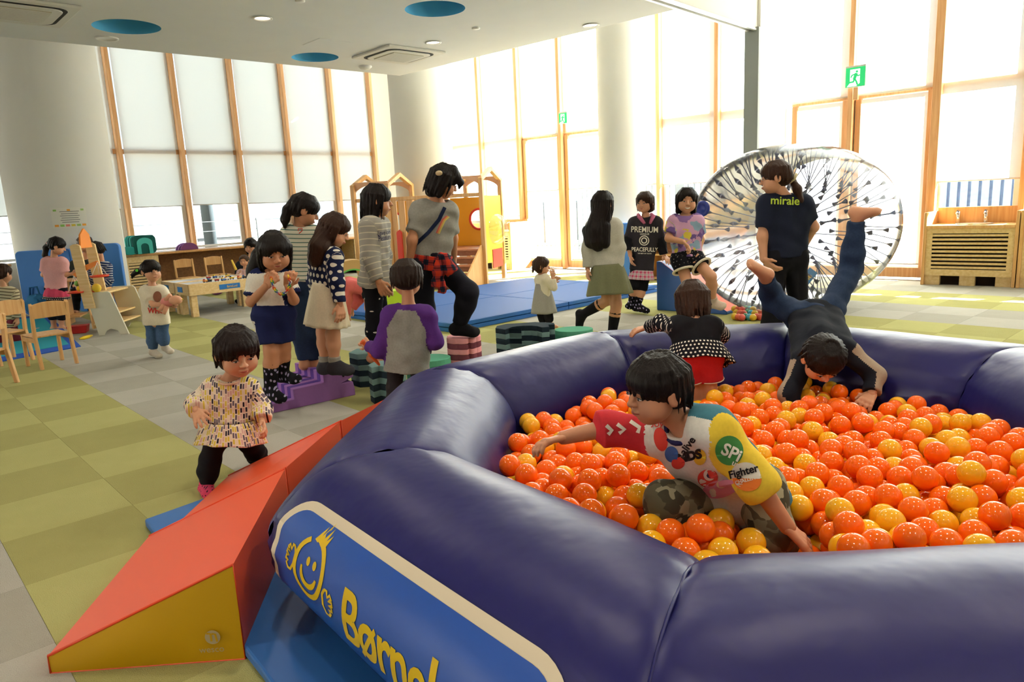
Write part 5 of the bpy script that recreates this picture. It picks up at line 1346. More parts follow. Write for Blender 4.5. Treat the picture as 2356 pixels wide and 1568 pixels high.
# 11 boy with purple sleeves
def z_rag(bid, pc, v, mk):
    K = mk['K']; up = npv(mk['up']); nkv = npv(K['nk']); rt_ = npv(mk['rt'])
    h = (v-nkv)@up; x = np.abs((v-nkv)@rt_)
    rag = (x > .045+.55*np.maximum(-h, 0)) & (h > -.17) | (h > -.012)
    return np.where((bid > 0) | rag, 1, 0)
b_rag = person('small boy in grey tee with purple raglan sleeves seen from behind', 4.15, .95,
    dict(hd=(936, 642, .0), nk=(940, 704, .0), sa=(897, 728, .0), sb=(984, 728, .0), ea=(872, 806, -.02), wa=(850, 796, .12), eb=(1002, 786, -.02), wb=(984, 792, .16),
         ha=(912, 812, .0), hb=(962, 810, .0), ka=(908, 892, .0), aa=(906, 962, .03), ta=(900, 978, .14), kb=(964, 892, .0), ab=(966, 962, .03), tb=(970, 978, .14)),
    (-.12, .96, -.2), (0, .05, 1), .196, SK, '#2b1d14', dict(style='short', amp=.010, vox=.005), 
    [Pn('trousers', cloth('dark_patterned', '#2a2627'), legs=(1.95, 1.95), e=.004, rise=.0), T_('shirt', [Mc['grey'], Mc['purple']], sl=(1.9, 1.9), e=.018, cuff=.018, hem=.11, zone=z_rag, flare=.012, wide=1.08, vox=.0052, wr=.003)], vox=.0075, face=False,
    hand={'a': dict(to=(832, 782, .16), c=.9, n=(.5, 0, -.5))})

# 12 girl in polka dots
g_dot = person('girl in navy polka dot top and cream skirt on purple crocodile', 4.72, 1.05,
    dict(hd=(770, 530, .0), nk=(752, 573, .0), sa=(730, 592, .06), sb=(768, 592, -.08), ea=(722, 645, .10), wa=(730, 690, .12), eb=(776, 648, -.12), wb=(782, 700, -.14),
         ha=(738, 668, .04), hb=(766, 668, -.04), ka=(744, 765, .03), aa=(748, 838, .03), ta=(766, 850, .0), kb=(766, 770, -.04), ab=(770, 838, -.04), tb=(806, 854, -.10)),
    (.88, .05, -.42), (.35, 0, 1), .196, SK, HBR, dict(style='long', drop=.62, fringe=.03, cw=.26, amp=.014, chain=[[(748, 540, -.04, .065), (735, 570, -.08, .07), (728, 592, -.09, .055), (724, 604, -.09, .03)]]),
    [T_('top', M_polkan, sl=(1.9, 1.9), e=.014, hem=-.03, vox=.0075), Sk('skirt', cloth('cream_chiffon', '#ddd0b4'), top=.055, len=.285, r0=.105, r1=.175, folds=12, amp=.045), So('sock', Mc['gsock'], **{'from': 1.72}), So('slipper', cloth('dark_grey_sock', '#37363a'), **{'from': 1.93}, e=.016)], vox=.008)

# 13 girl with ponytail in green stripes
g_pony = person('ponytailed girl in green striped tee and jeans facing the window', 5.0, 1.05,
    dict(hd=(700, 484, .0), nk=(690, 522, .0), sa=(664, 540, .0), sb=(722, 540, .03), ea=(656, 598, .0), wa=(674, 632, .1), eb=(734, 590, .06), wb=(728, 628, .2),
         ha=(680, 648, .0), hb=(710, 648, .03), ka=(690, 745, .0), aa=(700, 830, .0), ta=(716, 846, .08), kb=(718, 745, .04), ab=(722, 830, .04), tb=(744, 846, .02)),
    (.82, .32, -.42), (.25, 0, 1), .2, SK2, HB, dict(style='tied', fringe=-.02, cw=.27, chain=[[(672, 468, -.02, .03), (662, 482, -.05, .032), (656, 505, -.06, .03), (655, 522, -.06, .012)]]),
    [Pn('jeans', Mc['jeans'], legs=(1.95, 1.95), e=.012, cuff=.018, rise=.06), T_('shirt', M_strg, sl=(.7, .7), e=.015, cuff=.024, hem=-.01, vox=.008)], vox=.0085)
dec_shape('shirt_heart', stroke([(-.012, -.005), (-.016, .012), (-.002, .012), (.008, .018), (.012, .0), (-.006, -.022)], .006), 691, 530, 4.8, g_pony, 'shirt', M_inkr, -.2, .006)

# 14 girl with bead necklace
def dense(pts, n=6): return [(a[0]+(b_[0]-a[0])*k/n, a[1]+(b_[1]-a[1])*k/n) for a, b_ in zip(pts, pts[1:]) for k in range(n)]+[pts[-1]]
def z_tee(bid, pc, v, mk): return np.where(((bid > 0) & (pc[:, 2] > .086) & (pc[:, 2] < .16) & (np.hypot(pc[:, 0], pc[:, 1]) < .085)) | ((v-npv(mk['K']['nk']))@npv(mk['up']) > .008), 1, 0)
def z_sho(bid, pc, v, mk): return np.where((bid == 1) & (pc[:, 0] < -.062) & (pc[:, 2] > .03), 1, 0)
g_bead = person('girl in white tee and navy shorts holding a bead necklace', 4.45, 1.05,
    dict(hd=(632, 580, .0), nk=(622, 628, .02), sa=(594, 646, .02), sb=(656, 644, .04), ea=(578, 694, -.03), wa=(614, 656, -.17), eb=(676, 690, .0), wb=(662, 656, -.16),
         ha=(612, 722, .0), hb=(648, 720, .03), ka=(624, 808, -.02), aa=(622, 895, .0), ta=(648, 920, -.10), kb=(652, 800, .04), ab=(650, 860, .10), tb=(684, 874, .0)),
    (.40, -.86, -.32), (.1, -.2, 1), .215, SK2, HB, dict(style='long', drop=.62, fringe=.02, cw=.25, amp=.012, chain=[[(600, 590, .06, .06), (588, 625, .08, .055), (580, 655, .09, .035)], [(652, 600, .06, .04), (664, 640, .04, .028), (664, 660, .02, .012)]]),
    [Pn('shorts', [Mc['navy'], Mc['white']], legs=(.78, .78), e=.022, cuff=.030, rise=.03, zone=z_sho), T_('shirt', [Mc['white'], Mc['navy']], sl=(.78, .78), e=.020, cuff=.032, hem=-.02, zone=z_tee, vox=.0075), So('sock', M_sockd, **{'from': 1.28})], vox=.0075,
    hand={'a': dict(to=(632, 632, -.2), c=1.2, n=(.2, .9, 0)), 'b': dict(to=(668, 632, -.2), c=1.2, n=(-.2, .9, 0))})
neck = thing('bead_necklace', 'necklace of bright plastic links held by girl in white tee', 'necklace', P(645, 665, 4.25))
bc = [mat('bead_%d' % k, c_, .3, .5, coat=.3) for k, c_ in enumerate(('#e0631c', '#e8c51c', '#2f9a3a', '#2a4aa8', '#d8d4c8', '#c8281e'))]
path = [P(x, y, 4.23) for x, y in ((624, 640), (627, 652), (630, 662), (636, 670), (643, 676), (651, 676), (659, 670), (665, 660), (668, 648), (664, 636))]
for k in range(26):
    t = k/25*(len(path)-1); i = min(int(t), len(path)-2); c = path[i].lerp(path[i+1], t-i); d = (path[i+1]-path[i]).normalized(); e1 = Vector((0, -1, 0)); e2 = d.cross(e1).normalized()
    if k % 2: e1, e2 = e2, e1
    b = MB(); b.tube([c+d*(.010*math.cos(a*.785))+e2*(.0075*math.sin(a*.785)) for a in range(8)], .0034, 6, False, True); b.obj('link', bc[k % 6], neck)

# 15 toddler by the wedges
tod = person('toddler in yellow patterned peplum top and black leggings behind orange wedges', 3.25, .86,
    dict(hd=(546, 810, .0), nk=(527, 872, .02), sa=(486, 900, .02), sb=(574, 900, .04), ea=(450, 928, .0), wa=(452, 946, -.10), eb=(604, 938, .04), wb=(604, 968, -.02),
         ha=(504, 990, .0), hb=(556, 990, .02), ka=(482, 1062, .0), aa=(474, 1118, .02), ta=(484, 1140, -.08), kb=(584, 1036, .16), ab=(604, 1060, .36), tb=(622, 1074, .30)),
    (.55, -.76, -.34), (.05, -.15, 1), .208, SK, '#211511', dict(style='toddler', fringe=-.0, cw=.29, amp=.015, vox=.005),
    [Pn('leggings', Mc['black'], legs=(1.86, 1.86), e=.012, rise=.04, vox=.008, wr=.003), T_('top', M_tod, sl=(1.82, 1.85), e=.020, cuff=.024, hem=-.045, vox=.007, wr=.003), Sk('peplum', M_tod, top=.055, len=.10, r0=.118, r1=.165, folds=8, amp=.06, flat=.85, hemw=.08), So('sock', M_sockp, **{'from': 1.78})], vox=.007, belly=.012, mouth_open=.8, hvox=.0035,
    hand={'a': dict(to=(462, 968, -.16), c=.35, n=(.2, .3, -.6), sp=.35), 'b': dict(to=(612, 992, -.06), c=.6)})
b = MB(); K = tod['K']; c = K['nk']; b.tube([c+tod['up']*.006+(tod['rt']*math.cos(a*.2618)*.050+(tod['fr']*math.sin(a*.2618)*.056))+Vector((.006, -.012, -.004-.012*math.sin(a*.2618))) for a in range(24)], .006, 8, False, True); b.obj('neck_band', cloth('peach_rib', '#dcb79c'), tod['root'])

# 16 toddler with a doll
tod_d = person('toddler with pigtail in cream lettered tee hugging a pink doll', 6.7, .86,
    dict(hd=(348, 624, .0), nk=(350, 656, .0), sa=(334, 672, .02), sb=(374, 672, .02), ea=(352, 700, -.08), wa=(388, 700, -.17), eb=(388, 692, -.03), wb=(402, 694, -.13),
         ha=(346, 738, .0), hb=(374, 738, .0), ka=(350, 772, .0), aa=(352, 806, .02), ta=(367, 820, -.08), kb=(374, 770, .0), ab=(380, 796, .03), tb=(394, 810, -.06)),
    (.75, -.64, -.05), (0, 0, 1), .182, SK, HB, dict(style='tied', fringe=-.03, cw=.28, chain=[[(326, 622, .0, .02), (315, 625, .0, .024), (306, 632, .0, .016), (304, 640, .0, .006)]]),
    [Pn('jeans', Mc['jeans2'], legs=(1.85, 1.85), e=.008, cuff=.016, rise=.0), T_('shirt', Mc['cream'], sl=(.7, .7), e=.022, cuff=.026, hem=.03, flare=.012, wide=1.1, vox=.008), So('sock', cloth('white_print_sock', '#d8cdbb'), **{'from': 1.85})], vox=.0085, belly=.015)
dec_text('COME', .04, 354, 706, 6.58, tod_d, 'shirt', M_inkb, .05, .0003, .015, kx=.9, off=.006); dec_text('WHO', .066, 360, 720, 6.58, tod_d, 'shirt', M_inkr, -.04, .0025, .015, kx=.95, off=.006)
dec_shape('shirt_print', [arc(0, 0, .04, .05, 0, 345, 20)], 362, 682, 6.58, tod_d, 'shirt', mat('ink_brown', '#8a5a44', .8, .2), 0, .006)
b = MB(); b.ball(P(315, 622, 6.68), .014, 2); b.obj('hair_tie', mat('lime_tie', '#5fce3a', .6, .3), tod_d['root'])
doll = thing('doll', 'small pink fabric doll held in arms of toddler', 'doll', P(392, 695, 6.48))
b = MB(); b.ball(P(404, 690, 6.46), .05, 3, (1.2, .85, .85)); b.obj('head', mat('doll_skin', '#d9a07f', .7, .2), doll)
b = MB(); b.ball(P(385, 694, 6.50), .055, 3, (1.1, .8, .8)); b.obj('torso', mat('doll_dress', '#d3857d', .9, .1), doll)
for a, c in (((382, 690), (392, 678)), ((378, 700), (366, 715)), ((384, 704), (376, 722))): b = MB(); b.tube([P(a[0], a[1], 6.48), P(c[0], c[1], 6.46)], [.022, .018], 10); b.obj('limb', MATS['doll_skin'], doll)
b = MB(); b.tube([P(413, 690, 6.46), P(421, 688, 6.46)], [.014, .004], 8); b.obj('hair_tuft', mat('doll_hair', '#d6b23c', .8, .2), doll)

# 17..20 the group at the play kitchen
g_pink = person('girl in pink tee and pink skirt at play kitchen', 8.9, 1.0,
    dict(hd=(131, 566, .0), nk=(124, 592, .0), sa=(106, 604, .0), sb=(146, 604, .0), ea=(100, 632, .0), wa=(108, 640, .1), eb=(150, 632, .0), wb=(166, 630, .02),
         ha=(118, 664, .0), hb=(140, 664, .0), ka=(120, 710, .0), aa=(124, 752, .0), ta=(136, 760, .0), kb=(140, 710, .0), ab=(142, 752, .0), tb=(154, 758, .0)),
    (.8, .45, -.4), (.2, 0, 1), .19, SK, HB, dict(style='tied', chain=[[(112, 560, .0, .03), (106, 570, .0, .034), (103, 588, .0, .03), (104, 594, .0, .012)]]),
    [Pn('leggings', Mc['black'], legs=(1.6, 1.6), e=.010), T_('shirt', Mc['pinkt'], sl=(.72, .72), e=.018, cuff=.026, hem=.0, flare=.012), Sk('skirt', cloth('rose_cotton', '#c4455f'), top=.03, len=.12, r0=.11, r1=.15), Sk('skirt_hem', M_polka, top=-.085, len=.035, r0=.140, r1=.158)], vox=.011, face=False)
b = MB(); b.ball(P(113, 560, 8.88), .03, 2, (1.3, .6, .8)); b.obj('hair_clip', mat('pink_clip', '#e8a9a6', .6, .3), g_pink['root'])
person('boy in navy striped top leaning over play kitchen', 9.5, .98,
    dict(hd=(222, 576, .0), nk=(234, 602, .0), sa=(216, 616, .06), sb=(248, 614, -.04), ea=(206, 640, .02), wa=(208, 606, -.08), eb=(252, 645, -.06), wb=(232, 660, -.12),
         ha=(222, 668, .0), hb=(246, 666, .0), ka=(224, 708, .0), aa=(228, 742, .0), ta=(216, 752, .0), kb=(246, 706, .0), ab=(250, 740, .0), tb=(238, 752, .0)),
    (-.88, -.2, -.42), (-.2, 0, 1), .196, SK2, HB, dict(style='short', fringe=-.02),
    [Pn('trousers', cloth('pale_denim', '#6d7d92'), legs=(1.9, 1.9), e=.014), T_('shirt', M_strn, sl=(1.9, 1.9), e=.016, hem=.0)], vox=.011)
person('adult in dark top crouching behind the play kitchen', 9.95, 1.1,
    dict(hd=(196, 562, .0), nk=(194, 596, .02), sa=(168, 612, .0), sb=(220, 612, .0), ea=(158, 645, .0), wa=(172, 658, -.15), eb=(228, 645, .0), wb=(212, 658, -.15),
         ha=(180, 668, .05), hb=(208, 668, .05), ka=(172, 672, -.38), aa=(176, 715, -.05), ta=(172, 720, -.2), kb=(212, 672, -.38), ab=(210, 715, -.05), tb=(212, 720, -.2)),
    (.15, -.9, -.4), (0, -.2, 1), .205, SK2, HBR, dict(style='short', fringe=.0), [Pn('trousers', Mc['black'], legs=(1.95, 1.95), e=.012), T_('shirt', Mc['dk'], sl=(1.9, 1.9), e=.016, hem=.02)], vox=.012)
person('child in brown striped top at far left picture edge', 8.0, .95,
    dict(hd=(6, 630, .0), nk=(8, 660, .0), sa=(-14, 674, .0), sb=(30, 674, .0), ea=(-20, 705, .0), wa=(-12, 735, .0), eb=(40, 704, .0), wb=(40, 732, .0),
         ha=(-2, 738, .0), hb=(22, 738, .0), ka=(0, 775, .0), aa=(4, 812, .0), ta=(8, 820, .1), kb=(32, 772, .05), ab=(52, 808, .1), tb=(62, 816, .1)),
    (.3, .9, -.2), (0, 0, 1), .19, SK, HBR, dict(style='short'), [Pn('trousers', Mc['maroon'], legs=(1.9, 1.9), e=.014), T_('shirt', M_strb, sl=(1.9, 1.9), e=.020, hem=.05, flare=.015)], vox=.010, face=False)
# 21, 22 woman with baby behind the train table
person('woman with black hair sitting behind train table', 11.1, 1.18,
    dict(hd=(577, 566, .0), nk=(577, 600, .02), sa=(552, 612, .0), sb=(604, 612, .0), ea=(546, 645, -.05), wa=(560, 652, -.25), eb=(608, 645, -.05), wb=(590, 655, -.25),
         ha=(562, 668, .0), hb=(594, 668, .0), ka=(556, 668, -.40), aa=(552, 690, -.45), ta=(548, 693, -.6), kb=(600, 668, -.40), ab=(598, 690, -.45), tb=(598, 693, -.6)),
    (-.15, -.95, -.25), (0, -.1, 1), .205, SK, HB, dict(style='bob', drop=.5, fringe=.03, cw=.25), [Pn('trousers', Mc['black'], legs=(1.95, 1.95), e=.012), T_('shirt', cloth('charcoal_knit', '#24262b'), sl=(1.9, 1.9), e=.016, hem=.02), So('sock', Mc['sock'])], vox=.012)
person('baby in pale pink sitting on lap behind train table', 10.7, .62,
    dict(hd=(562, 600, .0), nk=(563, 618, .02), sa=(550, 626, .0), sb=(578, 626, .0), ea=(546, 636, -.04), wa=(550, 628, -.12), eb=(582, 640, -.04), wb=(574, 642, -.1),
         ha=(556, 656, .0), hb=(574, 656, .0), ka=(552, 660, -.12), aa=(552, 664, -.2), ta=(552, 660, -.24), kb=(576, 660, -.12), ab=(576, 664, -.2), tb=(576, 660, -.24)),
    (.0, -.97, -.15), (0, 0, 1), .148, SK, '#4a3526', dict(style='short', fringe=.2, cw=.36, amp=.004), [T_('shirt', cloth('pale_pink_knit', '#d8b7b8'), sl=(1.9, 1.9), e=.012, hem=.0), Pn('trousers', cloth('pale_pink_trousers', '#cfaeb0'), legs=(1.9, 1.9), e=.010)], vox=.010, belly=.012)
# 23 child on hands and knees
person('child in salmon top bending to the floor behind girl in stripes', 7.25, .95,
    dict(hd=(786, 668, .16), nk=(796, 650, .04), sa=(802, 658, -.07), sb=(802, 658, .14), ea=(799, 692, -.07), wa=(797, 726, -.06), eb=(826, 690, .12), wb=(810, 712, .10),
         ha=(846, 664, -.06), hb=(846, 664, .10), ka=(848, 708, -.05), aa=(862, 728, -.04), ta=(872, 736, -.04), kb=(852, 708, .10), ab=(868, 728, .1), tb=(878, 736, .1)),
    (-.55, .2, -.8), (-.75, .1, .6), .19, SK, HB, dict(style='short'), [T_('shirt', Mc['salmon'], sl=(1.9, 1.9), e=.018, hem=.03), Pn('shorts', Mc['black'], legs=(.5, .5), e=.012)], vox=.010, face=False)

# ================================================================== FURNITURE
RA = math.radians(42.7)                    # furniture along the left wall
# ---- worktop along the left windows (x along wall, y into the room)
s_l, s_r = sA(60, 600), s6-.05
wt_root = thing('worktop', 'long beech worktop with brown back running under the left windows', 'worktop', FA @ Vector(((s_l+s_r)/2, .3, 0)))
M_wt = wood('worktop_beech', '#d2a067', '#c08c52', 3, .3, 0); M_sbr = wood('shelf_brown', '#8f5f34', '#7d5029', 3, .5, 0)
s_col = (Vector((cl_c.x, cl_c.y, 0))-A0).dot(UA)
b = MB(FA); b.box((s_col+cl_r+.02, .03, .695), (s_r, .62, .735)); b.obj('board', M_wt, wt_root, .008)
b = MB(FA); b.box((s_col+cl_r+.02, .03, .0), (s_r, .07, .69)); b.obj('back_panel', M_sbr, wt_root)
wt2 = thing('worktop', 'short beech worktop left of the big left column', 'worktop', FA @ Vector((s_col-2.5, .3, 0)))
b = MB(FA); b.box((s_col-5, .03, .695), (s_col-cl_r-.02, .62, .735)); b.obj('board', M_wt, wt2, .008)
b = MB(FA); b.box((s_col-5, .03, .0), (s_col-cl_r-.02, .07, .69)); b.obj('back_panel', M_sbr, wt2)
def louvre_cabinet(FR, s0, s1, y0, y1, z1, label, n=9, kick=.10, slots=True):
    root = thing('louvre_cabinet', label, 'cabinet', FR @ Vector(((s0+s1)/2, (y0+y1)/2, 0)))
    b = MB(FR); b.box((s0, y0, kick), (s1, y1-.035, z1)); b.obj('body', M_birch, root, .004)
    b = MB(FR); b.box((s0+.06, y0, .0), (s0+.20, y1-.05, kick)); b.box((s1-.20, y0, 0), (s1-.06, y1-.05, kick)); b.box(((s0+s1)/2-.09, y0, 0), ((s0+s1)/2+.09, y1-.05, kick)); b.obj('plinth', M_birch, root)
    b = MB(FR); b.box((s0+.05, y0+.02, .0), (s1-.05, y1-.12, kick)); b.obj('plinth_recess', M_dark, root)
    m_ = .09*(s1-s0)+.03; zt, zb_ = z1-.10, kick+.07
    b = MB(FR); b.box((s0+m_, y1-.03, zb_), (s1-m_, y1-.016, zt)); g = b.obj('grille_backing', M_dark, root)
    for q in ((s0, s0+m_, kick, z1), (s1-m_, s1, kick, z1), (s0+m_, s1-m_, kick, zb_), (s0+m_, s1-m_, zt, z1)):
        b = MB(FR); b.box((q[0], y1-.022, q[2]), (q[1], y1, q[3])); b.obj('front_panel', M_birch, root)
    for k in range(n):
        z = zb_+(zt-zb_)*(k+.5)/n; h = (zt-zb_)/n*.34
        b = MB(FR); b.box((s0+m_, y1-.018, z-h), (s1-m_, y1-.002, z+h)); b.obj('louvre', M_birch, g)
    return root
sc0 = sA(285, 640); sc1 = sA(328, 640)
louvre_cabinet(FA, max(sc0-.55, s_col+cl_r+.05), sc0+.42, .08, .60, .69, 'birch louvred cabinet under worktop right of the blue panels')
louvre_cabinet(FA, s_r-.95, s_r-.05, .08, .60, .69, 'birch louvred cabinet under worktop near the corner column')
louvre_cabinet(FA, s_col-cl_r-1.1, s_col-cl_r-.1, .08, .60, .69, 'birch louvred cabinet at the left picture edge')
# ---- foam shapes on the worktop
M_tealf = mat('foam_teal', '#2f8a86', .9, .1, var=.06, vscale=50); M_tealf2 = mat('foam_light_teal', '#4fb3aa', .9, .1, var=.06, vscale=50)
def wp(px, py, z): q = G(px, py, z); return q
c = wp(335, 583, .737); fr = frame_axes(c, UA, NA, (0, 0, 1))
root = thing('foam_arch_stack', 'stack of teal foam arches standing on worktop', 'foam block', c)
arch = rrect(.36, .30, .07, 4); hole = [(-.09, -.15)]+[(.09*math.cos(math.radians(a)), .02+.07*math.sin(math.radians(a))) for a in range(180, -1, -20)]+[(.09, -.15)]
for k in range(4):
    b = MB(fr); b.prism([(x, y+.15) for x, y in arch], (-.02*k, -.03-.055*k, 0), (1, 0, 0), (0, 0, 1), (0, .05, 0)); b.obj('slab', [mat('foam_dark_teal2', '#1d5550', .9, .1), M_tealf2, M_tealf, M_tealf2][k], root, .006)
b = MB(fr); b.prism([(x*1.0, max(y+.15, .0)) for x, y in ([(-.12, -.15)]+[(.12*math.cos(math.radians(a)), .03+.08*math.sin(math.radians(a))) for a in range(180, -1, -20)]+[(.12, -.15), (.06, -.15)]+[(.06*math.cos(math.radians(a)), -.03+.05*math.sin(math.radians(a))) for a in range(0, 181, 20)]+[(-.06, -.15)])], (0, .021, 0), (1, 0, 0), (0, 0, 1), (0, .006, 0)); b.obj('arch_inlay', M_tealf2, root)
c = wp(298, 586, .737); b = MB(frame_axes(c, UA, NA, (0, 0, 1))); b.prism(rrect(.13, .13, .03, 3), (0, -.05, .066), (1, 0, 0), (0, 0, 1), (0, .12, 0)); tag(b.obj('foam_block', M_tealf, None, .006), 'small teal foam block on worktop left of the arches', 'foam block')
c = wp(435, 574, .737); root = thing('foam_half_disc_stack', 'stack of purple foam half discs on worktop', 'foam block', c); fr = frame_axes(c, UA, NA, (0, 0, 1))
for k in range(3):
    b = MB(fr); b.prism([(.15*math.cos(math.radians(a)), .15*math.sin(math.radians(a))*.8) for a in range(0, 181, 12)], (-.025*k, -.045*k, 0), (1, 0, 0), (0, 0, 1), (0, .042, 0)); b.obj('half_disc', [mat('foam_plum', '#7d4a78', .9, .1), M_pu1, M_pu1][k], root, .005)
# ---- blue foam panels leaning at the left column
M_panel = mat('panel_blue', '#3f78bf', .55, .35)
for px0, px1, top_, D, l in ((52, 178, 586, 10.2, 'blue upright foam panel behind girl in pink'), (178, 292, 572, 10.3, 'blue upright foam panel left of louvred cabinet')):
    a = P(px0, 690, D); e = P(px1, 690, D+.12); t = P(px0, top_, D); ux = Vector((e.x-a.x, e.y-a.y, 0)); L = ux.length; ux.normalize(); uy = Vector((-ux.y, ux.x, 0))
    b = MB(); b.prism([(x+L/2, y+t.z/2+.04) for x, y in rrect(L, t.z+.02, .06, 4)], (a.x, a.y, .0), ux, (0, 0, 1), uy*.10); tag(b.obj('gym_pad', M_panel, None, .012), l, 'foam pad')
for px, D, in ((282, 10.5),):
    c = P(px, 700, D); b = MB(); b.lathe([(.11, 0), (.11, .035), (.09, .05), (.001, .05)], (c.x-.05, c.y-.25, 0), 24); tag(b.obj('panel_foot', M_beech), 'round wooden foot disc on carpet below blue panel', 'foot')
# ---- poster on the left column
cen = Vector((cl_c.x, cl_c.y, 0)); 
pp = P(166, 498, 9.4); dirp = Vector((pp.x-cen.x, pp.y-cen.y, 0)); 
base_a = math.atan2(-cen.y, -cen.x)+.06
root = thing('notice_poster', 'white notice sheet with flower border taped to left column', 'poster', cen+Vector((math.cos(base_a), math.sin(base_a), 0))*cl_r+Vector((0, 0, pp.z)))
def colsheet(name, w_, h_, z0, m_, off, a_off=0.0, par=root):
    V2, Q2 = [], []
    for i in range(13):
        for j in range(2):
            a = base_a+a_off+(i/12-.5)*w_/cl_r; V2.append((cen.x+(cl_r+off)*math.cos(a), cen.y+(cl_r+off)*math.sin(a), z0+h_*(j-.5)))
    for i in range(12): Q2.append((i*2, i*2+2, i*2+3, i*2+1))
    o = bpy.data.objects.new(name, fast_mesh(name, V2, None, Q2, True, [m_])); link(o, par)
colsheet('sheet', .44, .28, pp.z, mat('poster_paper', '#ece9dd', .6, .3), .003)
for k in range(6): colsheet('text_line', .24-.03*(k % 2), .010, pp.z+.085-.03*k, mat('poster_text', '#8f8d88', .8, .1), .005, .01)
for k, c_ in enumerate(('#e9a13c', '#8fbf5a', '#e58a7c', '#d9c04a', '#9fc06a', '#e9a13c')): colsheet('flower', .05, .03, pp.z-.11, mat('poster_fl_%d' % k, c_, .7, .2), .005, (-.17+.068*k)/cl_r)
for k, c_ in enumerate(('#8fbf5a', '#e9a13c', '#9fc06a')): colsheet('flower', .04, .025, pp.z+.105, MATS['poster_fl_%d' % k] if 0 else mat('poster_ft_%d' % k, c_, .7, .2), .005, (-.17+.17*k)/cl_r)

# ---- play kitchen stand with balance
k0 = G(228, 772); k1 = G(297, 768)
kx = Vector((k1.x-k0.x, k1.y-k0.y, 0)); kw = kx.length; kx.normalize(); ky = Vector((-kx.y, kx.x, 0)) 
root = thing('play_stand', 'white sided wooden play stand with hanging balance scale', 'play furniture', k0)
zt = P(215, 672, k0.y).z
side = [(.0, 0), (.06, 0), (.09, .05), (.13, .07), (.30*kw/.4*.6, .07), (kw-.12, .05), (kw-.10, 0), (kw, 0), (kw*.58, zt-.02), (kw*.5, zt), (-.06, zt), (-.08, zt-.02)]
M_kside = mat('cream_laminate', '#e3dfca', .45, .4)
b = MB(); b.prism(side, k0, kx, (0, 0, 1), ky*.022); b.obj('side_panel', M_kside, root, .004)
b = MB(); b.prism(side, k0+ky*.62, kx, (0, 0, 1), ky*.022); b.obj('side_panel', M_kside, root, .004)
for z, w_ in ((zt-.03, kw*.5), (zt*.45, kw*.66), (.12, kw*.8)):
    b = MB(); b.prism([(-.05, z), (w_-.05, z), (w_-.05, z+.018), (-.05, z+.018)], k0+ky*.022, kx, (0, 0, 1), ky*.6); b.obj('shelf', M_birch, root)
b = MB(); b.prism([(-.07, .08), (-.055, .08), (-.075, zt), (-.09, zt)], k0+ky*.022, kx, (0, 0, 1), ky*.6); b.obj('back_board', M_beech, root)
post_t = P(200, 560, k0.y).z
for off in (-.035, .30):
    b = MB(); b.prism([(-.10, zt-.18), (.02, zt-.18), (-.04, post_t-.02), (-.07, post_t), (-.11, post_t), (-.15, post_t-.02)], k0+ky*off, kx, (0, 0, 1), ky*.03); b.obj('post', M_birch, root, .004)
bc_ = k0+ky*.12+kx*(-.06)
M_orp = mat('orange_plastic', '#e8872b', .5, .4)
b = MB(); b.prism([(-.13, -.03), (.13, -.03), (.10, .12), (.0, .19), (-.10, .12)], bc_+Vector((0, 0, post_t-.02)), ky, (0, 0, 1), kx*.02); b.obj('pediment', M_orp, root, .004)
zbm = P(215, 615, k0.y).z
bm_a = P(170, 634, k0.y-.02); bm_b = P(224, 603, k0.y-.02)
b = MB(); d = (bm_b-bm_a).normalized(); n_v = d.cross(Vector((0, 1, 0))).normalized()*.032; b.poly([bm_a-n_v*.6, bm_b-n_v*.6, bm_b+n_v*.6, (bm_a+bm_b)/2+n_v*1.3, bm_a+n_v*.6]); o = b.obj('balance_beam', M_orp, root); sm = o.modifiers.new('thickness', 'SOLIDIFY'); sm.thickness = .02
M_redp = mat('red_plastic', '#d9401f', .4, .4)
for e_, py in ((bm_a, 672), (bm_b, 638)):
    cz = P(200, py, k0.y).z
    b = MB(); b.lathe([(.001, 0), (.09, .0), (.10, .02), (.095, .02), (.085, .008), (.001, .008)], (e_.x, e_.y, cz), 24); pan = b.obj('scale_pan', M_redp, root)
    for a in range(3): b = MB(); b.tube([e_, (e_.x+.09*math.cos(a*2.1), e_.y+.09*math.sin(a*2.1), cz+.02)], .003, 5); b.obj('string', M_white, pan)
for k, (px, py, c_, sc_, l) in enumerate(((183, 664, '#d9b92b', 1.0, 'yellow striped toy tin on the lower scale pan'), (177, 652, '#6f9a3a', .9, 'green toy vegetable on the lower scale pan'), (184, 650, '#e58a35', .8, 'orange toy carrot on the lower scale pan'), (222, 662, '#e8c33a', 1.5, 'yellow toy bag on top of the play stand'), (217, 668, '#d8463a', .8, 'red toy apple on top of the play stand'))):
    c = P(px, py, k0.y+.02); b = MB(); b.ball(c, .035*sc_, 2, (1, .9, 1.0 if k != 2 else .6)); tag(b.obj('toy_food', mat('toy_food_%d' % k, c_, .5, .3)), l, 'toy')
c = G(165, 745); fr = frame((c.x, c.y, 0), .3); zt2 = .58
b = MB(fr); b.box((-.02, -.2, 0), (.0, .2, zt2)); b.box((.0, -.2, zt2-.02), (.16, .2, zt2)); b.box((.0, -.2, .1), (.16, .2, .12)); tag(b.obj('play_shelf', M_beech, None, .004), 'brown wooden play shelf between pink girl and white stand', 'play furniture')
c = G(182, 765); b = MB(frame((c.x, c.y, 0), .3)); b.prism([(-.09, 0), (.09, 0), (.11, .09), (-.11, .09)], (0, -.08, 0), (1, 0, 0), (0, 0, 1), (0, .16, 0)); tag(b.obj('toy_crate', mat('red_crate', '#b9231f', .5, .4), None, .006), 'small red plastic crate on floor beside play stand', 'crate')
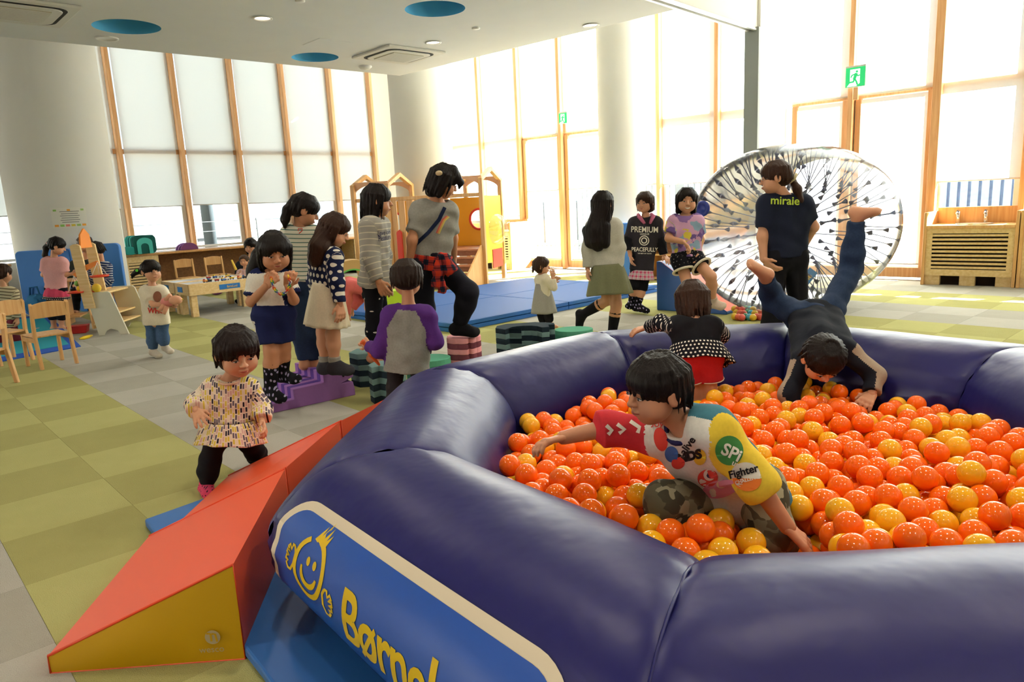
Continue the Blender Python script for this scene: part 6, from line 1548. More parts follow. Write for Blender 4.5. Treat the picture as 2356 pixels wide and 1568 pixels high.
b = MB(); pts = [G(px, py, .018) for px, py in ((183, 779), (192, 777), (203, 774), (212, 771))]; b.tube(pts, [.008, .02, .02, .008], 10); tag(b.obj('toy_banana', mat('banana', '#e0c024', .5, .3)), 'yellow toy banana lying on carpet by play stand', 'toy')
# bag and dark things on the left
c = G(92, 728); root = thing('tote_bag', 'blue fabric tote bag slumped on floor by blue panel', 'bag', c)
pr_ = [('e', c+Vector((0, 0, .16)), (.18, .12, .17), None), ('e', c+Vector((.1, .02, .1)), (.16, .1, .1), None)]
v, t, q = sdf_mesh(pr_, .012, .04, [(c+Vector((0, 0, .005)), (0, 0, -1))], wrinkle(.008, 26)); o = bpy.data.objects.new('bag_body', fast_mesh('bag_body', v, t, q, True, [cloth('blue_canvas', '#2c5f86')])); link(o, root)
b = MB(); b.tube([c+Vector((-.08, -.02, .28)), c+Vector((-.06, -.02, .42)), c+Vector((.04, -.02, .43)), c+Vector((.07, -.02, .28))], .012, 8); b.obj('handle', MATS['blue_canvas'], root)
# ---- chairs
def make_chair(M, label):
    root = thing('small_chair', label, 'chair', (0, 0, 0), 'small beech chairs')
    root.matrix_basis = Matrix.Identity(4)
    sh, w_, d_ = .30, .15, .15
    b = MB(); b.prism([(x, y) for x, y in rrect(2*w_, 2*d_+.02, .03, 4)], (0, 0, sh-.016), (1, 0, 0), (0, 1, 0), (0, 0, .016)); b.obj('seat', M_beech, root, .005)
    for sx in (-1, 1):
        b = MB(); b.prism([(-d_, 0), (-d_+.035, 0), (-d_+.035, sh), (-d_, sh)], (sx*(w_-.005)-.014, 0, 0), (0, 1, 0), (0, 0, 1), (.028, 0, 0)); b.obj('leg', M_beech, root, .005)
        b = MB(); b.prism([(d_+.03, 0), (d_+.065, 0), (d_+.02, sh), (d_+.045, .58), (d_+.015, .60), (d_-.02, sh)], (sx*(w_-.005)-.014, 0, 0), (0, 1, 0), (0, 0, 1), (.028, 0, 0)); b.obj('leg', M_beech, root, .005)
        b = MB(); b.box((sx*(w_-.005)-.012, -d_+.03, sh-.06), (sx*(w_-.005)+.012, d_, sh-.018)); b.obj('rail', M_beech, root, .003)
    b = MB(); n = 8
    V2 = []
    for i in range(n+1):
        x = -w_+.01+(2*w_-.02)*i/n; y = d_+.028+.012*(1-(2*i/n-1)**2)
        zt_ = .585+.02*(1-(2*i/n-1)**2); V2.append((x, y, zt_))
    b.prism([(p[0], p[2]) for p in V2]+[(p[0], .46) for p in V2[::-1]], (0, d_+.02, 0), (1, 0, 0), (0, 0, 1), (0, .016, 0)); b.obj('backrest', M_beech, root, .004)
    root.matrix_basis = M
    return root
ch1 = G(105, 852)
def chM(px, py, rz): c = G(px, py); return Matrix.Translation((c.x, c.y, 0)) @ Matrix.Rotation(rz, 4, 'Z')
chair0 = make_chair(chM(118, 838, math.radians(-128)), 'small beech chair nearest the play stand')
for ch in chair0.children: ch.matrix_parent_inverse = Matrix.Identity(4)
copy_tree(chair0, chM(14, 832, math.radians(-118)), 'small beech chair behind, touching left picture edge')
copy_tree(chair0, chM(-42, 890, math.radians(-100)), 'small beech chair cut off by left picture edge in front')
copy_tree(chair0, chM(440, 678, math.radians(42)), 'small beech chair behind train table, left of the pair')
copy_tree(chair0, chM(508, 670, math.radians(42)), 'small beech chair behind train table, right of the pair')
# ---- rug
ra = [G(px, py, .006) for px, py in ((186, 796), (112, 724), (-120, 742), (-160, 862))]
def rugm():
    t = NT('rug_print'); v, x, y, z = t.coord('Object')
    n = t.n.new('ShaderNodeTexVoronoi'); n.inputs['Scale'].default_value = 3.2; t.l.new(v, n.inputs['Vector']); xs = t.n.new('ShaderNodeSeparateXYZ'); t.l.new(n.outputs['Color'], xs.inputs[0])
    c = t.ramp(xs.outputs[0], [(0, '#2f93a5'), (.55, '#2f93a5'), (.62, '#c0392f'), (.7, '#d9c64a'), (.78, '#e8e4da'), (.86, '#d99a8a'), (.92, '#1f2a3a')], True)
    nd = t.m('LESS_THAN', n.outputs['Distance'], .10)
    return t.fin(t.mix(nd, '#2f93a5', c), .95, .1)
b = MB(); b.prism([(p.x, p.y) for p in ra], (0, 0, .001), (1, 0, 0), (0, 1, 0), (0, 0, .008)); rug = thing('play_rug', 'blue bordered picture rug on carpet behind the small chairs', 'rug', (ra[0]+ra[2])/2); b.obj('border', mat('rug_blue', '#2c52a8', .95, .1), rug)
cr_ = sum(ra, Vector())/4; b = MB(); b.prism([((cr_+(p-cr_)*.86).x, (cr_+(p-cr_)*.86).y) for p in ra], (0, 0, .009), (1, 0, 0), (0, 1, 0), (0, 0, .002)); b.obj('picture_field', rugm(), rug)
# ---- train table, two halves
t0 = G(442, 731); 
th = P(428, 655, t0.y).z
tx = UA.copy(); ty = Vector((-UA.y, UA.x, 0))
M_ttop = mat('table_top_reflection', '#dfe6ef', .22, .5); M_pl = mat('plaque_blue', '#1f6fb5', .5, .4); M_plt = mat('plaque_gold', '#d9b45a', .5, .4)  # table top: bluish-white reflection put into the base colour of a darker board
for k in range(2):
    o0 = t0+ty*(.53*k); fr = frame_axes((o0.x, o0.y, 0), tx, ty, (0, 0, 1)); L, W = .98, .52
    root = thing('train_table', ['birch train table with blue plaque nearest the camera', 'second birch train table pushed against the back of the first'][k], 'table', o0)
    b = MB(fr); b.box((.01, .01, th-.03), (L-.01, W-.01, th-.012)); b.obj('top', M_ttop, root)
    for q in (((0, 0), (L, .022)), ((0, W-.022), (L, W)), ((0, 0), (.022, W)), ((L-.022, 0), (L, W))):
        b = MB(fr); b.box((q[0][0], q[0][1], th-.15), (q[1][0], q[1][1], th)); b.obj('apron', M_birch, root, .003)
    for x, y in ((.03, .03), (L-.11, .03), (.03, W-.11), (L-.11, W-.11)):
        b = MB(fr); b.box((x, y, 0), (x+.08, y+.08, th-.15)); b.obj('leg', M_birch, root, .004)
    b = MB(fr); b.box((.40, -.004, th-.11), (.68, .0, th-.045)); p_ = b.obj('plaque', M_pl, root)
    tp = text_tris('B\u00f8rneLund', .045, .05, .0006); V2 = [fr @ Vector((.50+x*.7, -.006, th-.093+y)) for x, y in tp[0]]
    o = bpy.data.objects.new('plaque_lettering', fast_mesh('plaque_lettering', V2, tp[1], None, False, [M_plt])); link(o, p_)
    b = MB(fr); b.box((-.004, .22, th-.115), (.0, .40, th-.045)); b.obj('plaque', M_pl, root)
# toy trains on the table
tcol = [mat('toy_c%d' % k, c_, .5, .4) for k, c_ in enumerate(('#c8842e', '#2a2a2e', '#a8322c', '#3c5f9a', '#d8d2c4', '#e0b83a'))]
for k in range(12):
    x, y = (.30+.075*k, .20+.05*math.sin(k*1.7)) if k < 8 else (.55+.09*(k-8), .75)
    c = frame_axes((t0.x, t0.y, 0), tx, ty, (0, 0, 1)) @ Vector((x, y, th-.012)); fr = frame((c.x, c.y, c.z), RA+.4*math.sin(k*2.3))
    root = thing('toy_train_car', 'small wooden toy train car with %s body on the train table' % ('tan', 'black', 'red', 'blue', 'cream', 'yellow')[k % 6], 'toy', c, 'toy train cars on the table')
    b = MB(fr); b.box((-.03, -.014, .008), (.03, .014, .03)); b.obj('body', tcol[k % 6], root, .003)
    b = MB(fr); b.box((-.026, -.012, .03), (-.004, .012, .048)); b.obj('cab', tcol[(k+2) % 6], root, .003)
    for wx in (-.018, .018): b = MB(fr); b.tube([(wx, -.016, .008), (wx, .016, .008)], .008, 10); b.obj('wheel', tcol[1], root)
c = P(522, 600, t0.y+.5); b = MB(); b.tube([P(533, 598, t0.y+.6), P(543, 620, t0.y+.55)], [.012, .018], 8); tag(b.obj('toy_crossing_arm', tcol[5]), 'slanted yellow toy rail signal on train table', 'toy')
# low table behind, with red bin and tray
c = G(470, 655); fr = frame_axes((c.x, c.y, 0)-UA*.0 if 0 else (c.x, c.y, 0), UA, ty, (0, 0, 1)); lt = P(470, 604, c.y).z
root = thing('low_table', 'low beech table holding red bin behind train table', 'table', c)
b = MB(fr); b.box((-.75, .25, lt-.03), (1.0, .80, lt)); b.obj('top', M_beech, root, .006)
for x, y in ((-.7, .28), (.93, .28), (-.7, .73), (.93, .73)): b = MB(fr); b.box((x, y, 0), (x+.05, y+.05, lt-.03)); b.obj('leg', M_beech, root)
M_bin = mat('red_bin', '#dd3417', .45, .4)
c2 = fr @ Vector((-.02, .5, lt)); root = thing('red_bin', 'red open plastic bin on low table below window', 'bin', c2)
b = MB(frame_axes(c2, UA, ty, (0, 0, 1))); 
for q in (((-.24, -.16), (.24, -.145)), ((-.24, .145), (.24, .16)), ((-.24, -.16), (-.225, .16)), ((.225, -.16), (.24, .16))): b.box((q[0][0], q[0][1], 0.004), (q[1][0], q[1][1], .21))
b.box((-.24, -.16, 0), (.24, .16, .012)); b.obj('shell', M_bin, root)
b = MB(frame_axes(c2, UA, ty, (0, 0, 1)))
for q in (((-.26, -.18), (.26, -.16)), ((-.26, .16), (.26, .18)), ((-.26, -.18), (-.24, .18)), ((.24, -.18), (.26, .18))): b.box((q[0][0], q[0][1], .195), (q[1][0], q[1][1], .215))
b.obj('rim', M_bin, root)
c2 = fr @ Vector((.62, .48, lt)); b = MB(frame_axes(c2, UA, ty, (0, 0, 1))); b.prism([(-.22, .05), (-.19, .0), (.19, .0), (.22, .05), (.205, .05), (.18, .012), (-.18, .012), (-.205, .05)], (0, -.15, 0), (1, 0, 0), (0, 0, 1), (0, .3, 0)); tag(b.obj('red_tray', M_bin), 'shallow red plastic tray right of the red bin', 'tray')
c = G(500, 678); b = MB(); b.lathe([(.14, -.04), (.15, 0), (.14, .04), (.001, .04)], (c.x, c.y, .15), 28, NA); tag(b.obj('foam_disc', mat('foam_mauve', '#8b4f80', .9, .1), None), 'mauve foam disc standing on edge under train table', 'foam block')

# ---- playhouse with steps
h0 = G(1121, 641); hx = -Vector((math.cos(math.radians(22)), math.sin(math.radians(22)), 0))   # along its front, to the left
h0 = P(1118, 640, 11.6); h0.z = 0
hL = P(828, 620, 12.4); hL.z = 0
hx = (hL-h0); HL = hx.length; hx.normalize(); hy = Vector((hx.y, -hx.x, 0))
if hy.y < 0: hy = -hy
house = thing('playhouse', 'wooden indoor playhouse with steps and yellow panels in front of corner column', 'playhouse', h0)
FH = frame_axes(h0, hx, hy, (0, 0, 1)); DH = .85
M_yp = mat('yellow_panel', '#d9991a', .5, .4); M_rp = mat('red_panel', '#c8321f', .5, .4)
ztop = P(1108, 388, 11.6).z; zr_ = P(1108, 408, 11.6).z; zp = P(1000, 452, 11.6).z; zdeck = P(1080, 572, 11.6).z
TW = HL*.27                               # tower width
for x in (0, TW, HL-TW*1.05, HL):
    for y in (0, DH):
        b = MB(FH); b.box((x-.035, y-.035, 0), (x+.035, y+.035, zr_)); b.obj('post', M_beech, house, .006)
for x0, x1 in ((0, TW), (HL-TW*1.05, HL)):       # gabled roof frames with arched beams
    for x in (x0, x1):
        for sgn in (0, 1):
            b = MB(FH); y0, y1 = (0, DH/2) if sgn == 0 else (DH, DH/2); b.prism([(y0-(.04 if sgn == 0 else -.04), zr_-.01), (y0, zr_-.05), (y1, ztop-.02), (y1, ztop+.05)], (x-.035, 0, 0), (0, 1, 0), (0, 0, 1), (.07, 0, 0)); b.obj('rafter', M_beech, house, .004)
    for y in (.02, DH-.05):
        n = 14; up_ = [(x0+(x1-x0)*k/n, zr_+.04) for k in range(n+1)]; lo_ = [(x0+(x1-x0)*k/n, zr_-.16+.15*math.sin(math.pi*k/n)**.6) for k in range(n+1)]
        b = MB(FH); b.prism(up_+lo_[::-1], (0, y, 0), (1, 0, 0), (0, 0, 1), (0, .03, 0)); b.obj('arched_beam', mat('peach_board', '#d8a57e', .5, .3), house, .003)
b = MB(FH); b.box((0, .0, zp-.03), (HL, .05, zp+.03)); b.obj('hand_rail', M_beech, house, .006)
b = MB(FH); b.box((0, .02, zdeck-.03), (HL, DH, zdeck)); b.obj('deck', wood('deck_brown', '#a8683f', '#955832', 3, .45, 0), house)
def ring_panel(x0, x1, y, cxp, rr, name='panel'):
    n = 32; out_ = [(x0, zdeck), (x1, zdeck), (x1, zp-.03), (x0, zp-.03)]; zc = (zdeck+zp)/2+.02
    l3 = [[Vector((x, z, 0)) for x, z in out_], [Vector((cxp+rr*math.cos(2*math.pi*k/n), zc+rr*math.sin(2*math.pi*k/n), 0)) for k in range(n)][::-1]]
    tr = geometry.tessellate_polygon(l3); fl2 = [p for l in l3 for p in l]
    o = bpy.data.objects.new(name, fast_mesh(name, [FH @ Vector((p.x, y, p.y)) for p in fl2], tr, None, False, [M_yp])); link(o, house); sm = o.modifiers.new('thickness', 'SOLIDIFY'); sm.thickness = .02
    b = MB(FH); b.tube([(cxp+rr*math.cos(2*math.pi*k/n), y-.012, zc+rr*math.sin(2*math.pi*k/n)) for k in range(n)], .022, 8, False, True); b.obj('porthole_ring', M_rp, house)
    b = MB(FH); b.box((cxp-.004, y, zc-rr), (cxp+.004, y+.01, zc+rr)); b.obj('porthole_bar', M_white, house)
ring_panel(.04, TW*1.45, DH-.03, TW*.62, .17)
ring_panel(HL-TW*1.0, HL-.04, DH-.03, HL-TW*.5, .17)
for k in range(5):
    zs = zdeck*(k+1)/5; b = MB(FH); b.box((.05, -.72+.14*k, zs-.03), (TW*1.35, -.56+.14*k, zs)); b.obj('step_tread', wood('step_wood', '#b9764a', '#a8683f', 3, .45, 0), house, .004)
    b = MB(FH); b.box((.06, -.60+.14*k, zs-zdeck/5), (TW*1.34, -.585+.14*k, zs-.03)); b.obj('step_riser', MATS['step_wood'], house)
for x in (.02, TW*1.36): b = MB(FH); b.prism([(-.76, 0), (.02, 0), (.02, zdeck+.05), (-.05, zdeck+.05), (-.76, zdeck/5+.04)], (x, 0, 0), (0, 1, 0), (0, 0, 1), (.03, 0, 0)); b.obj('step_stringer', M_beech, house, .004)
for x0, x1 in ((TW*1.45, HL-TW*1.05),):
    nsl = 5
    for k in range(nsl): xa = x0+(x1-x0)*(k+.1)/nsl; b = MB(FH); b.box((xa, .0, .05), (xa+(x1-x0)/nsl*.75, .03, zp-.03)); b.obj('slat', M_beech, house, .004)
b = MB(FH); b.box((-.02, .06, zdeck-.25), (.0, DH-.06, zp-.02)); b.obj('side_panel', mat('bright_yellow', '#e3c832', .5, .4), house)
b = MB(FH); b.box((-.03, .3, zdeck-.35), (-.02, DH-.1, zdeck-.05)); b.obj('side_panel', M_rp, house)
M_clear = glassy('clear_plastic', (.95, .96, .96, 1), .18)
b = MB(FH); b.lathe([(.26, 0), (.24, .10), (.17, .17), (.08, .21), (.001, .22)], (-.03, DH/2, zdeck+.28), 28, (-1, 0, 0)); b.obj('bubble_window', M_clear, house)
b = MB(FH); xs_ = HL-TW*1.15; b.prism(rrect(.10, .62, .05, 4), (xs_-.12, -.06, zdeck+.02), (1, 0, 0), (0, 0, 1), (0, .03, 0)); b.obj('slide_side', M_rp, house, .006)

# ---- sinks on the bright wall
def sink_unit(s0, s1, label, D=.62, zt_=.74):
    root = thing('sink_cabinet', label, 'sink', FB @ Vector(((s0+s1)/2, D/2, 0)))
    louv = [(s0, s0+.035), (s1-.035, s1)]
    for a, e in louv: b = MB(FB); b.box((a, .06, 0), (e, D+.02, zt_+.16)); b.obj('side_panel', M_beech, root, .006)
    b = MB(FB); b.box((s0+.035, .06, .12), (s1-.035, D-.04, zt_-.03)); b.obj('body', M_birch, root)
    b = MB(FB); b.box((s0+.035, .06, zt_-.04), (s1-.035, D+.02, zt_)); b.obj('counter', M_beech, root, .008)
    b = MB(FB); b.box((s0+.035, .06, zt_), (s1-.035, .09, zt_+.20)); b.obj('splashback', M_beech, root)
    b = MB(FB); b.box((s0+.05, .1, 0), (s1-.05, D-.1, .12)); b.obj('plinth_recess', M_dark, root)
    for x in (s0+.035, (s0+s1)/2-.08, s1-.20): b = MB(FB); b.box((x, .1, 0), (x+.165, D-.03, .12)); b.obj('plinth', M_birch, root)
    g0, g1, gz0, gz1 = s0+.10, s1-.10, .20, zt_-.10
    b = MB(FB); b.box((g0, D-.03, gz0), (g1, D-.022, gz1)); g = b.obj('grille_backing', M_dark, root)
    for q in ((s0+.035, g0, .12, zt_-.04), (g1, s1-.035, .12, zt_-.04), (g0, g1, .12, gz0), (g0, g1, gz1, zt_-.04)): b = MB(FB); b.box((q[0], D-.03, q[2]), (q[1], D-.005, q[3])); b.obj('front_panel', M_birch, root)
    for k in range(9):
        z = gz0+(gz1-gz0)*(k+.5)/9; b = MB(FB); b.box((g0, D-.022, z-.013), (g1, D-.007, z+.013)); b.obj('louvre', M_birch, g)
    b = MB(FB); b.lathe([(.20, .004), (.19, .001), (.15, -.02), (.001, -.03)], ((s0+s1)/2, .36, zt_+.003), 32); b.obj('basin', mat('basin_white', '#f2f0ea', .25, .5), root)
    for x in ((s0+s1)/2-.22, (s0+s1)/2+.08):
        b = MB(FB); b.tube([(x, .15, zt_), (x, .15, zt_+.15)], [.024, .02], 12); b.tube([(x, .15, zt_+.12), (x, .24, zt_+.14), (x, .27, zt_+.12)], [.012, .011, .010], 8); b.box((x-.012, .12, zt_+.15), (x+.012, .20, zt_+.165)); b.obj('tap', M_chrome, root)
    return root
q0, q1 = G(2118, 654), G(2335, 661)
s0_ = (q0-B0).dot(UB); s1_ = (q1-B0).dot(UB)
sink_unit(s0_, s1_, 'wide birch sink cabinet with two taps at right')
sink_unit(s1_+.01, s1_+1.1, 'birch cabinet cut by the right picture edge')
q0, q1 = G(1118, 618), G(1184, 620)
sink_unit((q1-B0).dot(UB)-1.0, (q1-B0).dot(UB), 'birch sink cabinet with taps beside the playhouse')
# ---- by the middle column
c = P(1440, 560, 11.3); b = MB(); zt_ = P(1440, 512, 11.3).z; b.prism([(x, y+zt_/2) for x, y in rrect(.5, zt_, .05, 4)], (c.x, c.y, .0), UB, (0, 0, 1), NB*.14); tag(b.obj('gym_pad', M_panel, None, .012), 'blue upright foam panel leaning at the white middle column', 'foam pad')
c = P(1532, 608, 11.0); z1_ = P(1532, 528, 11.0).z; root = thing('open_shelf', 'low brown open shelf behind the charcoal tunic girl', 'shelf', (c.x, c.y, 0)); fr = frame_axes((c.x, c.y, 0), UB, NB, (0, 0, 1))
for z in (.02, z1_*.5, z1_-.02): b = MB(fr); b.box((-.25, -.15, z), (.25, .15, z+.02)); b.obj('shelf_board', M_beech, root)
for x in (-.25, .23): b = MB(fr); b.box((x, -.15, 0), (x+.02, .15, z1_)); b.obj('side_panel', M_beech, root)
b = MB(fr); b.box((-.25, -.15, 0), (.25, -.14, z1_)); b.obj('back_panel', wood('shelf_brown2', '#9a6a3c', '#8a5a30', 3, .5, 0), root)
# ---- floor toys behind the striped girl
c = P(812, 615, 10.6); root = thing('foam_tunnel_arch', 'tan and green foam arch behind the striped girl', 'foam block', (c.x, c.y, 0)); R0, R1 = .42, .29; zc = .14
for nm, r1, r0, y0, y1, m_ in (('outer_arch', R0, R1, 0, .30, mat('tan_vinyl', '#b8945a', .55, .3)), ('inner_lining', R1, R1-.02, .01, .29, mat('green_vinyl', '#58b04a', .5, .4))):
    pts = [(r1*math.cos(math.radians(a)), zc+r1*math.sin(math.radians(a))) for a in range(-10, 191, 10)]+[(r0*math.cos(math.radians(a)), zc+r0*math.sin(math.radians(a))) for a in range(190, -11, -10)]
    b = MB(); b.prism(pts, (c.x, c.y, .0), (.94, .34, 0), (0, 0, 1), (-.34*y1, .94*y1, 0)); b.obj(nm, m_, root)
c = P(900, 690, 6.9); b = MB(frame((c.x, c.y, 0), .5)); z1_ = max(P(900, 666, 6.9).z, .2); b.prism(rrect(.30, .24, .04, 4), (0, 0, .001), (1, 0, 0), (0, 1, 0), (0, 0, z1_)); tag(b.obj('lime_box', mat('lime_plastic', '#b5d62a', .5, .4), None, .01), 'lime green plastic box on floor behind boy in purple sleeves', 'box')
for k, (px, py, c_, l) in enumerate(((782, 738, '#1f6b35', 'dark green toy car on carpet below cream skirt'), (826, 726, '#2a3350', 'navy toy car on carpet by kneeling child'), (808, 720, '#30343f', 'dark toy truck on carpet under kneeling child'))):
    c = G(px, py); fr = frame((c.x, c.y, 0), .3+k); root = thing('toy_car', l, 'toy', c)
    b = MB(fr); b.box((-.06, -.025, .015), (.06, .025, .045)); b.obj('body', mat('toy_car_%d' % k, c_, .4, .4), root, .006)
    b = MB(fr); b.box((-.03, -.022, .045), (.035, .022, .07)); b.obj('cabin', MATS['toy_car_%d' % k], root, .008)
    for wx in (-.04, .04):
        for wy in (-.026, .026): b = MB(fr); b.tube([(wx, wy-.005, .017), (wx, wy+.005, .017)], .017, 12); b.obj('wheel', M_dark, root)
# orange toy in the boy's hand
q_ = [P(x, y, 4.24) for x, y in ((836, 786), (842, 795), (856, 815), (872, 838))]
pr_ = [('c', q_[0], q_[1], .014, .010), ('c', q_[1], q_[2], .010, .020), ('c', q_[2], q_[3], .022, .008), ('c', q_[0], P(830, 790, 4.24), .010, .006), ('c', q_[2], P(862, 812, 4.22), .012, .006)]
v, t, q = sdf_mesh(pr_, .0035, .008); o = bpy.data.objects.new('toy_dinosaur', fast_mesh('toy_dinosaur', v, t, q, True, [mat('toy_orange', '#c2501a', .5, .4, var=.3, vscale=60)])); COL.objects.link(o); tag(o, 'orange plastic toy creature held by boy in purple sleeves', 'toy')

# ---- clear inflatable roller
zc_ = P(1832, 548, 7.7); ZR, ZW = .86, 1.0; zcen = Vector((zc_.x, zc_.y, ZR+.005))
zax = Vector((-.74, -.67, 0)).normalized()
zorb = thing('inflatable_roller', 'huge clear inflatable roller ball laced with dark cords', 'inflatable', (zcen.x, zcen.y, 0))
def film(name, d=.05, ior=None, refl=.05):
    t = NT(name); tr = t.n.new('ShaderNodeBsdfTransparent'); gl = t.n.new('ShaderNodeBsdfGlossy'); df = t.n.new('ShaderNodeBsdfTranslucent'); m1 = t.n.new('ShaderNodeMixShader'); m2 = t.n.new('ShaderNodeMixShader'); fr2 = t.n.new('ShaderNodeFresnel' if ior else 'ShaderNodeValue')
    tr.inputs[0].default_value = (.985, .985, .985, 1); gl.inputs['Roughness'].default_value = .12; 
    if ior: fr2.inputs[0].default_value = ior
    else: fr2.outputs[0].default_value = refl
    df.inputs[0].default_value = (1, 1, 1, 1); m1.inputs[0].default_value = d
    t.l.new(tr.outputs[0], m1.inputs[1]); t.l.new(df.outputs[0], m1.inputs[2]); t.l.new(fr2.outputs[0], m2.inputs[0]); t.l.new(m1.outputs[0], m2.inputs[1]); t.l.new(gl.outputs[0], m2.inputs[2]); t.l.new(m2.outputs[0], t.out.inputs[0]); return t.mat
M_film = film('clear_film', .09, 1.22); M_film2 = film('clear_tunnel_film', .10, None, .08)
prof = []
for k in range(41):
    a = math.pi*(k/40-.5); ca, sa_ = math.cos(a), math.sin(a); prof.append((.47+(ZR-.47)*abs(ca)**.55, ZW*math.copysign(abs(sa_)**.8, sa_)))
b = MB(); b.lathe(prof, zcen, 72, zax); b.obj('outer_skin', M_film, zorb)
b = MB(); b.lathe([(.47, ZW), (.445, ZW*.8), (.44, 0), (.445, -ZW*.8), (.47, -ZW)], zcen, 56, zax); b.obj('inner_tunnel', M_film2, zorb)
M_cord = mat('cord_navy', '#565c78', .6, .3); M_cup = film('cord_cup_film', .25)
u_ = zax.orthogonal().normalized(); v_ = zax.cross(u_)
bme = MB(); bme.tube([(0, 0, .0), (0, 0, .13), (0, 0, .87), (0, 0, 1.0)], [.026, .005, .005, .026], 6); 
oo = bme.obj('tie_cord', M_cord); cord_me = oo.data; bpy.data.objects.remove(oo)
nr = 9
for i in range(nr):
    h = -ZW*.8+1.6*ZW*i/(nr-1); a_ = math.asin(max(-1, min(1, math.copysign((abs(h)/ZW)**(1/.8), h)))); ro = .47+(ZR-.47)*abs(math.cos(a_))**.55-.01
    for j in range(16):
        th_ = 2*math.pi*(j+.5*(i % 2))/16; dr = u_*math.cos(th_)+v_*math.sin(th_); p0 = zcen+zax*h+dr*.445; p1 = zcen+zax*h*1.02+dr*ro; d = p1-p0
        o = bpy.data.objects.new('tie_cord', cord_me); COL.objects.link(o); o.parent = zorb; o.matrix_parent_inverse = zorb.matrix_basis.inverted()
        o.matrix_basis = Matrix.Translation(p0) @ d.to_track_quat('Z', 'Y').to_matrix().to_4x4() @ Matrix.Diagonal((1, 1, d.length, 1))
vp = P(1618, 480, 7.2); b = MB(); ax_ = (vp-zcen).normalized(); b.lathe([(.075, 0), (.08, .02), (.05, .03), (.045, .01), (.001, .01)], vp, 24, (-.75, -.66, .1)); b.obj('valve', mat('valve_blue', '#1c2f8c', .4, .5), zorb)
vp = P(1850, 648, 6.95); b = MB(frame_axes(vp, (.6, -.1, .79), (-.79, 0, .6), (0, -1, 0))); b.box((-.14, -.05, 0), (.14, .05, .004)); tg = b.obj('label_patch', M_pl, zorb)
tp = text_tris('B\u00f8rne', .07, .05, .001, 'CENTER'); V2 = [frame_axes(vp, (.6, -.1, .79), (-.79, 0, .6), (0, -1, 0)) @ Vector((x, y-.025, .006)) for x, y in tp[0]]
o = bpy.data.objects.new('patch_lettering', fast_mesh('patch_lettering', V2, tp[1], None, False, [M_byel])); link(o, tg)
# loose coloured balls by the roller
bcol = [mat('loose_ball_%d' % k, c_, .35, .5) for k, c_ in enumerate(('#e0b52c', '#dd5a48', '#49a8bf', '#d9643c', '#4f9a63'))]; bnam = ['yellow', 'red', 'light blue', 'orange red', 'green']
lm = []
for k in range(5):
    bm = bmesh.new(); bmesh.ops.create_icosphere(bm, subdivisions=3, radius=.035)
    for f_ in bm.faces: f_.smooth = True
    me = bpy.data.meshes.new('plastic_ball'); bm.to_mesh(me); bm.free(); me.materials.append(bcol[k]); lm.append(me)
for k in range(22):
    i, j = k % 8, k//8; px = 1690+i*8.5+(j % 2)*4; py = 728-j*9+(i % 3); c = G(px, py, .035+.03*(j == 2)); ci = (k*3+j) % 5
    o = bpy.data.objects.new('plastic_ball', lm[ci]); COL.objects.link(o); o.location = c; tag(o, '%s plastic ball in the small heap below the clear roller' % bnam[ci], 'ball', 'loose balls below the roller')

# ================================================================== BALLS IN THE POOL
caps = []
def add_caps(mk, names, rr):
    K = mk['K']
    for a, b_ in names:
        if a in K and b_ in K: caps.append((npv(K[a]), npv(K[b_]), rr))
for mk, S_ in ((boy, 1), (g_polka, .93), (diver, 1)):
    for sd in 'ab':
        add_caps(mk, [('h'+sd, 'k'+sd), ('k'+sd, 'a'+sd)], .056*S_); add_caps(mk, [('s'+sd, 'e'+sd), ('e'+sd, 'w'+sd)], .05*S_)
        add_caps(mk, [('s'+sd, 'h'+sd)], .075*S_)
        K = mk['K']; caps.append((npv(K['w'+sd]), npv(K['w'+sd]+(K['w'+sd]-K['e'+sd]).normalized()*.09), .035))
    caps.append((npv(mk['K']['hd']), npv(mk['K']['hd']), .13))
caps.append((npv(boy['K']['wb']), npv(P(1868, 1264, 1.83)), .05)); caps.append((npv(P(1835, 1250, 1.78)), npv(P(1872, 1275, 1.70)), .055))
NRM = [seg_frame(i) for i in range(8)]
BR = .04
def inside(x, y, z):
    dz = min(abs(z-RV)/RV, .999); ri = RI*math.sqrt(1-dz*dz)
    for A, B, d, n in NRM:
        if (x-A.x)*n.x+(y-A.y)*n.y > -(ri+BR+.004): return False
    return True
rng = random.Random(11); cells = {}; balls = []
BASE = .17
def near(x, y):
    i, j = int(x//.08), int(y//.08)
    for a in (i-1, i, i+1):
        for b_ in (j-1, j, j+1):
            for q in cells.get((a, b_), ()): yield q
def level(x, y): return .350+.040*max(-1, min(1.2, (2.6-y)/.9))+.022*math.sin(x*4.1+1)*math.sin(y*3.7)+.012*math.sin(x*9+y*7)+.045*math.exp(-((x-.62)/.4)**2-((y-1.78)/.25)**2)
def rest(x, y):
    z = BASE+BR
    for q in near(x, y):
        d2 = (q[0]-x)**2+(q[1]-y)**2
        if d2 < .0064: z = max(z, q[2]+math.sqrt(.0064-d2))
    return z
def hits(p):
    for a, b_, r in caps:
        ba = b_-a; L = float(ba@ba); t = 0 if L < 1e-9 else max(0, min(1, float((p-a)@ba)/L))
        if np.linalg.norm(p-a-ba*t) < r+BR: return True
    return False
fails = 0
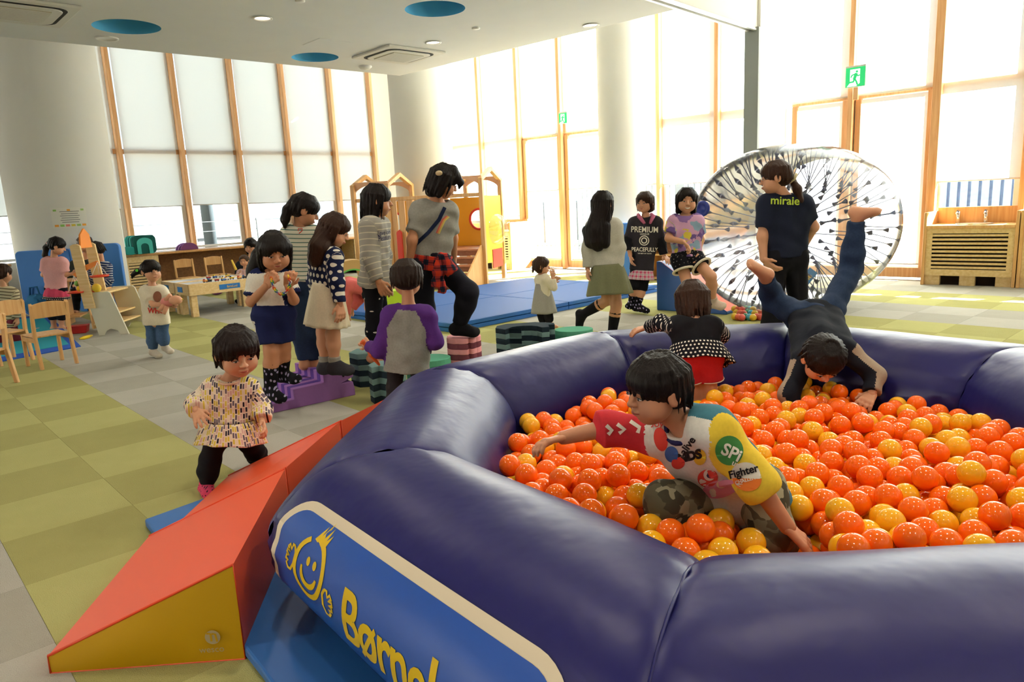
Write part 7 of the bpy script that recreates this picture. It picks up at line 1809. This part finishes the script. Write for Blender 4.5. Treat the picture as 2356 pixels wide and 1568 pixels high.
while fails < 420 and len(balls) < 2600:
    best = None
    for _ in range(14):
        x, y = rng.uniform(-.2, 2.1), rng.uniform(1.45, 3.8)
        if not inside(x, y, .3): continue
        z = rest(x, y)
        if best is None or z < best[2]: best = (x, y, z)
    if best is None: continue
    x, y, z = best
    for _ in range(10):           # let it roll a little way down
        dx, dy = rng.uniform(-.02, .02), rng.uniform(-.02, .02)
        if inside(x+dx, y+dy, .3):
            z2 = rest(x+dx, y+dy)
            if z2 < z: x, y, z = x+dx, y+dy, z2
    if z+BR*.4 > level(x, y)+rng.uniform(-.01, .022) or hits(np.array((x, y, z), np.float32)): fails += 1; continue
    fails = 0; b_ = (x, y, z, 'y' if rng.random() < .26 else 'o'); balls.append(b_); cells.setdefault((int(x//.08), int(y//.08)), []).append(b_)
# which ones show: nothing rests on top of them
vis = []
for q in balls:
    cov = sum(1 for p in near(q[0], q[1]) if p[2] > q[2]+.035 and (p[0]-q[0])**2+(p[1]-q[1])**2 < .0036)
    v3 = Vector((q[0], q[1], q[2]-CAM_H)); zc = v3.dot(_fw); px = 1178+FPX*v3.dot(CX)/zc; py = 784-FPX*v3.dot(CY)/zc
    seen = -40 < px < 2400 and py < 1320 and cov <= 2
    vis.append((0 if seen else 1, zc, q))
vis.sort(key=lambda t: (t[0], t[1]))
def where(x, y):
    if y < 1.85: return 'behind the near right tube of the pool' if x > .75 else 'behind the near corner seam of the pool'
    if x < .35: return 'along the left tube of the pool' if y < 2.7 else 'at the far left corner of the pool'
    if y > 3.05: return 'under the tumbling boy' if x > 1.15 else 'round the legs of the red shorts girl'
    if x > 1.05: return 'right of the crawling boy'
    return 'around the crawling boy in the pool'
for s_, zc, q in vis[:300]:
    o = bpy.data.objects.new('orange_ball' if q[3] == 'o' else 'yellow_ball', BM_[q[3]]); COL.objects.link(o); o.location = q[:3]; o.rotation_euler = (rng.random()*6, rng.random()*6, 0)
    tag(o, 'glossy %s plastic ball %s' % ('orange' if q[3] == 'o' else 'yellow', where(q[0], q[1])), 'ball', 'balls in the pool')
def sphere_arrays(sub):
    bm = bmesh.new(); bmesh.ops.create_icosphere(bm, subdivisions=sub, radius=.04); bm.verts.index_update()
    v = np.array([p.co[:] for p in bm.verts], np.float32); t = np.array([[p.index for p in f.verts] for f in bm.faces]); bm.free(); return v, t
SA = {3: sphere_arrays(3), 2: sphere_arrays(2)}
VV, TT, MM = [], [], []; n0 = 0
for s_, zc, q in vis[300:]:
    v, t = SA[3 if s_ == 0 else 2]; VV.append(v+np.array(q[:3], np.float32)); TT.append(t+n0); MM.append(np.full(len(t), 0 if q[3] == 'o' else 1)); n0 += len(v)
o = bpy.data.objects.new('pool_balls', fast_mesh('pool_balls', np.concatenate(VV), np.concatenate(TT), None, True, [M_or, M_ye], np.concatenate(MM))); COL.objects.link(o)
tag(o, 'remaining orange and yellow balls filling the far and lower pool', 'balls', None, 'stuff')
b = MB(); b.poly([(OV[i].x, OV[i].y, BASE) for i in range(8)]); b.obj('pool_cushion', M_vinyl, pool)
print('balls', len(balls), 'seen', sum(1 for s_ in vis if s_[0] == 0))
